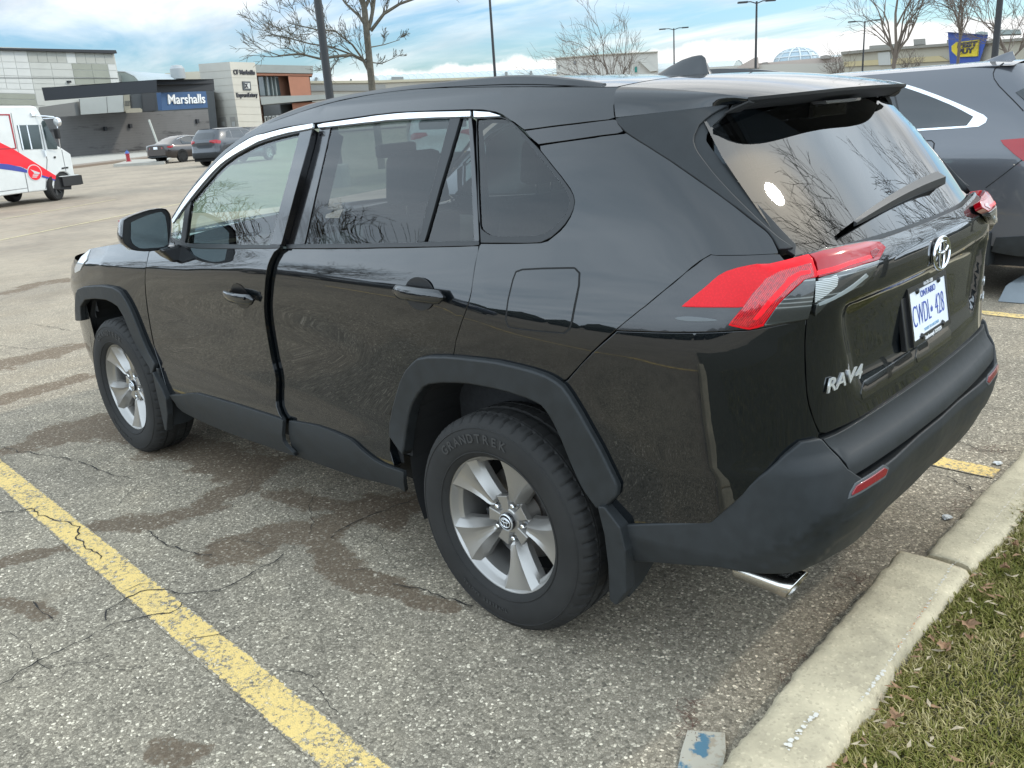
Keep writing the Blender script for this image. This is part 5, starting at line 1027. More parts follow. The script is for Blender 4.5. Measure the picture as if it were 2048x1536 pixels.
def ribbon(name, pts, w_, m, z=.004, jit=.0, step=.10, parent=None):
    P = []; 
    for a, b in zip(pts[:-1], pts[1:]):
        a, b = Vector(a), Vector(b); n = max(1,int((b-a).length/step))
        for i in range(n): P.append(a+(b-a)*i/n)
    P.append(Vector(pts[-1])); V = []; E = []
    for i, p in enumerate(P):
        d = (P[min(i+1,len(P)-1)]-P[max(i-1,0)]).normalized(); nn = Vector((-d.y,d.x)); q = p+nn*random.uniform(-jit,jit); ww = w_*random.uniform(.35,1.25) if jit else w_
        if jit: V += [(q.x+nn.x*ww/2,q.y+nn.y*ww/2,z),(q.x-nn.x*ww/2,q.y-nn.y*ww/2,z)]
        else:
            for k in (-.5,-.42,.42,.5): V.append((q.x+nn.x*ww*k,q.y+nn.y*ww*k,z)); E.append(1. if abs(k) > .45 else 0.)
    k_ = 2 if jit else 4
    o = mesh(name, V, [(k_*i+j,k_*i+j+1,k_*i+k_+j+1,k_*i+k_+j) for i in range(len(P)-1) for j in range(k_-1)], m, parent)
    if not jit: e = o.data.attributes.new('edge','FLOAT','POINT'); e.data.foreach_set('value', E)
    return o
def sline(name, a, b, w_, m): o = ribbon(name, [a,b], w_, m); o['kind'] = 'structure'; return o
sline('stall_line', (5.6,1.36), (-.86,1.66), .125, M_line)
sline('stall_line', (5.4,-1.20), (-.90,-1.135), .12, M_line)
sline('stall_line', (5.2,-4.20), (-.92,-3.90), .12, M_line)
sline('stall_line', (5.2,-7.0), (-.92,-6.8), .12, M_line)
sline('stall_line', (5.8,4.1), (-.9,4.5), .12, M_line)
A_, B_ = gnd(15,478), gnd(350,410)
for k in (0,2,5):
    o_ = Vector((k*2.0, k*.0,0)); d_ = (B_-A_); sline('stall_line', (A_+o_-d_*.2).xy, (A_+o_+d_*1.1).xy, .11, M_line2)
M_crack = mat('crack_fill',(.022,.019,.016),.95)
ck = MB()
_rc = random.Random(5)
cracks = [[(-10,1380),(83,1326),(178,1277),(219,1252),(306,1231),(340,1228),(364,1205),(372,1195)],[(211,1244),(215,1223),(257,1198),(282,1186),(331,1182),(364,1190),(414,1186),(439,1182),(551,1128),(580,1105)],
 [(153,925),(195,941),(248,954),(265,962)],[(290,1066),(352,1095),(410,1115),(440,1108)],[(663,1078),(704,1049),(783,1016),(850,990)],[(-10,1030),(70,1020),(104,1041),(157,1057),(161,1078),(182,1107),(205,1125)],[(66,1206),(91,1227),(120,1240)],
 [(68,650),(109,655),(145,662)],[(0,601),(60,580),(148,560)],[(-5,895),(70,905),(150,925)],[(787,1169),(860,1180),(960,1215)],[(-10,690),(60,700),(150,690)],[(1890,955),(1950,985),(2010,990)],[(1900,880),(1960,900),(2048,905)]]
for _ in range(26):
    x_, y_ = _rc.uniform(0,760), _rc.uniform(560,1500)
    if x_ > 150 and y_ < 850: continue
    a_ = _rc.choice((-.35,-.25,.3,.45))+_rc.gauss(0,.25); l_ = _rc.uniform(50,170)*(y_/1200); pp = [(x_,y_)]
    for q_ in range(_rc.randint(2,4)): a_ += _rc.gauss(0,.35); pp.append((pp[-1][0]+l_*.4*math.cos(a_), pp[-1][1]+l_*.4*math.sin(a_)*.7))
    cracks.append(pp)
for ci_, c_ in enumerate(cracks):
    P = [Vector(p) for p in segs(c_)]; Q = []
    for a, b in zip(P[:-1],P[1:]):
        n = max(1,int((b-a).length/.022))
        for i in range(n): Q.append(a+(b-a)*i/n)
    V = []
    off_ = 0
    for i, p in enumerate(Q):
        d = (Q[min(i+1,len(Q)-1)]-Q[max(i-1,0)]).normalized(); nn = Vector((-d.y,d.x)); off_ = .75*off_+random.gauss(0,.006); q = p+nn*off_; ww = random.uniform(.0015,.008) if ci_ < 14 else random.uniform(.0006,.0032)
        V += [(q.x+nn.x*ww/2,q.y+nn.y*ww/2,.006),(q.x-nn.x*ww/2,q.y-nn.y*ww/2,.006)]
    ck.add(V, [(2*i,2*i+1,2*i+3,2*i+2) for i in range(len(Q)-1)])
o = ck.build('pavement_cracks', M_crack); o['kind'] = 'structure'

# ------------------------------------------------------------------ kerb
def concrete(name, col, sc=1.):
    m = bpy.data.materials.new(name); m.use_nodes = True; t = m.node_tree; b = t.nodes['Principled BSDF']; P = N(t,'ShaderNodeNewGeometry').outputs['Position']
    n = N(t,'ShaderNodeTexNoise', i_Scale=9*sc, i_Detail=9, i_Roughness=.7); L(t,P,n.inputs['Vector']); n2 = N(t,'ShaderNodeTexNoise', i_Scale=2.2*sc, i_Detail=4); L(t,P,n2.inputs['Vector'])
    v = N(t,'ShaderNodeTexVoronoi', i_Scale=150); L(t,P,v.inputs['Vector']); sc_ = N(t,'ShaderNodeSeparateColor'); L(t,v.outputs['Color'],sc_.inputs[0])
    c = mix(t, ramp(t,n.outputs[0],[(.3,0),(.7,1)]), tuple(x*.74 for x in col), tuple(min(1,x*1.16) for x in col))
    c = mix(t, ramp(t, sc_.outputs[0],[(.86,0),(.93,.35)]), c, tuple(x*.55 for x in col)); c = mix(t, ramp(t, sc_.outputs[1],[(.90,0),(.96,.3)]), c, tuple(min(1,x*1.5) for x in col))
    c = mix(t, 1.0, c, ramp(t,n2.outputs[0],[(.3,(.82,.82,.80)),(.7,(1.08,1.07,1.04))]),'MULTIPLY')
    L(t,c,b.inputs['Base Color']); b.inputs['Roughness'].default_value = .9
    bp_ = N(t,'ShaderNodeBump', i_Strength=.5, i_Distance=.006); L(t, math_(t,'ADD', n.outputs[0], math_(t,'MULTIPLY',v.outputs['Distance'],.25)), bp_.inputs['Height']); L(t,bp_.outputs[0],b.inputs['Normal']); return m
M_kerb = concrete('kerb_concrete', (.47,.405,.285))
def kerb(pts_f, pts_b, zt, label):
    """pts_f: front top edge (x, y), pts_b: back top edge"""
    n = 90; V = []; ys = np.linspace(pts_f[0][1], pts_f[-1][1], n); fy = [p[1] for p in pts_f]; 
    fx = np.interp(-ys, [-p[1] for p in pts_f], [p[0] for p in pts_f]); bx = np.interp(-ys, [-p[1] for p in pts_b], [p[0] for p in pts_b])
    w1 = 0; w2 = 0
    for i, y in enumerate(ys):
        w1 = .6*w1+random.gauss(0,.0030); w2 = .6*w2+random.gauss(0,.0034); a = fx[i]+w1; b = bx[i]+w2; e = .004*random.random()
        for x, z in ((a+.035,0),(a+.012,zt*.55),(a+.004,zt-.016-e),(a-.010,zt-.003),(a-.03,zt),((a+b)/2,zt+.002),(b+.03,zt-.001),(b+.012,zt-.006),(b,zt-.022),(b-.004,0)): V.append((x,y+(.006*math.sin(i) if i in (0,n-1) else 0),z+(random.gauss(0,.0006))))
    m = 10; F = [(i*m+j,i*m+j+1,(i+1)*m+j+1,(i+1)*m+j) for i in range(n-1) for j in range(m-1)]+[tuple(range(m))[::-1],tuple((n-1)*m+j for j in range(m))]
    o = mesh('kerb_segment', V, F, M_kerb); bm = bmesh.new(); bm.from_mesh(o.data); bmesh.ops.recalc_face_normals(bm, faces=bm.faces)
    for f in bm.faces: f.smooth = len(f.verts) == 4
    bm.to_mesh(o.data); bm.free(); tag(o, label, 'kerb', 'precast kerb segments along the grass'); return o
kerb([(-.935,1.80),(-.929,1.183),(-.902,.71),(-.896,.366),(-.885,-.045)], [(-1.12,1.80),(-1.112,1.036),(-1.095,.522),(-1.108,.04),(-1.10,-.06)], .13, 'pale concrete kerb segment beside the exhaust pipe, with a white scrape along its edge')
kerb([(-.958,-.075),(-.966,-.548),(-.984,-1.161),(-1.0,-1.9)], [(-1.10,-.10),(-1.143,-.5),(-1.15,-1.1),(-1.17,-1.9)], .125, 'pale concrete kerb segment beyond the broken joint, set slightly back')
kerb([(-1.0,-1.91),(-1.05,-4.4)], [(-1.17,-1.91),(-1.22,-4.4)], .125, 'farthest kerb segment, hidden behind the bumper')
kerb([(-.93,4.6),(-.935,1.81)], [(-1.12,4.6),(-1.12,1.81)], .13, 'nearest kerb segment, below the lower edge of the view')
# scrapes: pale line and a rust streak
def streak(name, pts, wd_, m, z):
    V = []; Q = []
    for a, b in zip(pts[:-1],pts[1:]):
        a, b = Vector(a), Vector(b); n = max(1,int((b-a).length/.0035)); Q += [a+(b-a)*i/n for i in range(n)]
    F = []; mb = MB()
    for q in Q:
        if random.random() < .75:
            r = wd_*random.choice((.2,.3,.45,.9)); a0 = random.random()*3; off = Vector((random.gauss(0,wd_*.5),random.gauss(0,wd_*.5)))
            mb.add([(q.x+off.x+r*math.cos(a0+k*1.05),q.y+off.y+r*.9*math.sin(a0+k*1.05),z+len(mb.f)*4e-6) for k in range(6)], [tuple(range(6))])
    o = mb.build(name, m); o['kind'] = 'structure'; return o
def kz(px,py): return tuple(gnd(px,py,.1345)[:2])
streak('kerb_scrape', [kz(1570,1500),(kz(1610,1450)),kz(1640,1420)], .007, mat('chalk_white',(.56,.53,.47),.9), .1365)
streak('kerb_scrape', [kz(1720,1405),kz(1755,1360),kz(1770,1340)], .006, MATS['chalk_white'], .1365)
streak('kerb_edge_chips', [kz(1765,1345),kz(1850,1215),kz(1905,1130),kz(1922,1118)], .0035, MATS['chalk_white'], .1363)
streak('kerb_edge_chips', [kz(1950,1085),kz(2000,1025),kz(2048,965)], .003, mat('chalk_tan',(.56,.50,.42),.9), .1345)
streak('kerb_rust', [kz(1790,1300),kz(1830,1245),kz(1860,1200)], .003, mat('rust_orange',(.46,.20,.08),.9), .1367)
# grass bank behind the kerb
M_soil = mat('soil',(.060,.056,.030),.95,noise=(28,.55,.6))
bxs = np.concatenate([np.linspace(-1.10,-2.2,30), np.linspace(-2.4,-9,20)]); bys = np.concatenate([np.linspace(9,2.1,20), np.linspace(2,-2,90), np.linspace(-2.2,-30,60)]); nb_ = len(bys)
bk = mesh('grass_bank', [(x,y,.085+.012*math.sin(3*x+2*y)+.010*math.sin(7*y)) for x in bxs for y in bys],
     [(i*nb_+j,i*nb_+j+1,(i+1)*nb_+j+1,(i+1)*nb_+j) for i in range(len(bxs)-1) for j in range(nb_-1)], M_soil, smooth=True); bk['kind'] = 'structure'
rng = np.random.default_rng(7)
def hue(): 
    r = rng.random()
    return (r, )
def blades(n, x0,x1,y0,y1, hmin,hmax, name, label):
    X_ = rng.uniform(x0,x1,n*2); Y_ = rng.uniform(y0,y1,n*2)
    dens = .35*np.sin(X_*9+1.3*np.sin(Y_*5))*np.sin(Y_*7+2*np.sin(X_*4))+rng.normal(0,.9,n*2); k = np.argsort(-dens)[:n]; X_, Y_ = X_[k], Y_[k]
    h = rng.uniform(hmin,hmax,n); a = rng.uniform(0,2*np.pi,n); l = rng.uniform(.3,1.3,n)*h; wd_ = rng.uniform(.0013,.0026,n); z0 = .085+.012*np.sin(3*X_+2*Y_)+.010*np.sin(7*Y_)-.004
    ca, sa = np.cos(a), np.sin(a); V = np.zeros((n,5,3)); px_, py_ = -sa*wd_, ca*wd_
    V[:,0] = np.stack([X_-px_,Y_-py_,z0],1); V[:,1] = np.stack([X_+px_,Y_+py_,z0],1)
    mx, my, mz = X_+ca*l*.35, Y_+sa*l*.35, z0+h*.65
    V[:,2] = np.stack([mx+px_*.8,my+py_*.8,mz],1); V[:,3] = np.stack([mx-px_*.8,my-py_*.8,mz],1); V[:,4] = np.stack([X_+ca*l,Y_+sa*l,z0+h*.92],1)
    b = (np.arange(n)*5)[:,None]; Fq = b+np.array([0,1,2,3]); Ft = b+np.array([3,2,4])
    me = bpy.data.meshes.new(name); F = np.concatenate([Fq.ravel(),Ft.ravel()])
    me.vertices.add(n*5); me.vertices.foreach_set('co', V.ravel()); me.loops.add(len(F)); me.loops.foreach_set('vertex_index', F.astype(np.int32)); me.polygons.add(2*n)
    st = np.concatenate([np.arange(n)*4, 4*n+np.arange(n)*3]); me.polygons.foreach_set('loop_start', st.astype(np.int32)); me.update(calc_edges=True)
    at_ = me.attributes.new('tone','FLOAT','POINT'); tn_ = rng.random(n)*.8+.16+.22*np.sin(X_*13+2*np.sin(Y_*6))*np.sin(Y_*11+1.5*np.sin(X_*8)); at_.data.foreach_set('value', np.repeat(tn_,5))
    me.materials.append(M_blade); o = bpy.data.objects.new(name, me); link(o); tag(o, label, 'grass', kind='stuff'); return o
M_blade = bpy.data.materials.new('grass_blades'); M_blade.use_nodes = True; t = M_blade.node_tree; b = t.nodes['Principled BSDF']
an = N(t,'ShaderNodeAttribute', attribute_name='tone'); L(t, ramp(t, an.outputs['Fac'], [(0,(.070,.078,.012)),(.40,(.14,.14,.024)),(.62,(.21,.19,.045)),(.80,(.28,.23,.085)),(1,(.42,.35,.17))]), b.inputs['Base Color']); b.inputs['Roughness'].default_value = .6; b.inputs['Specular IOR Level'].default_value = .2
blades(135000, -1.85,-1.105,-1.7,1.4, .007,.028, 'lawn_grass', 'short green and straw coloured grass beside the kerb')
blades(7000, -1.17,-1.10,-1.4,1.5, .015,.040, 'edge_grass', 'longer tufts of grass along the back of the kerb')
blades(60000, -6,-1.8,-9,4, .02,.045, 'bank_grass', 'rough grass on the wider bank')
# litter and dry leaves
M_leaf = mat('dry_leaf',(.24,.135,.07),.8,noise=(40,.4)); M_leaf2 = mat('pale_leaf',(.36,.29,.19),.8,noise=(40,.3))
lt = MB(); random.seed(12)
for k in range(230):
    if k%3 == 0: x, y = random.uniform(-1.5,-1.11), random.uniform(-1.4,1.2)
    else: y = random.uniform(-1.4,1.2); x = -1.112-abs(random.gauss(0,.05))
    a = random.random()*6.3; l_ = random.uniform(.008,.022); w_ = l_*.3; ca, sa = math.cos(a), math.sin(a); z = .115+random.uniform(-.01,.012); t_ = random.uniform(-.006,.008)
    lt.cur = k%2; lt.add([(x-ca*l_,y-sa*l_,z),(x-sa*w_,y+ca*w_,z+t_),(x+ca*l_,y+sa*l_,z+.002),(x+sa*w_,y-ca*w_,z+t_)],[(0,1,2,3)])
tag(lt.build('leaf_litter',[M_leaf,M_leaf2]), 'dry leaf litter scattered over the grass by the kerb', 'litter', kind='stuff')
for i, (px,py,sz,rot_) in enumerate([(1933,1248,.030,.3),(1888,1290,.022,1.2),(1790,1430,.020,2.2),(1782,1452,.018,.8),(2010,1135,.017,.2),(2030,1090,.016,1.9)]):
    p = gnd(px,py,.125); m_ = 9; V = [(p.x,p.y,p.z)]
    for k in range(m_*2):
        a = rot_+math.pi*k/m_; r = sz*(1.0 if k%2 else .62)*(1.25-.5*abs(math.sin(a-rot_))); V.append((p.x+r*math.cos(a),p.y+r*math.sin(a),p.z+.008*math.sin(2*a+i)+.006))
    o = mesh('dry_leaf', V, [(0,1+k,1+(k+1)%(2*m_)) for k in range(2*m_)], M_leaf); tag(o, ['largest curled orange-brown leaf on the grass near the kerb','brown leaf lying below the largest one','folded brown leaf near the bottom edge of the grass','small brown leaf touching the folded one','pale dry leaf by the kerb joint','small dry leaf at the right edge of the view'][i], 'leaf', 'dry leaves on the grass')
# needles and debris on the asphalt by the kerb
db_ = MB(); 
for k in range(700):
    q = random.choice([(1760,1225,90,30,1),(1945,1010,60,22,1),(1380,1440,25,60,.6),(1600,1350,40,60,.6),(1980,900,40,10,.6),(1700,1165,40,25,.4)])
    if random.random() > q[4]: continue
    p = gnd(q[0]+random.gauss(0,q[2]*.5), q[1]+random.gauss(0,q[3]*.5), .006)
    if p.x < -.90: continue
    a = random.random()*6.3; l_ = random.uniform(.01,.035); ca, sa = math.cos(a), math.sin(a); db_.add([(p.x,p.y,.008),(p.x+ca*l_,p.y+sa*l_,.012),(p.x+ca*l_-sa*.0015,p.y+sa*l_+ca*.0015,.012),(p.x-sa*.0015,p.y+ca*.0015,.008)],[(0,1,2,3)])
tag(db_.build('pine_needles', mat('needle_brown',(.10,.045,.030),.9)), 'brown pine needles drifted against the kerb', 'litter', kind='stuff')
for i,(px,py,sz,lb) in enumerate([(1893,1035,.022,'scrap of white paper lying against the kerb'),(1995,927,.020,'small white scrap at the end of the far yellow line')]):
    p = gnd(px,py,.004); bm = bmesh.new(); bmesh.ops.create_icosphere(bm, subdivisions=2, radius=sz); 
    for v in bm.verts: v.co *= random.uniform(.6,1.2); v.co.z = abs(v.co.z)*.45
    me = bpy.data.meshes.new('paper_scrap'); bm.to_mesh(me); bm.free(); me.materials.append(mat('paper_white',(.66,.66,.64),.8)); o = bpy.data.objects.new('paper_scrap', me); link(o); o.location = p; tag(o, lb, 'paper scrap', 'paper scraps')
# painted concrete fragment near the bottom of the view
m = bpy.data.materials.new('painted_fragment'); m.use_nodes = True; t = m.node_tree; b = t.nodes['Principled BSDF']; P = N(t,'ShaderNodeNewGeometry').outputs['Position']
n = N(t,'ShaderNodeTexNoise', i_Scale=22, i_Detail=6, i_Roughness=.7); L(t,P,n.inputs['Vector']); n2 = N(t,'ShaderNodeTexNoise', i_Scale=11, i_Detail=5, i_Roughness=.6); mpp = N(t,'ShaderNodeMapping'); mpp.inputs['Location'].default_value = (3,1,0); L(t,P,mpp.inputs[0]); L(t,mpp.outputs[0],n2.inputs['Vector'])
c = mix(t, ramp(t,n.outputs[0],[(.42,0),(.5,1)]), (.32,.27,.20), (.40,.37,.30)); c = mix(t, ramp(t,n2.outputs[0],[(.55,0),(.60,1)]), c, (.07,.16,.22)); c = mix(t, ramp(t,n.outputs[0],[(.66,0),(.69,1)]), c, (.52,.34,.10)); L(t,c,b.inputs['Base Color']); b.inputs['Roughness'].default_value = .85
P4 = [gnd(x,y,.010) for x,y in ((1375,1460),(1450,1464),(1452,1500),(1440,1560),(1350,1560),(1362,1500))]
mb = MB(); n_ = len(P4); mb.add([(p.x,p.y,.0) for p in P4]+[(p.x,p.y,.010+random.uniform(-.002,.002)) for p in P4],[tuple(range(n_)),tuple(range(n_,2*n_))[::-1]]+[(i,(i+1)%n_,n_+(i+1)%n_,n_+i) for i in range(n_)])
tag(mb.build('concrete_fragment', m, bevel=.0015), 'broken concrete block with flaking blue and cream paint set in the asphalt', 'fragment')
# ------------------------------------------------------------------ other cars
def simple_wheel(parent, r=.35, w=.21, m=None):
    o = MB().lathe([(r*.62,-w/2),(r*.90,-w/2),(r*.985,-w*.40),(r,-w*.2),(r,w*.2),(r*.985,w*.40),(r*.90,w/2),(r*.66,w/2),(r*.64,w*.42)], n=36).build('wheel', M_tyre, parent, autos=.6)
    rm = MB().lathe([(r*.66,w*.48),(r*.62,w*.50),(r*.58,w*.25),(r*.2,w*.20)], n=36).build('rim', m or M_alloy, o, autos=.5)
    for k in range(5):
        a = k*2*math.pi/5; ca, sa = math.cos(a), math.sin(a); mb = MB(); mb.add([(q*ca-t_*sa,h,q*sa+t_*ca) for q,t_,h in ((.03,-.03,w*.36),(.03,.03,w*.36),(r*.62,.055,w*.46),(r*.62,-.055,w*.46),(.03,-.03,w*.2),(.03,.03,w*.2),(r*.62,.055,w*.26),(r*.62,-.055,w*.26))],[(0,1,2,3),(0,4,5,1),(1,5,6,2),(2,6,7,3),(3,7,4,0)]); mb.build('spoke', m or M_alloy, rm)
    MB().lathe([(0,w*.10),(r*.6,w*.08)],n=24).build('hub_shade', M_dark, rm)
    MB().lathe([(0,w*.40),(.035,w*.38),(.04,w*.2)],n=16).build('centre_cap', M_gloss, rm, autos=.5)
    return o
def shell_car(root, paint, sc=(1,1,1), clad=True, wheels=True):
    """full crossover body from the same family of sections as the black car"""
    S_ = np.array(sc); out = {}
    u_ = np.linspace(-4.395,1.75,110); v_ = np.concatenate([np.linspace(.40,1.2,12),np.linspace(1.26,1.655,8)])
    for side in (1,-1):
        UU, VV = np.meshgrid(u_,v_); uu = UU.ravel(); vv = VV.ravel()
        # the sections above the belt lean back into windscreen and bonnet
        Q = base(uu,vv); Q[:,1] *= side
        F = []; nu = len(u_)
        for j in range(len(v_)-1):
            for i in range(nu-1):
                c = Q[j*nu+i]; xm = 2.95-(c[2]-1.0)*2.6
                if c[2] > .99 and c[0] > xm: continue
                if v_[j] < .74 and u_[i] < .5 and min(math.hypot(c[0]-.02,c[2]-.36), math.hypot(c[0]-2.69,c[2]-.36)) < .40: continue
                f = (j*nu+i,j*nu+i+1,(j+1)*nu+i+1,(j+1)*nu+i); F.append(f if side > 0 else f[::-1])
        used = np.unique(np.array([i for f in F for i in f])); xm = 2.95-(Q[:,2]-1.0)*2.6; hi = Q[:,2] > 1.01; Q[:,0] = np.where(hi, np.minimum(Q[:,0], xm), Q[:,0])
        for cx in (.02,2.69):
            dx_, dz_ = Q[:,0]-cx, Q[:,2]-.36; rr_ = np.hypot(dx_,dz_); m_ = (rr_ < .435)&(Q[:,2] < .80)&(np.tile(u_,len(v_)) < .5); k_ = np.where(m_, .435/np.maximum(rr_,.05), 1); Q[:,0] = cx+dx_*k_; Q[:,2] = .36+dz_*k_
        out[side] = mesh('body_side', Q*S_, F, paint, root, smooth=True)
        for key, dx in (('well',0),('well',2.69)):
            V = []; 
            for a in range(21):
                an = R(-20+220*a/20)
                for y in (.87,.50): V.append(((dx+.02+.42*math.cos(an))*sc[0], y*side*sc[1], (.36+.42*math.sin(an))*sc[2]))
            b0 = len(V); V += [V[2*a+1] for a in range(21)]
            mesh('wheel_well', V, [(2*a,2*a+1,2*a+3,2*a+2) for a in range(20)]+[tuple(range(b0,b0+21))], M_dark, root)
    ts_ = np.linspace(-1,1,17); n_ = 17
    V = []; xs_ = np.linspace(-.44,1.34,16)
    for x in xs_:
        ye = float(Wd(np.array([min(x,3)]),np.array([1.655]))[0]); 
        for t_ in ts_: V.append((x, ye*t_, 1.655+.040*(1-abs(t_)**2.4)-.02*max(0,x-1.0)-.03*max(0,-x-.1)))
    mesh('roof', np.array(V)*S_, [(i*n_+j,(i+1)*n_+j,(i+1)*n_+j+1,i*n_+j+1) for i in range(15) for j in range(16)], paint, root, smooth=True)
    V = []
    for i in range(12):
        s = i/11; x = 1.33+s*1.05; z = 1.655-.63*s
        ye = float(Wd(np.array([x]),np.array([z]))[0])-.004
        for t_ in ts_: V.append((x+.16*(1-t_*t_), ye*t_, z+.02*(1-t_*t_)))
    mesh('windscreen', np.array(V)*S_, [(i*n_+j,(i+1)*n_+j,(i+1)*n_+j+1,i*n_+j+1) for i in range(11) for j in range(16)], M_wdark, root, smooth=True)
    V = []
    for i in range(12):
        x = 2.30+i*(3.50-2.30)/11
        ye = np.interp(x,[2.3,2.9,3.2,3.5],[.82,.80,.72,.58]); ze = np.interp(x,[2.3,2.9,3.2,3.5],[1.06,1.0,.96,.90])
        for t_ in ts_: V.append((x+.06*(1-t_*t_), ye*t_, ze+.06*(1-abs(t_)**2.2)))
    mesh('bonnet', np.array(V)*S_, [(i*n_+j,(i+1)*n_+j,(i+1)*n_+j+1,i*n_+j+1) for i in range(11) for j in range(16)], paint, root, smooth=True)
    MB().box(-.8*sc[0],3.4*sc[0],-.74*sc[1],.74*sc[1],.24,.44).build('underbody', M_dark, root)
    if wheels:
        w_ = simple_wheel(root); w_.location = (0,.80*sc[1],.35)
        for x, s in ((2.69,1),(0,-1),(2.69,-1)):
            q = copytree(w_, root); q.location = (x*sc[0],.80*sc[1]*s,.35); q.rotation_euler = (0,0,0 if s > 0 else math.pi)
    return out
M_wdark = mat('dark_window', (.010,.013,.015), .04, 0, 0, .9)
def opanel(name, poly, m, parent, off, T, S_=(1,1,1), side=1, **k):
    o = panel(name, poly, m, parent, off, side=side, **k)
    if S_ != (1,1,1):
        for v in o.data.vertices: v.co = Vector((v.co.x*S_[0],v.co.y*S_[1],v.co.z*S_[2]))
    return o
def darkcar_details(root, red, S_=(1,1,1), win=True, plate=True, chrome=False, vent=True):
    """window band, lamps, plate, cladding for a plain crossover"""
    for side in (1,-1):
        k = dict(side=side, gap=0, flange=.006, r=.001, step=.08)
        for nm, pl_ in (('front_window',[(-2.05,1.16),(-1.15,1.17),(-.98,1.55),(-1.35,1.53),(-1.72,1.36)]),('rear_side_window',[(-1.09,1.175),(-.20,1.215),(-.28,1.57),(-.92,1.56)]),('quarter_window',[(-.13,1.22),(.24,1.25),(.10,1.50),(-.19,1.56)])):
            opanel(nm, pl_, M_wdark, root, .003, None, S_, **k)
        lt_ = opanel('tail_lamp', [(.62,1.0),(.95,1.04),(1.16,1.10),(1.10,1.17),(.75,1.18),(.55,1.12)], red, root, .012, None, S_, **k)
        opanel('arch_cladding', [(-.47,.42),(-.44,.62),(-.36,.80),(-.2,.88),(.15,.88),(.33,.80),(.45,.62),(.50,.42),(.43,.42),(.36,.62),(.27,.74),(.12,.81),(-.15,.81),(-.30,.72),(-.38,.58),(-.41,.42)], M_clad, root, .010, None, S_, **k)
        opanel('arch_cladding', [(-3.16,.42),(-3.13,.62),(-3.03,.80),(-2.9,.88),(-2.5,.88),(-2.36,.80),(-2.24,.62),(-2.2,.42),(-2.27,.42),(-2.32,.60),(-2.42,.74),(-2.55,.81),(-2.85,.81),(-2.98,.72),(-3.06,.58),(-3.10,.42)], M_clad, root, .010, None, S_, **k)
        opanel('sill', [(-2.2,.40),(-2.2,.50),(-.48,.50),(-.48,.40)], M_clad, root, .008, None, S_, **k)
        opanel('head_lamp', [(-3.15,.86),(-3.05,1.0),(-3.35,.97),(-3.6,.90),(-3.6,.84)], mat('headlamp_lens',(.45,.46,.47),.15,0,1), root, .006, None, S_, **k)
    mp = lambda l: [tuple(q) for q in l]+[(3.5-u,v) for u,v in l[::-1]]
    opanel('rear_window', mp([(1.5,1.52),(.98,1.50),(.86,1.42),(.92,1.25),(1.5,1.23)]), M_wdark, root, .003, None, S_, gap=0, flange=.006, step=.06)
    opanel('rear_bumper', mp([(1.4,.64),(.9,.64),(.6,.58),(.5,.45),(.5,.40),(1.4,.40)]), M_clad, root, .02, None, S_, gap=0, flange=.03, step=.08)
    if plate:
        P_ = onbody(1.745,.90,.006); mb = MB().box(-.15,.15,-.075,.075,0,.008); mb.v = [tuple(P_@Vector(v)) for v in mb.v]; mb.v = [(v[0]*S_[0],v[1]*S_[1],v[2]*S_[2]) for v in mb.v]; mb.build('number_plate', M_pw, root)
# ---- grey neighbour on the right
M_grey = mat('slate_paint', (.085,.088,.098), .32, .40, 1.0, .5, crough=.02)
nb_ = thing('parked_car', 'slate grey crossover with a chrome quarter window frame, parked beyond the black one', 'car', (.50,-5.23,0))
shell_car(nb_, M_grey, clad=False)
k = dict(gap=0, flange=.006, r=.0015, step=.03)
panel('window_chrome', 'n_chrome', M_satin, nb_, .004, **k); panel('quarter_window', 'n_glass', M_wdark, nb_, .008, **k)
for nm, w_, mm in (('n_seam',.004,M_dark),('n_fuel',.0035,M_dark),('n_bseam',.003,M_dark),('n_door',.006,M_seal)):
    l_ = [np.array(q) for q in UV[nm]]; L1 = []; L2 = []
    for i, q in enumerate(l_):
        d = l_[min(i+1,len(l_)-1)]-l_[max(i-1,0)]; d = d/np.hypot(*d); nn = np.array([-d[1],d[0]]); L1.append(tuple(q+nn*w_)); L2.append(tuple(q-nn*w_))
    panel('panel_gap', L1+L2[::-1], mm, nb_, .0095 if nm == 'n_door' else .0025, gap=0, flange=0, step=.05)
panel('tail_lamp', [(.405,1.146),(.536,1.152),(.80,1.150),(1.10,1.13),(1.10,1.06),(.80,1.02),(.558,1.002),(.494,1.052),(.424,1.117)], M_red, nb_, .008, **k)
panel('tail_lamp', [(.405,1.146),(.536,1.152),(.80,1.150),(1.10,1.13),(1.10,1.06),(.80,1.02),(.558,1.002),(.494,1.052),(.424,1.117)], M_red, nb_, .008, side=-1, **k)
mp_l = lambda l: [tuple(q) for q in l]+[(3.5-u,v) for u,v in l[::-1]]
panel('rear_window', mp_l([(1.5,1.53),(.86,1.53),(.60,1.46),(.72,1.30),(.95,1.24),(1.5,1.23)]), M_wdark, nb_, .006, gap=0, flange=.006, step=.06)
panel('lower_cladding', mp_l([(1.4,.50),(.6,.478),(.435,.462),(.425,.36),(.6,.33),(1.4,.33)]), M_clad, nb_, .006, gap=0, flange=.03, step=.06)
panel('front_windows', [(-2.05,1.16),(-.75,1.22),(-.75,1.58),(-1.35,1.53),(-1.72,1.36)], M_wdark, nb_, .004, gap=0, flange=.006, step=.08)
V = []; rows = 10
for i in range(rows+1):
    s = i/rows; h = .07*np.interp(s,[0,.4,.75,.92,1],[.02,.5,.9,1,.2]); wd_ = .03*math.sin(math.pi*min(.95,.1+.6*s+.2))
    for q in range(7): a = math.pi*q/6; V.append((.12-.24*s-.17, wd_*math.cos(a)*(1-.6*math.sin(a)), 1.690-.006*s+h*math.sin(a)))
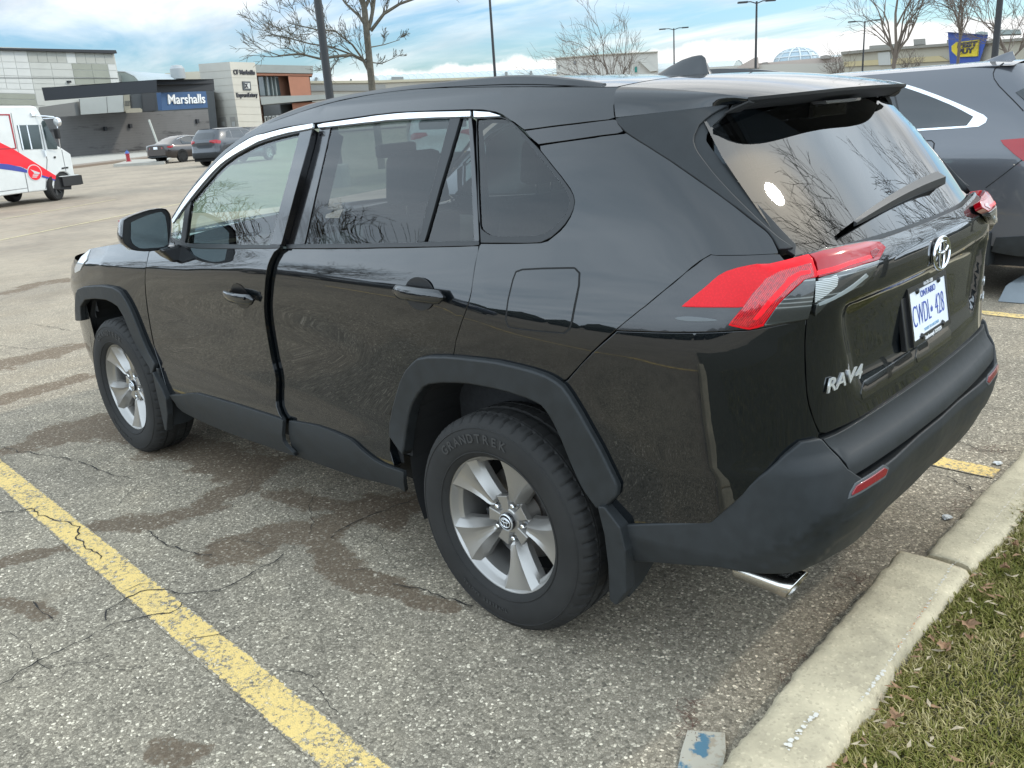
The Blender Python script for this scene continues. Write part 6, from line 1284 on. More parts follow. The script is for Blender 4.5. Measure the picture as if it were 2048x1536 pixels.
mesh('aerial_fin', V, [(i*7+j,i*7+j+1,(i+1)*7+j+1,(i+1)*7+j) for i in range(rows) for j in range(6)], M_grey, nb_, smooth=True)
MB().prism([(-.52,.05),(-.36,.05),(-.35,.40),(-.36,.52),(-.50,.56)][0:0] or [(.915,.50),(.92,.46),(.90,.26),(.66,.26),(.66,.5)],'x',-.47,-.44).build('mud_flap', M_clad, nb_)
# ---- dark crossover across the lot
def headed(px,py,az): g = gnd(px,py); return g, R(az)
g, a = headed(455,330,-70)
oc = thing('parked_car', 'dark grey crossover with red tail lamps parked near the grey wall', 'car', (g.x,g.y,0), a)
M_dg = mat('charcoal_paint', (.030,.034,.040), .35, .4, 1.0, .5)
shell_car(oc, M_dg); darkcar_details(oc, M_red)
# origin is the middle of the rear axle: shift so that the seen rear wheel stands on its spot
oc.location = Vector((g.x,g.y,0))+Matrix.Rotation(a,3,'Z')@Vector((0,.45,0))
# ---- dark brown saloon by the hydrant
def saloon(root, paint, red):
    secs = [ # x, half width, z sill, z belt, z top, half width top
     (-1.02,.70,.45,.93,.98,.60),(-.98,.82,.34,.98,1.03,.66),(-.70,.90,.28,1.00,1.06,.68),(-.40,.915,.26,.99,1.13,.62),(0,.92,.26,.97,1.30,.58),(.45,.92,.26,.96,1.42,.57),(1.0,.92,.26,.94,1.455,.57),(1.5,.92,.26,.92,1.40,.57),(1.95,.92,.26,.90,1.18,.60),(2.3,.915,.26,.89,.99,.66),(2.8,.90,.26,.84,.91,.68),(3.3,.86,.28,.74,.82,.66),(3.6,.74,.34,.62,.70,.58),(3.68,.60,.42,.56,.60,.50)]
    V = []; m = 11
    for x,w_,zs,zb,zt,wt in secs:
        pr = [(w_*.93,zs),(w_*.985,zs+.12),(w_,zs+(zb-zs)*.6),(w_*.975,zb-.03),(w_*.94,zb),(wt+(w_*.94-wt)*.45,zb+(zt-zb)*.55),(wt,zt-.02),(wt*.9,zt),(wt*.6,zt+.012),(wt*.3,zt+.018),(0,zt+.02)]
        V += [(x,y,z) for y,z in pr]
    n = len(secs)
    for side in (1,-1):
        F = [(i*m+j,(i+1)*m+j,(i+1)*m+j+1,i*m+j+1) for i in range(n-1) for j in range(m-1)]
        Q = [(x,y*side,z) for x,y,z in V]; F = F if side > 0 else [f[::-1] for f in F]
        me = MB(); me.add(Q,F); me.add([(Q[j]) for j in range(m)]+[(secs[0][0],0,secs[0][2])],[tuple(range(m+1))]); o = me.build('body_side', paint, root, autos=1.0)
        # windows
        def wq(nm, pts): 
            P = []
            for x,f in pts:
                w_ = np.interp(x,[s[0] for s in secs],[s[1] for s in secs]); zb = np.interp(x,[s[0] for s in secs],[s[3] for s in secs]); zt = np.interp(x,[s[0] for s in secs],[s[4] for s in secs]); wt = np.interp(x,[s[0] for s in secs],[s[5] for s in secs])
                y = w_*.94+(wt-w_*.94)*f; P.append((x,(y+.012)*side,zb+(zt-zb)*f))
            mesh(nm, P, [tuple(range(len(P)))], M_wdark, root)
        wq('front_window', [(1.1,.08),(1.95,.08),(1.75,.55),(1.5,.80),(1.1,.86)]); wq('rear_side_window', [(.15,.08),(1.04,.08),(1.04,.86),(.5,.84),(.2,.6)])
        MB().tube([(x,(np.interp(x,[s[0] for s in secs],[s[5] for s in secs])+.03)*side,np.interp(x,[s[0] for s in secs],[s[4] for s in secs])-.045) for x in (0.05,.3,.6,1.0,1.4,1.7)], .014, 5).build('chrome_strip', M_satin, root)
        for x in (0,2.75):
            V2 = []; 
            MB().lathe([(.0,.0),(.37,.0)],n=28,c=(x,.925*side,.36)).build('wheel_arch', M_dark, root)
        tl = MB().add([(-.93,.83*side,.93),(-.60,.93*side,.96),(-.62,.93*side,.86),(-.96,.80*side,.80),(-1.04,.45*side,.82),(-1.02,.45*side,.92)],[(0,1,2,3),(0,3,4,5)]); tl.build('tail_lamp', red, root)
    mesh('rear_window', [(-.34,.55,1.15),(-.34,-.55,1.15),(.30,-.53,1.392),(.30,.53,1.392)], [(0,1,2,3)], M_wdark, root)
    mesh('windscreen', [(2.20,.6,1.03),(2.20,-.6,1.03),(1.58,-.54,1.405),(1.58,.54,1.405)], [(0,1,2,3)], M_wdark, root)
    MB().box(-1.055,-1.03,-.15,.15,.80,.93).build('number_plate', M_pw, root)
    MB().box(-1.04,-.95,-.75,.75,.36,.42).build('bumper_trim', M_clad, root)
    w_ = simple_wheel(root, .33); w_.location = (0,.82,.33)
    for x, s in ((2.75,1),(0,-1),(2.75,-1)): q = copytree(w_, root); q.location = (x,.82*s,.33); q.rotation_euler = (0,0,0 if s > 0 else math.pi)
g = gnd(366,324.5); a = R(-74)
sa = thing('parked_car', 'dark brown saloon with a chrome window line, parked between the hydrant and the dark crossover', 'car', (g.x,g.y,0), a)
saloon(sa, mat('brown_paint',(.022,.016,.015),.3,.3,1), M_red); sa.location = Vector((g.x,g.y,0))+Matrix.Rotation(a,3,'Z')@Vector((0,.80,0))
# ---- more cars of the lot: one seen through the side windows, others seen mirrored in the doors
M_white = mat('white_paint', (.45,.45,.44), .3, 0, 1)
def more(x,y,az,paint,label,cls='x'):
    r = thing('parked_car', label, 'car', (x,y,0), R(az)); shell_car(r, paint); darkcar_details(r, M_red); return r
g = gnd(905,352)
more(g.x+.3,g.y,-38,M_white,'white crossover glimpsed through the rear side windows of the black one')
more(12,10.5,182,mat('blue_paint',(.02,.03,.06),.3,.3,1),'dark blue crossover mirrored in the door of the black one')
more(12.2,7.4,181,M_dg,'charcoal crossover mirrored in the front door of the black one')
g = gnd(497,297)
more(g.x,g.y,-60,mat('black_paint_far',(.01,.01,.012),.3,0,1),'black car roof just visible behind the windscreen pillar, before the cream tower')

# ------------------------------------------------------------------ delivery truck (right side traced on its own plane)
fwp = gnd(121,401); th = R(-72); hd = Vector((math.cos(th),math.sin(th),0))
TF = Face(fwp, fwp+hd)
tr = thing('delivery_truck', 'white step van with red and blue stripes and a round red emblem', 'truck', (fwp.x,fwp.y,0), th)
Ti = Matrix.Rotation(-th,3,'Z')
def tl_(px,py): p = TF.p(px,py)-Vector((fwp.x,fwp.y,0)); q = Ti@p; return q
sgn = -1   # right side at y = 0, body extends to +y
def tp(pts): return [(tl_(x,y).x, tl_(x,y).z) for x,y in pts]
M_tw = mat('van_white', (.56,.57,.55), .35, 0, .4, noise=(3,.06)); M_tr = mat('van_red', (.70,.008,.02), .35, 0, .4); M_tb = mat('van_blue', (.035,.05,.26), .35, 0, .4); M_tbk = mat('van_black',(.012,.012,.012),.6)
out_ = tp([(-330,236),(0,212.5),(62.7,211.7),(73,214),(79.7,224),(86,237),(116.4,292.3),(125.3,297),(142.4,308.6),(150.5,352.5),(141.6,352.5),(137,347),(130,343.5),(120.4,344.4),(114,351),(110.7,360.6),(109,379.3),(57,385),(0,393),(-330,417)])
zt_ = out_[1][1]; out_[0] = (out_[0][0], zt_)
bd = MB().prism(out_,'y',0,2.15).build('body', M_tw, tr, bevel=.03)
def tpan(nm, pts, m, parent=None, y0=-.006, y1=.03, bevel=0): return MB().prism(tp(pts),'y',y0,y1).build(nm, m, parent or bd, bevel=bevel)
tpan('red_stripe', [(-330,190),(0,285),(29.3,299.6),(112.3,351.7),(111.5,359),(83,350.9),(42.3,333.5),(0,327),(-330,330)], M_tr)
tpan('blue_stripe', [(-330,331),(0,327.3),(16,328.5),(42.3,334.6),(55.3,341),(83,350),(110.7,359),(110.7,362),(84.6,355),(55.3,346),(24.4,341),(0,337.9),(-330,345)], M_tb, y0=-.008)
for pts in ([(-330,248),(0,228.5),(20,228.5),(20.3,231.3),(0,231.3),(-330,251)],[(17.5,231),(20,230),(33.8,297),(31.5,297)]): tpan('panel_border', pts, mat('van_maroon',(.28,.02,.03),.5), y0=-.010)
tpan('panel_border', [(-330,297),(0,297.5),(33,296),(33.3,298),(0,299.5),(-330,299)], MATS['van_maroon'], y0=-.010)
sw_ = tpan('side_window', [(34.2,250.8),(77,250),(85.4,298),(44.8,299.6)], mat('van_window',(.03,.045,.045),.08,0,0,.7), y0=-.012)
tpan('window_bar', [(52.5,251),(54.5,251),(65,299),(62.5,299)], M_satin, sw_, y0=-.02)
tpan('window_bar', [(35.5,251),(38,251),(48,299.6),(45.5,299.6)], M_satin, sw_, y0=-.02)
tpan('front_side_window', [(83,246),(85,242),(89,242),(114.7,290.5),(114.7,298.8),(96,298.8)], MATS['van_window'], y0=-.012)
for pts in ([(48.5,340),(50,340),(58.5,384),(57,384)],[(80,250),(81.3,250),(95.5,320),(93,378),(91.6,378),(94,320)],[(123.5,300),(124.5,300),(133,343),(132,343)],[(0,383),(57,375.5),(57,376.5),(0,384.5)],[(22,226),(23,226),(37,300),(50,341),(49,341),(36,300)]): tpan('door_gap', pts, mat('gap_grey',(.16,.16,.16),.8), y0=-.005)
tpan('door_handle', [(87,302),(90,301),(92.5,312),(90,314)], M_satin, y0=-.05); tpan('lamp_marker', [(124,335.5),(130,334.5),(130,337.5),(124,338.5)], M_tbk, y0=-.02); tpan('lamp_marker', [(132,334),(136,334),(136,337),(132,337)], M_tbk, y0=-.03)
tpan('fuel_cap', [(108,313),(111.5,313),(111.5,317),(108,317)], M_tbk, y0=-.02)
# round emblem with its winged letter
c_ = tl_(69.5,345.7); r_ = abs(tl_(69.5,329).z-c_.z); 
lg = MB().lathe([(0,-.012),(r_,-.012),(r_,.01)],n=48,c=(c_.x,0,c_.z)).build('emblem_ring', mat('van_emblem_white',(.50,.50,.49),.4), bd); lg2 = MB().lathe([(0,-.016),(r_*.90,-.016),(r_*.9,.01)],n=48,c=(c_.x,0,c_.z)).build('emblem_disc', M_tr, lg)
for pts in ([(60.5,339),(80,346),(77.5,349),(67,347.5),(68,346)],[(66,349.3),(77,350),(75.5,352),(65,351.6)],[(66,353.4),(74.8,353.2),(73,355.5),(62.5,355)]): tpan('emblem_wing', pts, MATS['van_emblem_white'], lg2, y0=-.020)
bx_ = tp([(123.7,354),(160,355),(160,369.6),(136,372)]); x0b, x1b = bx_[0][0], bx_[1][0]; z0b, z1b = bx_[2][1], bx_[0][1]
bmpr = MB().box(x0b,x1b,-.02,2.17,z0b,z1b).build('front_bumper', M_tbk, tr, bevel=.01); MB().box(x0b-.05,x1b-.02,.0,2.15,z1b+.002,z1b+.02).build('bumper_step', M_tw, bmpr)
tpan('front_arch', [(109,379),(110.7,360.6),(114,351),(120.4,344.4),(130,343.5),(137,347),(141.6,352.5),(146,354),(146,379)], M_tbk, y0=.05, y1=1.9)
MB().box(-6,1.0,.15,2.0,.36,.62).build('chassis', M_tbk, tr)
wz = .375; wh = simple_wheel(tr, wz, .23, mat('steel_dark',(.03,.03,.03),.6)); wh.location = (0,.16,wz); wh.rotation_euler = (0,0,math.pi+R(22))
q = copytree(wh, tr); q.location = (.0,1.95,wz); q.rotation_euler = (0,0,R(22))
for y in (.16,1.95): q = copytree(wh, tr); q.location = (-3.9,y,wz); q.rotation_euler = (0,0,math.pi if y < 1 else 0)
m1 = [TF.p(*p,off=o_) for p, o_ in (((70,232),0),((90,232.5),.15),((108,234),.28),((114,243),.30))]
def loc(p): return Ti@(p-Vector((fwp.x,fwp.y,0)))
MB().tube([loc(p) for p in m1], .015, 6).build('mirror_arm', M_satin, tr); MB().tube([loc(TF.p(86,238)),loc(TF.p(112,236,.28))], .012, 6).build('mirror_arm', M_satin, tr)
MB().tube([loc(TF.p(115,250,.30)),loc(TF.p(118,275,.28)),loc(TF.p(121.5,297,.1))], .013, 6).build('mirror_arm', M_satin, tr)
p = loc(TF.p(115,244,.32)); MB().lathe([(0,-.05),(.10,-.04),(.125,0),(.11,.05),(0,.07)],axis='x',n=20,c=tuple(p)).build('round_mirror', M_satin, tr, autos=.8)
p = loc(TF.p(114.5,266,.30)); MB().box(p.x-.04,p.x+.04,p.y-.09,p.y+.09,p.z-.16,p.z+.12).build('flat_mirror', M_tbk, tr, bevel=.03)
p = loc(TF.p(67,229,.0)); MB().box(p.x-.08,p.x+.04,-.05,.0,p.z-.05,p.z+.05).build('marker_lamp', M_satin, tr, bevel=.01)
# ------------------------------------------------------------------ buildings of the mall
def M_(n, c, r=.8, **k): return mat(n, tuple(x*.70 for x in c), r, **k)
c_lt = M_('panel_light',(.56,.56,.51),noise=(.6,.05)); c_wh = M_('panel_white',(.66,.66,.62),noise=(.6,.05)); c_gn = M_('panel_greygreen',(.33,.34,.28),noise=(.6,.06)); c_md = M_('panel_mid',(.46,.46,.41),noise=(.6,.06)); c_dk = M_('dark_fascia',(.018,.021,.026),.7); c_gr = M_('gap_line',(.16,.16,.15))
def fit_text(name, body, m, parent, F, pl_, pr_, hpx, th=.05, bold=.03, shear=0, off=.06):
    """lettering stretched between two points of the wall"""
    a_, c_ = F.p(*pl_,off), F.p(*pr_,off); d_ = (c_-a_).length; mid = (a_+c_)/2; x = F.d if F.d.dot(rt) > 0 else -F.d
    k_ = ((a_-C0).dot(fw)/FP); h_ = hpx*k_
    o = text(name, body, 1., m, parent, Matrix.Identity(4), 0.0, bold=bold/h_*.6, shear=shear); me = o.data; xs = [v.co.x for v in me.vertices]; w_ = max(xs)-min(xs); cx = (max(xs)+min(xs))/2
    bpy.data.objects.remove(o); mw_ = frame(mid, x, (0,0,1))@Matrix.Diagonal((d_/w_,h_,1,1))@Matrix.Translation((-cx,0,0))
    return text(name, body, 1., m, parent, mw_, th, bold=bold/h_*.6, shear=shear)
def bld(name, label, cat='building'): return thing(name, label, cat)
# store with the panelled wall
F1 = Face(at(-60,300,100), at(260,300,112))
b1 = bld('store_building', 'tall store wall of white, grey and olive panels at the far left')
w1 = F1.poly_back(MB(), [(-260,84),(228,103),(252,232),(262,330),(-260,360)], 25).build('wall', c_lt, b1)
def cell(pts, m, par=w1, F=F1): return F.poly(MB(), pts, .04).build('wall_panel', m, par)
tx = [-40,54,74,97,117,137,158,178,196,214,227]
# top row
def q4(x0,x1,y0,y1,sl=.19): 
    # cells lean with the wall, so px shift with height
    s0 = (y0-103)*sl; s1 = (y1-103)*sl; t_ = lambda x,y: y+(x-0)*.022
    return [(x0+s0,t_(x0,y0)),(x1+s0,t_(x1,y0)),(x1+s1,t_(x1,y1)),(x0+s1,t_(x0,y1))]
top = [c_md,c_md,c_md,c_md,c_wh,c_md,c_md,c_md,c_md]
for i in range(9): cell(q4(54+i*19.2+.4, 54+(i+1)*19.2-.6, 101.5,123.5), top[i])
for r,(y0,y1) in enumerate(((124.5,136.5),(137.5,151.5),(152.8,166),(167,178))):
    xs_ = [-60,0,27,54,97,139,178,211,227]; cs = [[c_wh,c_wh,c_wh,c_lt,c_lt,c_gn,c_gn,c_wh],[c_wh,c_wh,c_wh,c_lt,c_lt,c_gn,c_gn,c_wh],[c_wh,c_wh,c_wh,c_lt,c_lt,c_gn,c_gn,c_wh],[c_wh,c_wh,c_wh,c_lt,c_lt,c_lt,c_lt,c_wh]][r]
    for i in range(8):
        if r == 3 and i > 4: continue
        cell(q4(xs_[i]+.4,xs_[i+1]-.4,y0,y1), cs[i])
for i,(x0,x1) in enumerate(((-60,0),(0,27),(27,53))): cell(q4(x0+.4,x1-.4,101.5,123.5), c_wh)
for (x0,x1,y0,y1,m_) in ((-60,54,187.5,198,c_gn),(-60,54,199,210,c_gn),(-60,54,179,186.5,c_wh),(55,70,179,210,c_lt)): cell(q4(x0,x1,y0,y1), m_)
F1.poly(MB(), [(-260,80),(0,97),(226,101.5),(228.5,108),(0,100.8),(-260,84)], .5).build('roof_edge', c_dk, b1)
F1.poly(MB(), [(-60,155.2),(236,156.6),(236,157.6),(-60,156.2)], .1).build('band', c_gr, w1)
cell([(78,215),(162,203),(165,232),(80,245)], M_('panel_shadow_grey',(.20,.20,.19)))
F1.poly(MB(), [(133,162),(139,162),(140,166),(134,166)], .3).build('wall_lamp', c_dk, w1)
# dark canopy and lower store block with the blue sign
F2 = Face(at(60,300,96), at(313,290,86)); F3 = Face(at(313,290,86), at(430,285,93))
b2 = bld('store_entrance', 'low store front under a long black canopy, with a blue name sign', 'building')
cn = F2.poly_back(MB(), [(83.8,175.5),(162,172),(313.5,159.5),(314.7,184.9),(90,201.6)], .6).build('canopy', c_dk, b2)
F3.poly_back(MB(), [(313.5,159.5),(427.7,158.5),(429.7,181.3),(314.7,184.9)], .6).build('canopy_front', c_dk, cn)
pA, pB, pC = F2.p(84,176), F2.p(313.5,159.6), F3.p(427.7,158.6); 
V = [tuple(q) for q in (pA,pB,pC, pC+(pA-pB))]; V = V+[(x,y,z-.4) for x,y,z in V]; mesh('canopy_roof', V, [(0,1,2,3),(7,6,5,4)], c_dk, cn)
F4 = Face(at(150,300,108), at(420,290,109))
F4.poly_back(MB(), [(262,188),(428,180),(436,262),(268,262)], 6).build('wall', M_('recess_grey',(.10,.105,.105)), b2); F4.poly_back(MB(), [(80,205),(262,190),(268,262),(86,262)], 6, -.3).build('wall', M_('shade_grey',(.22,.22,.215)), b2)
for pts, m_ in (([(160,199),(213,194),(215,226.5),(162,230)],c_lt),([(214,194),(246,191),(248,224.5),(216,226.3)],c_lt),([(247,189),(259,188),(262,223),(249,224)],M_('vent_beige',(.40,.36,.27))),([(284,187),(309,185),(312,222),(287,224)],M_('door_dark',(.07,.07,.07)))): F4.poly(MB(), pts, .3).build('wall_panel', m_, b2)
for k_ in range(4): F4.poly(MB(), [(249.5,203+k_*2.6),(260,202.2+k_*2.6),(260.3,203.4+k_*2.6),(249.7,204.2+k_*2.6)], .35).build('vent_slat', M_('vent_dark',(.12,.12,.11)), b2)
F4.poly(MB(), [(252,222),(262,217.5),(280,217),(284,220),(284,226),(252,227)], .8).build('roof_debris', M_('sandy',(.52,.45,.33)), b2)
F5 = Face(at(318,290,87), at(414,285,91.5))
sgn_ = F5.poly_back(MB(), [(322.3,185.4),(412.4,183),(416.2,215.3),(324.9,221.2)], .8).build('name_sign', M_('sign_blue',(.025,.085,.20),.6,noise=(1,.08)), b2)
F2.poly_back(MB(), [(313,186),(322,185.5),(325,221),(317,221)], .4).build('sign_return', M_('sign_blue_dark',(.022,.07,.165),.6), sgn_)
fit_text('sign_lettering', 'Marshalls', M_('letter_white',(.9,.9,.88),.5), sgn_, F5, (336,201.3), (409.5,197.5), 26, .06, .02, .08)
# cream tower
F6 = Face(at(397,290,118), at(459,290,110)); F7 = Face(at(459,290,110), at(512,290,114))
b3 = bld('entrance_tower', 'cream stone entrance tower with dark lettering and a square emblem', 'building')
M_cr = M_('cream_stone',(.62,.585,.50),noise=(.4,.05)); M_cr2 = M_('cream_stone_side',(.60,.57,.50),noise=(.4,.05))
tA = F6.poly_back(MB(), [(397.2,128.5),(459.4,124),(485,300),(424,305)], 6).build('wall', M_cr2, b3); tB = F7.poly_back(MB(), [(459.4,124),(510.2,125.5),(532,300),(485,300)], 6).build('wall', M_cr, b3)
for k_ in range(1,10):
    t_ = k_/10; y_ = 126+k_*14.6; xl = 459.4+(y_-124)*.146
    F7.poly(MB(), [(xl,y_),(xl+51,y_+1.2),(xl+51.1,y_+1.6),(xl,y_+.4)], .02).build('joint', M_('stone_joint',(.40,.37,.31)), tB)
    xl6 = 397.2+(y_-128)*.165; F6.poly(MB(), [(xl6,y_+4.4),(xl,y_),(xl,y_+.4),(xl6,y_+4.8)], .02).build('joint', MATS['stone_joint'], tA)
M_lt = M_('letter_dark',(.03,.03,.04),.6)
fit_text('lettering', 'CF Markville', M_lt, tB, F7, (467.5,144.5), (510,146), 12.5, .05, .03); fit_text('lettering', 'ExpressEatery', M_lt, tB, F7, (473.5,190), (515.5,191), 11.5, .05, .03)
em = F7.poly(MB(), [(484,163.2),(499.8,163.5),(501.5,181.2),(486,180.8)], .12).build('square_emblem', M_('emblem_frame',(.09,.10,.11)), tB); F7.poly(MB(), [(487.5,166.5),(497.6,166.8),(498.8,177.8),(489,177.6)], .15).build('emblem_field', c_wh, em)
fit_text('emblem_cross', 'X', M_lt, em, F7, (489.7,172), (496.7,172.3), 10, .02, .08, off=.17)
for pts in ([(438,236),(452.5,234),(456.5,260),(442,262)],[(460.6,234.5),(471,233.5),(475.5,260),(465,260)]):
    d_ = F6.poly(MB(), pts, .06).build('door', M_('door_beige',(.42,.40,.36)), tA); cx_ = sum(p[0] for p in pts)/4; F6.poly(MB(), [(cx_-2.4,244),(cx_+2.6,243.6),(cx_+3.4,253),(cx_-1.6,253.4)], .09).build('notice', M_('notice_pale',(.60,.60,.58)), d_)
F6.poly(MB(), [(424,249.5),(431,249),(433,262),(425,262)], .5).build('brick_pier', M_('brick_orange',(.42,.20,.12)), b3)
F6.poly(MB(), [(413,184),(424,183.6),(425,196),(414.5,196.4)], .6).build('wall_box', c_lt, b3)
# brown block beside the tower
F8 = Face(at(508,290,116), at(640,280,126)); b4 = bld('brown_building', 'block with rust brown panels, grey bands and dark glass beside the cream tower')
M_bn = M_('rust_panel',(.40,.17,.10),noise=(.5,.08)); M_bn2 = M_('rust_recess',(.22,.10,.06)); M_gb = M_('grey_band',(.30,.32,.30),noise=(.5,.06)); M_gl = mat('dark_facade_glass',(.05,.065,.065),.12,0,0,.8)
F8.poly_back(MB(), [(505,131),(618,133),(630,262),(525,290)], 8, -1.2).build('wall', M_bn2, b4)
F8.poly_back(MB(), [(510,129.3),(626,132),(626.5,147.3),(513,145.4)], 5, .4).build('fascia', M_gb, b4)
F8.poly_back(MB(), [(512,146.4),(624.6,148.2),(625,152),(513,151)], 4, .2).build('brown_band', M_bn, b4)
F8.poly_back(MB(), [(576.5,152.9),(618,153.5),(622.2,191),(582,192)], 3, .1).build('brown_panel', M_bn, b4)
g_ = F8.poly(MB(), [(515.5,153.5),(555,153.8),(561,191.5),(520,192)], .1, -1.1).build('facade_glass', M_gl, b4)
for x_ in (530,540,547): F8.poly(MB(), [(x_-.9,153.5),(x_+.9,153.5),(x_+5.9,192),(x_+4.1,192)], .25, -1.0).build('mullion', M_('mullion_grey',(.26,.29,.28)), g_)
F8.poly_back(MB(), [(520.6,193.7),(640,190),(700,188),(702,196),(640,199.5),(523.5,210)], 5, 1.2).build('lower_band', M_gb, b4)
F8.poly(MB(), [(525,211),(582,207),(588,245),(530,250)], .1, -1.0).build('entrance_glass', mat('entrance_dark',(.03,.035,.035),.15,0,0,.7), b4)
F8.poly_back(MB(), [(584,207),(640,204),(645,240),(590,243)], 2, .1).build('brown_panel', M_bn, b4)
for i_ in range(5): x_ = 528+i_*7.5; d_ = F8.poly(MB(), [(x_,233-i_*.5),(x_+5,232.6-i_*.5),(x_+7.2,246),(x_+2.2,246.5)], .15, -.8).build('door', c_wh, b4); F8.poly(MB(), [(x_+1.2,235-i_*.5),(x_+4.2,234.6-i_*.5),(x_+6,245),(x_+3,245.4)], .18, -.8).build('door_glass', MATS['entrance_dark'], d_)
# the long dark masonry wall
A_ = gnd(152,316.5); B_ = gnd(424,291.5); F9 = Face(A_, B_)
M_wall = bpy.data.materials.new('dark_block_wall'); M_wall.use_nodes = True; t = M_wall.node_tree; b = t.nodes['Principled BSDF']; P = N(t,'ShaderNodeNewGeometry').outputs['Position']
n = N(t,'ShaderNodeTexNoise', i_Scale=.35, i_Detail=6, i_Roughness=.6); L(t,P,n.inputs['Vector']); mpp = N(t,'ShaderNodeMapping'); mpp.inputs['Scale'].default_value = (.25,.25,1.6); L(t,P,mpp.inputs[0]); n2 = N(t,'ShaderNodeTexNoise', i_Scale=1.1, i_Detail=7, i_Roughness=.65); L(t,mpp.outputs[0],n2.inputs['Vector'])
sp_ = N(t,'ShaderNodeSeparateXYZ'); L(t,P,sp_.inputs[0]); crs = ramp(t, math_(t,'FRACT',math_(t,'MULTIPLY',sp_.outputs[2],4.2)), [(0,.80),(.08,1),(.92,1),(1,.80)])
c = mix(t, ramp(t,n.outputs[0],[(.3,0),(.7,1)]), (.105,.101,.098), (.135,.130,.125)); c = mix(t, ramp(t,n2.outputs[0],[(.56,0),(.66,.65)]), c, (.020,.019,.020)); c = mix(t,1.0,c,crs,'MULTIPLY'); L(t,c,b.inputs['Base Color']); b.inputs['Roughness'].default_value = .9
wl = thing('masonry_wall', 'long dark grey block wall with sooty patches, behind the hydrant and parked cars', 'wall')
wv = F9.poly_back(MB(), [(-60,243),(122,234),(171,230.5),(270,225.5),(416.2,218.8),(424,291.5),(287,303.8),(152,316.5),(-60,334)], .5).build('wall_face', M_wall, wl)
for (x_,y_) in ((209,258),(259,252.5),(393,243)): F9.poly(MB(), [(x_-2.5,y_-4),(x_+2.5,y_-4),(x_+3.2,y_+4),(x_-1.5,y_+4)], .25).build('wall_lamp', c_dk, wl)
# pavement strip and kerb under the wall
def strip(name, a0, b0, a1, b1, z, m):
    P = [gnd(*a0),gnd(*b0),gnd(*b1),gnd(*a1)]; mb = MB(); mb.add([(p.x,p.y,-.01) for p in P]+[(p.x,p.y,z) for p in P],[(3,2,1,0),(4,5,6,7),(0,1,5,4),(1,2,6,5),(2,3,7,6),(3,0,4,7)]); o = mb.build(name, m); o['kind'] = 'structure'; return o
M_pv = M_('pavement_concrete',(.46,.43,.37),noise=(.8,.10)); M_pb2 = M_('kerb_brown',(.26,.20,.15))
strip('pavement', (60,345),(430,300),(60,325),(430,289), .15, M_pv); strip('kerb_line', (60,348.5),(430,302),(60,345.2),(430,300.2), .13, M_pb2)
strip('traffic_island', (228,334),(330,329),(262,324),(345,320), .14, M_pv)
# parapet: far mall
F10 = Face(at(600,260,138), at(1130,210,150)); b5 = bld('mall_building', 'long low beige mall block with a glazed barrel roof behind the big bare tree')
M_be = M_('beige_wall',(.50,.46,.38),noise=(.3,.05)); M_be2 = M_('beige_dark',(.34,.33,.30)); M_vg = M_('vault_glass',(.50,.58,.56),.3,noise=(.5,.08))
F10.poly_back(MB(), [(560,170),(1150,152),(1160,230),(560,262)], 20).build('wall', M_be, b5)
F10.poly_back(MB(), [(560,163),(760,161),(1150,148),(1150,152.5),(760,166),(560,168)], 21, .3).build('parapet', M_('parapet_sand',(.60,.53,.38)), b5)
F10.poly(MB(), [(600,172),(770,170),(772,182),(602,183)], .2).build('grey_band', M_be2, b5)
for x_,y_,w_,h_ in ((630,160,5,5),(783,159,24,5),(1010,149,5,5),(1060,146,4,4),(700,161,4,3),(560,165,4,4)): F10.poly_back(MB(), [(x_,y_-h_),(x_+w_,y_-h_),(x_+w_,y_+4),(x_,y_+4)], 3).build('roof_unit', M_('unit_grey',(.30,.31,.30)), b5)
def vault(px0,py0,px1,py1,drop,F,parent,off=-6):
    A, B = F.p(px0,py0,off), F.p(px1,py1,off); V = []; nseg = 26; w_ = 6.
    for i in range(nseg+1):
        p = A+(B-A)*i/nseg
        for k_ in range(9): a = math.pi*k_/8; q = p+F.n*(w_*math.cos(a)); V.append((q.x,q.y,p.z-drop+drop*math.sin(a)))
    o = mesh('glazed_vault', V, [(i*9+k_,(i+1)*9+k_,(i+1)*9+k_+1,i*9+k_+1) for i in range(nseg) for k_ in range(8)]+[tuple(range(9)),tuple(nseg*9+k_ for k_ in range(9))], M_vg, parent, smooth=False)
    rb = MB()
    for i in range(nseg+1): rb.tube([V[i*9+k_] for k_ in range(9)], .10, 4, cap=False)
    rb.build('vault_ribs', M_('rib_white',(.66,.70,.70)), o)
vault(745,152,1110,138,2.3,F10,b5); vault(560,146,640,148,2.2,F10,b5)
F1b = Face(at(230,290,122), at(400,280,128)); vault(232,143,330,150,3,F1b,b1,-2); F1b.poly_back(MB(), [(330,147),(400,143),(404,165),(332,168)], 5).build('beige_wing', M_('beige_wing',(.55,.52,.42)), b1)
F1b.poly_back(MB(), [(232,152),(400,150),(404,230),(240,235)], 5, -1).build('rear_wing', c_lt, b1); MB().lathe([(0,0),(.9,0),(.9,1.2),(.6,1.6),(0,1.7)],axis='z',n=16,c=tuple(F1b.p(358,158,2))).build('roof_vent', M_('vent_metal',(.42,.44,.44),.5), b1, autos=.6)
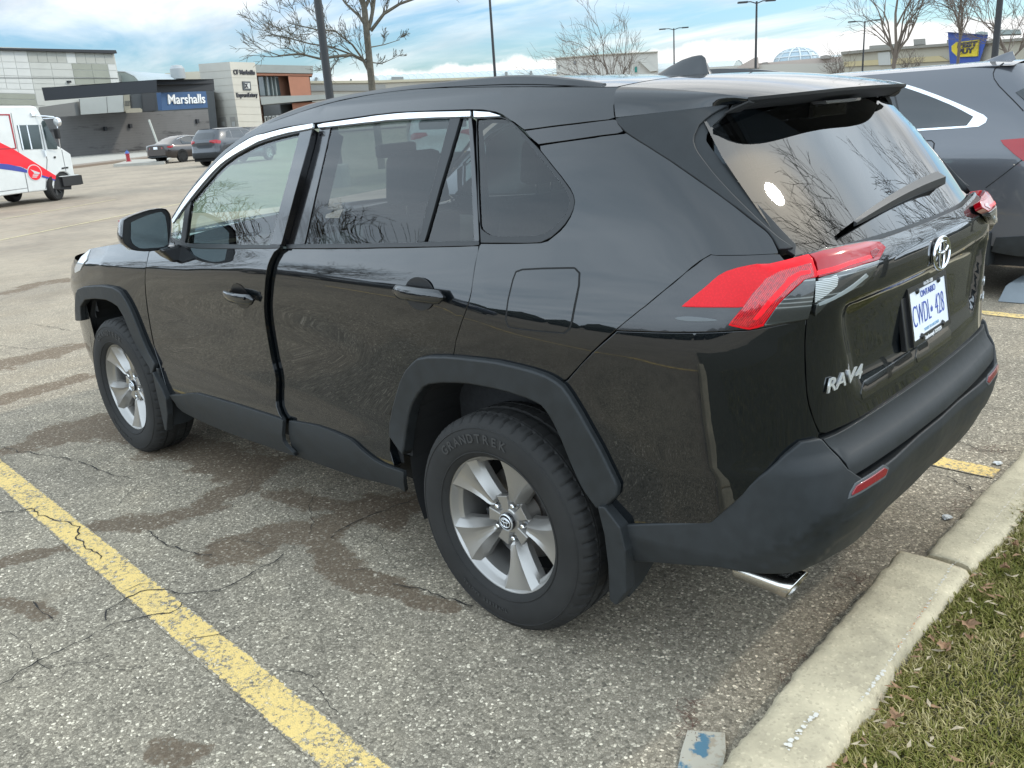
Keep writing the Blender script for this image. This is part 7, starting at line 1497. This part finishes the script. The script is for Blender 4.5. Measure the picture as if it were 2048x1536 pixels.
# plain beige box
F11 = Face(at(1112,200,118), at(1315,190,118)); b6 = bld('beige_box_building', 'plain pale stone block with a sloping white flank, behind the bare tree at the centre')
bw = F11.poly_back(MB(), [(1111.5,117.5),(1200,110.5),(1315,104.5),(1318,190),(1116,205)], 14).build('wall', M_('pale_stone',(.60,.57,.51),noise=(.3,.04)), b6)
F11.poly(MB(), [(1111,116),(1200,109),(1315.5,103),(1315.5,105),(1200,111),(1111,118.4)], .3).build('coping', M_('coping_tan',(.48,.44,.36)), bw)
F11.poly(MB(), [(1277,122),(1288,118.5),(1315,142),(1300,144)], .6).build('sloping_flank', M_('flank_white',(.60,.58,.52)), bw)
for pts, m_ in (([(1147,123),(1152,122.6),(1152,129.6),(1147.2,130)],M_('window_grey',(.22,.22,.22))),([(1116.5,131),(1119.5,130.8),(1119.6,136),(1116.8,136.2)],MATS['window_grey']),([(1269,134),(1273.5,133.6),(1274,145),(1269.5,145)],M_('door_teal',(.03,.24,.20))),([(1161,147),(1174,146.2),(1174,152),(1161,152)],MATS['window_grey']),([(1195,97.5),(1196.6,97.4),(1197,111),(1195.4,111)],MATS['window_grey']),([(1192,149.5),(1199,149),(1199,153),(1192,153)],c_wh)): F11.poly(MB(), pts, .15).build('wall_detail', m_, bw)
# right-hand mall: low pinkish wall, dome, beige hall, blue sign
F12 = Face(at(1430,180,120), at(1700,165,118)); b7 = bld('low_mall_building', 'low pinkish mall wall with a gable and a glazed dome')
M_pk = M_('pink_stone',(.52,.43,.37),noise=(.3,.05))
F12.poly_back(MB(), [(1330,140),(1500,130),(1640,127),(1690,124),(1700,190),(1330,210)], 25).build('wall', M_('pale_wall',(.56,.52,.45)), b7)
F12.poly_back(MB(), [(1508,128),(1552,124),(1640,116),(1700,112),(1700,124),(1640,127.5),(1508,131)], 20, -3).build('upper_wall', M_pk, b7)
F12.poly_back(MB(), [(1475,134.5),(1510,115),(1516,115),(1518,136),(1476,137)], 6, .5).build('gable', M_pk, b7)
for pts in ([(1523,126),(1535,124),(1535,129),(1523,130)],[(1640,113),(1652,110),(1662,112),(1662,117),(1640,118)]): F12.poly_back(MB(), pts, 3, -2).build('roof_unit', M_('unit_brown',(.33,.30,.27)), b7)
vault(1425,122,1476,120,3.0,F12,b7,-5); vault(1318,126,1360,125,3.0,F12,b7,-5); vault(1560,122,1680,110,1.2,F12,b7,-22)
dc = F12.p(1592,124,-14); r0 = (F12.p(1637,122,-14)-F12.p(1547,125,-14)).length/2; h0 = F12.p(1590,96.5,-14).z-dc.z
dm_ = MB().lathe([(r0*math.cos(a),h0*math.sin(a)) for a in np.linspace(0,math.pi/2,9)],axis='z',n=24,c=tuple(dc)).build('glass_dome', M_('dome_glass',(.40,.50,.55),.25,noise=(.4,.06)), b7)
rb = MB()
for k_ in range(12):
    a = k_*math.pi/6+.1; rb.tube([(dc.x+r0*1.01*math.cos(b_)*math.cos(a),dc.y+r0*1.01*math.cos(b_)*math.sin(a),dc.z+h0*1.01*math.sin(b_)) for b_ in np.linspace(0,math.pi/2,9)], .12, 4)
for b_ in (.35,.75,1.1): rb.tube([(dc.x+r0*1.01*math.cos(b_)*math.cos(a),dc.y+r0*1.01*math.cos(b_)*math.sin(a),dc.z+h0*1.01*math.sin(b_)) for a in np.linspace(0,2*math.pi,25)], .10, 4, cap=False)
rb.build('dome_ribs', M_('rib_white',(.66,.70,.70)), dm_)
F13 = Face(at(1683,180,112), at(2100,150,98)); b8 = bld('electronics_store', 'long beige hall with a tan roof edge behind the blue and yellow sign')
F13.poly_back(MB(), [(1683,108),(1760,100),(1900,90),(2100,76),(2110,180),(1690,190)], 25).build('wall', M_('hall_beige',(.47,.43,.34),noise=(.3,.05)), b8)
F13.poly_back(MB(), [(1681,104),(1760,96.5),(1900,86.5),(2100,72),(2100,78),(1900,92),(1760,102),(1682,110)], 25.5, .5).build('roof_edge', M_('edge_brown',(.28,.26,.22)), b8)
F13.poly(MB(), [(1690,124),(1880,112),(1900,122),(1690,134)], .2).build('sandy_band', M_('band_sand',(.56,.46,.26)), b8); F13.poly(MB(), [(1758,106),(1782,104),(1784,130),(1760,131)], .25).build('pale_bay', M_('bay_grey',(.52,.51,.47)), b8)
for pts in ([(1826,79),(1850,77.5),(1851,89),(1827,90.5)],[(1738,92),(1790,88),(1790,97),(1738,99)],[(1893,80),(1898,80),(1898,87),(1893,87)]): F13.poly_back(MB(), pts, 3, -3).build('roof_unit', M_('unit_tan',(.32,.30,.26)), b8)
for pts in ([(1950,66),(1962,63),(1975,65),(1975,72),(1950,73)],[(1985,64),(1994,60),(2040,59.5),(2042,68),(1985,70)]): F13.poly_back(MB(), pts, 4, -6).build('roof_plant', M_('plant_green',(.36,.40,.37)), b8)
F14 = Face(at(1895,150,103), at(1975,146,100.5)); M_by = M_('sign_yellow',(.66,.50,.02),.6,noise=(.9,.22)); 
sg = F14.poly_back(MB(), [(1894.8,64.5),(1976,70),(1957.8,125),(1960,150),(1902,150),(1899,124.5)], 1.5).build('wedge_sign', M_('sign_royal_blue',(.035,.085,.36),.6,noise=(.9,.12)), b8)
F14.poly(MB(), [(1894.8,65),(1960,69.5),(1976,70),(1894.8,64.2)], .4).build('sign_top', M_('sign_navy',(.015,.03,.12)), sg)
tgp = F14.poly(MB(), [(1905,92.3),(1914,85),(1959,79.7),(1956,112.8),(1916.8,114.3),(1905.2,102.5)], .2).build('yellow_tag', M_by, sg)
fit_text('sign_lettering', 'BEST', M_lt, tgp, F14, (1914.5,91.5), (1954,88.5), 13, .03, .06, off=.24); fit_text('sign_lettering', 'BUY', M_lt, tgp, F14, (1915,104), (1947,101.5), 13, .03, .06, off=.24)
# ------------------------------------------------------------------ hydrant, posts, wheel stop
h = gnd(259,328); hy = thing('fire_hydrant', 'red fire hydrant with a blue bonnet standing on the traffic island', 'hydrant', (h.x,h.y,.14))
MB().lathe([(0,0),(.16,0),(.16,.04),(.11,.05),(.105,.42),(.14,.43),(.14,.47),(.0,.47)],axis='z',n=20).build('barrel', M_('hydrant_red',(.42,.015,.03),.5), hy, autos=.6)
MB().lathe([(.13,.47),(.12,.54),(.07,.60),(.03,.62),(.03,.68),(0,.68)],axis='z',n=20).build('bonnet', M_('hydrant_blue',(.05,.12,.40),.5), hy, autos=.6)
for s in (1,-1): MB().lathe([(0,.18*s),(.05,.18*s),(.05,.09*s)],axis='x',n=12,c=(0,0,.34)).build('side_cap', MATS['hydrant_red'], hy)
a = at(314.5,284,60); b_ = at(298.5,240,60.3); MB_ = MB().tube([a-(b_-a)*.35,b_],.07,8)
tag(MB_.build('leaning_post', M_('post_pale',(.50,.50,.44))), 'pale leaning post behind the brown saloon', 'post')
# wheel stop lying in the bay to the right
g0 = gnd(2012,606); ws_ = MB().prism([(-.02,.004),(.16,.004),(.145,.10),(.12,.125),(.05,.125),(.02,.10)],'y',0,-1.75)
ws_.v = [(g0.x-.10+v[0]*1.0-(v[1])*(-.02), g0.y+v[1]+( .14*v[2]/.125*(-1 if v[1] > -.5 else 1)), v[2]) for v in ws_.v]
o = ws_.build('wheel_stop', M_('stop_grey',(.26,.29,.31),.7,noise=(6,.1)), bevel=.006); tag(o, 'grey moulded wheel stop lying on the asphalt at the right edge', 'wheel stop')
# ------------------------------------------------------------------ lamp posts
M_pole = M_('pole_black',(.014,.015,.017),.5)
def lamp_post(label, px,py,d,r,ztop,arms, top_px=None, group='lamp posts of the lot'):
    b_ = at(px,py,d); o = thing('lamp_post', label, 'lamp post', (b_.x,b_.y,0), group=group)
    pole = MB().tube([(0,0,0),(0,0,ztop*.5),(0,0,ztop)],[r,r*.85,r*.65],10).build('pole', M_pole, o, smooth=True)
    MB().lathe([(0,0),(r*2.4,0),(r*2.2,.55),(0,.6)],axis='z',n=14).build('base', M_('base_concrete',(.40,.38,.34)), o)
    x = rt.xy.normalized()
    for s in arms:
        e = Vector((x.x*s, x.y*s, 0)); arm = MB().tube([(0,0,ztop-.15),tuple(e*.5+Vector((0,0,ztop))),tuple(e*.8+Vector((0,0,ztop)))],.04,6).build('arm', M_pole, o); hd_ = MB().box(-.35,.35,-.16,.16,-.07,.05); c_,s_ = x.x,x.y
        hd_.v = [(e.x*1.15+v[0]*c_-v[1]*s_, e.y*1.15+v[0]*s_+v[1]*c_, ztop+v[2]) for v in hd_.v]; hd_.build('lamp_head', M_pole, arm)
    return o
lamp_post('thickest black lamp pole, crossing the low limb of the large bare tree',660,195,23,.115,9.5,(1,-1))
lamp_post('thin black lamp pole standing clear against the blue sky above the roof rail',990,150,62,.105,11.5,(1,-1))
lamp_post('short far lamp post with two level heads just left of the roof aerial',1348,120,105,.10,at(1348,57,105).z,(1.1,-1.1))
lamp_post('dark lamp post left of the glass dome, with its heads at the top edge',1511,130,72,.11,at(1513.5,3,72).z,(.9,-.9))
lamp_post('slender far lamp post with a T head, before the beige hall',1725,130,98,.10,at(1730,42,98).z,(1.1,-1.1))
lamp_post('black lamp pole right of the blue and yellow sign',1990,100,36,.12,9.5,(1,-1))
# ------------------------------------------------------------------ bare trees
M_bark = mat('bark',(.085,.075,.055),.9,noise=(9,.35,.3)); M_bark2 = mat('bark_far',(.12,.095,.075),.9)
def bare_tree(name, label, base, height, spread, seed, trunk_r, depth=6, lean=(0,0), fork=.32, m=None, twig=.006, limbs=None, group='bare trees round the lot', droop=0., n0=5):
    rd = random.Random(seed); T = thing(name, label, 'tree', (base.x,base.y,0), group=group); tr_ = MB(); cr_ = MB(); zf = height*fork
    def branch(p, d, ln, r, lv, mb):
        n = 4 if lv < 2 else 3; pts = [p.copy()]; rr = [r]; q = p.copy(); dd = d.copy()
        for i in range(n):
            dd = (dd+Vector((rd.gauss(0,.16),rd.gauss(0,.16),rd.gauss(.03 if lv > 0 else 0,.10)-droop))).normalized(); q = q+dd*ln/n; pts.append(q.copy()); rr.append(max(twig*.6, r*(1-.42*(i+1)/n)))
        mb.tube(pts, rr, 6 if lv < 2 else (4 if lv < 4 else 3), cap=False)
        if lv >= depth: return
        k = rd.choice((2,3,3)) if lv < depth-1 else rd.choice((2,3))
        for j in range(k+ (1 if lv in (1,2) else 0)):
            i0 = rd.randint(max(1,n-3),n) if j else n; b0 = pts[i0]; a = rd.uniform(0,2*math.pi); sp_ = rd.uniform(.45,1.0)
            e = dd.orthogonal().normalized(); e2 = dd.cross(e); nd = (dd+(e*math.cos(a)+e2*math.sin(a))*sp_*math.tan(R(38))+Vector((0,0,.10))).normalized()
            branch(b0, nd, ln*rd.uniform(.60,.82), max(twig, rr[i0]*rd.uniform(.55,.75)), lv+1, mb)
    top = Vector((lean[0],lean[1],zf)); tr_.tube([(0,0,0),tuple(top*.5+Vector((.02,.03,0))),tuple(top)],[trunk_r*1.12,trunk_r,trunk_r*.85],10)
    L0 = (height-zf)*.42
    for j in range(n0):
        a = 2*math.pi*j/n0+rd.uniform(-.4,.4); tl = rd.uniform(.35,1.1)*spread; d = Vector((math.cos(a)*tl,math.sin(a)*tl,1)).normalized(); branch(top*(1 if j < n0-1 else .86), d, L0*rd.uniform(.8,1.15), trunk_r*rd.uniform(.45,.62), 1, cr_)
    branch(top, Vector((rd.gauss(0,.08),rd.gauss(0,.08),1)).normalized(), L0*1.2, trunk_r*.75, 1, cr_)
    if limbs:
        for pts, r in limbs:
            pts = [Vector(p)-Vector((base.x,base.y,0)) for p in pts]; cr_.tube(pts, [r*(1-.6*i/(len(pts)-1)) for i in range(len(pts))], 6, cap=False)
            for i in range(1,len(pts)):
                for j in range(2):
                    d = (pts[i]-pts[i-1]).normalized(); nd = (d+Vector((rd.gauss(0,.5),rd.gauss(0,.5),rd.gauss(.15,.45)))).normalized(); branch(pts[i]-d*(rd.random()*.2), nd, (pts[-1]-pts[0]).length*.17, r*.42*(1-.4*i/len(pts)), depth-3, cr_)
    tr_.build('trunk', m or M_bark, T, smooth=True); cr_.build('crown', m or M_bark, T, smooth=True); return T
b0 = at(748,190,30); b0.z = 0
def tq(*l): return [at(x,y,30+dz) for x,y,dz in l]
bare_tree('bare_tree', 'large bare tree with a forked olive trunk right of the thick black pole', b0, 8.2, .6, 11, .118, depth=5, fork=.60, twig=.008, n0=4,
   limbs=[(tq((742,150,0),(728,122,0),(705,110,-.3),(675,113,-.8),(640,118,-1.2),(600,108,-1.5),(560,112,-1.8)),.062),(tq((738,60,0),(718,32,.3),(692,8,.5),(672,-20,.8)),.062),(tq((742,62,0),(768,28,-.2),(800,8,-.5),(840,-6,-.9),(880,-12,-1)),.060),(tq((742,125,0),(762,128,.3),(790,116,.6)),.022),(tq((741,95,0),(768,90,.5),(800,80,.9)),.02),
   (tq((728,122,0),(705,90,-.5),(670,62,-.9),(635,60,-1.3),(600,52,-1.5),(575,46,-1.7)),.034),(tq((705,110,-.3),(665,95,-.8),(620,88,-1.4),(575,76,-1.8),(545,70,-2.0)),.030)])
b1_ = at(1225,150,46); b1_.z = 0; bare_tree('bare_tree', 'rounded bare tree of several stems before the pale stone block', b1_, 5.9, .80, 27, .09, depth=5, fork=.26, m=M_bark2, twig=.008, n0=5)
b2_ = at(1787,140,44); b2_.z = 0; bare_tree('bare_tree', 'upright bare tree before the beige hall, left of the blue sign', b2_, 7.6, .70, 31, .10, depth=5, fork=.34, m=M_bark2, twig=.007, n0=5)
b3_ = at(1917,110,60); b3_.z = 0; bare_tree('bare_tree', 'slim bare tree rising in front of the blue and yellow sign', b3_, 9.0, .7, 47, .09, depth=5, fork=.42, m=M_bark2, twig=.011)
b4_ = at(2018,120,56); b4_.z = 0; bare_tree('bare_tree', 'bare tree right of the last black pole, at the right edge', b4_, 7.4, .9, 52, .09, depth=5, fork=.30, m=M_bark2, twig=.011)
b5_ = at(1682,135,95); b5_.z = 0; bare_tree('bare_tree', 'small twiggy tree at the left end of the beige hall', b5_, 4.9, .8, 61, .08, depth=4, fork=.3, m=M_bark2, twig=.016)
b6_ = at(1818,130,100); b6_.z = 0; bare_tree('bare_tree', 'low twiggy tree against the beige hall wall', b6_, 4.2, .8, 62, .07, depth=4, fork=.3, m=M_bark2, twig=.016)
# the ones behind the camera and to its left, seen only as reflections
bare_tree('bare_tree', 'bare tree on the grass behind, mirrored in the rear window', Vector((-4.6,-6.2,0)), 5.3, 1.2, 71, .07, depth=6, fork=.30, twig=.005, n0=6)
bare_tree('bare_tree', 'second bare tree on the grass, mirrored at the edge of the rear window', Vector((-2.9,-10.5,0)), 4.4, .9, 72, .08, depth=6, fork=.34, twig=.006, n0=5)
bare_tree('bare_tree', 'bare tree ahead to the left, mirrored low in the side windows', Vector((19,12.5,0)), 5.4, 1.1, 73, .09, depth=6, fork=.30, twig=.007, n0=6)
bare_tree('bare_tree', 'bare tree mirrored in the front window beside the pillar', Vector((22,9.0,0)), 5.2, 1.0, 74, .09, depth=6, fork=.30, twig=.008, n0=5)
# dark shrubs and houses on the far side, mirrored as a dark band in the doors
hd_ = MB(); random.seed(3)
for k_ in range(46):
    a = R(-150+k_*6.8)
    if -95 < math.degrees(a) < 5: continue
    d = 46+random.uniform(-4,4); x, y = d*math.cos(a), d*math.sin(a); hh = random.uniform(2.2,3.6); ww = random.uniform(2.5,4.2); n_ = 12
    V = []; F = []
    for j in range(7):
        f = j/6; rr = ww*math.sin(math.pi*(.18+.82*f)*.98+.05)**.6*(1 if j < 6 else .05)
        for q in range(n_): b_ = 2*math.pi*q/n_; s = random.uniform(.82,1.15); V.append((x+rr*s*math.cos(b_), y+rr*s*math.sin(b_), hh*f*random.uniform(.94,1.06)))
    F = [(j*n_+q,j*n_+(q+1)%n_,(j+1)*n_+(q+1)%n_,(j+1)*n_+q) for j in range(6) for q in range(n_)]; hd_.add(V,F)
tag(hd_.build('far_shrubbery', mat('evergreen_dark',(.025,.032,.022),.95,noise=(2,.4,.6))), 'dark belt of shrubs round the far side of the lot', 'shrubbery', kind='stuff')
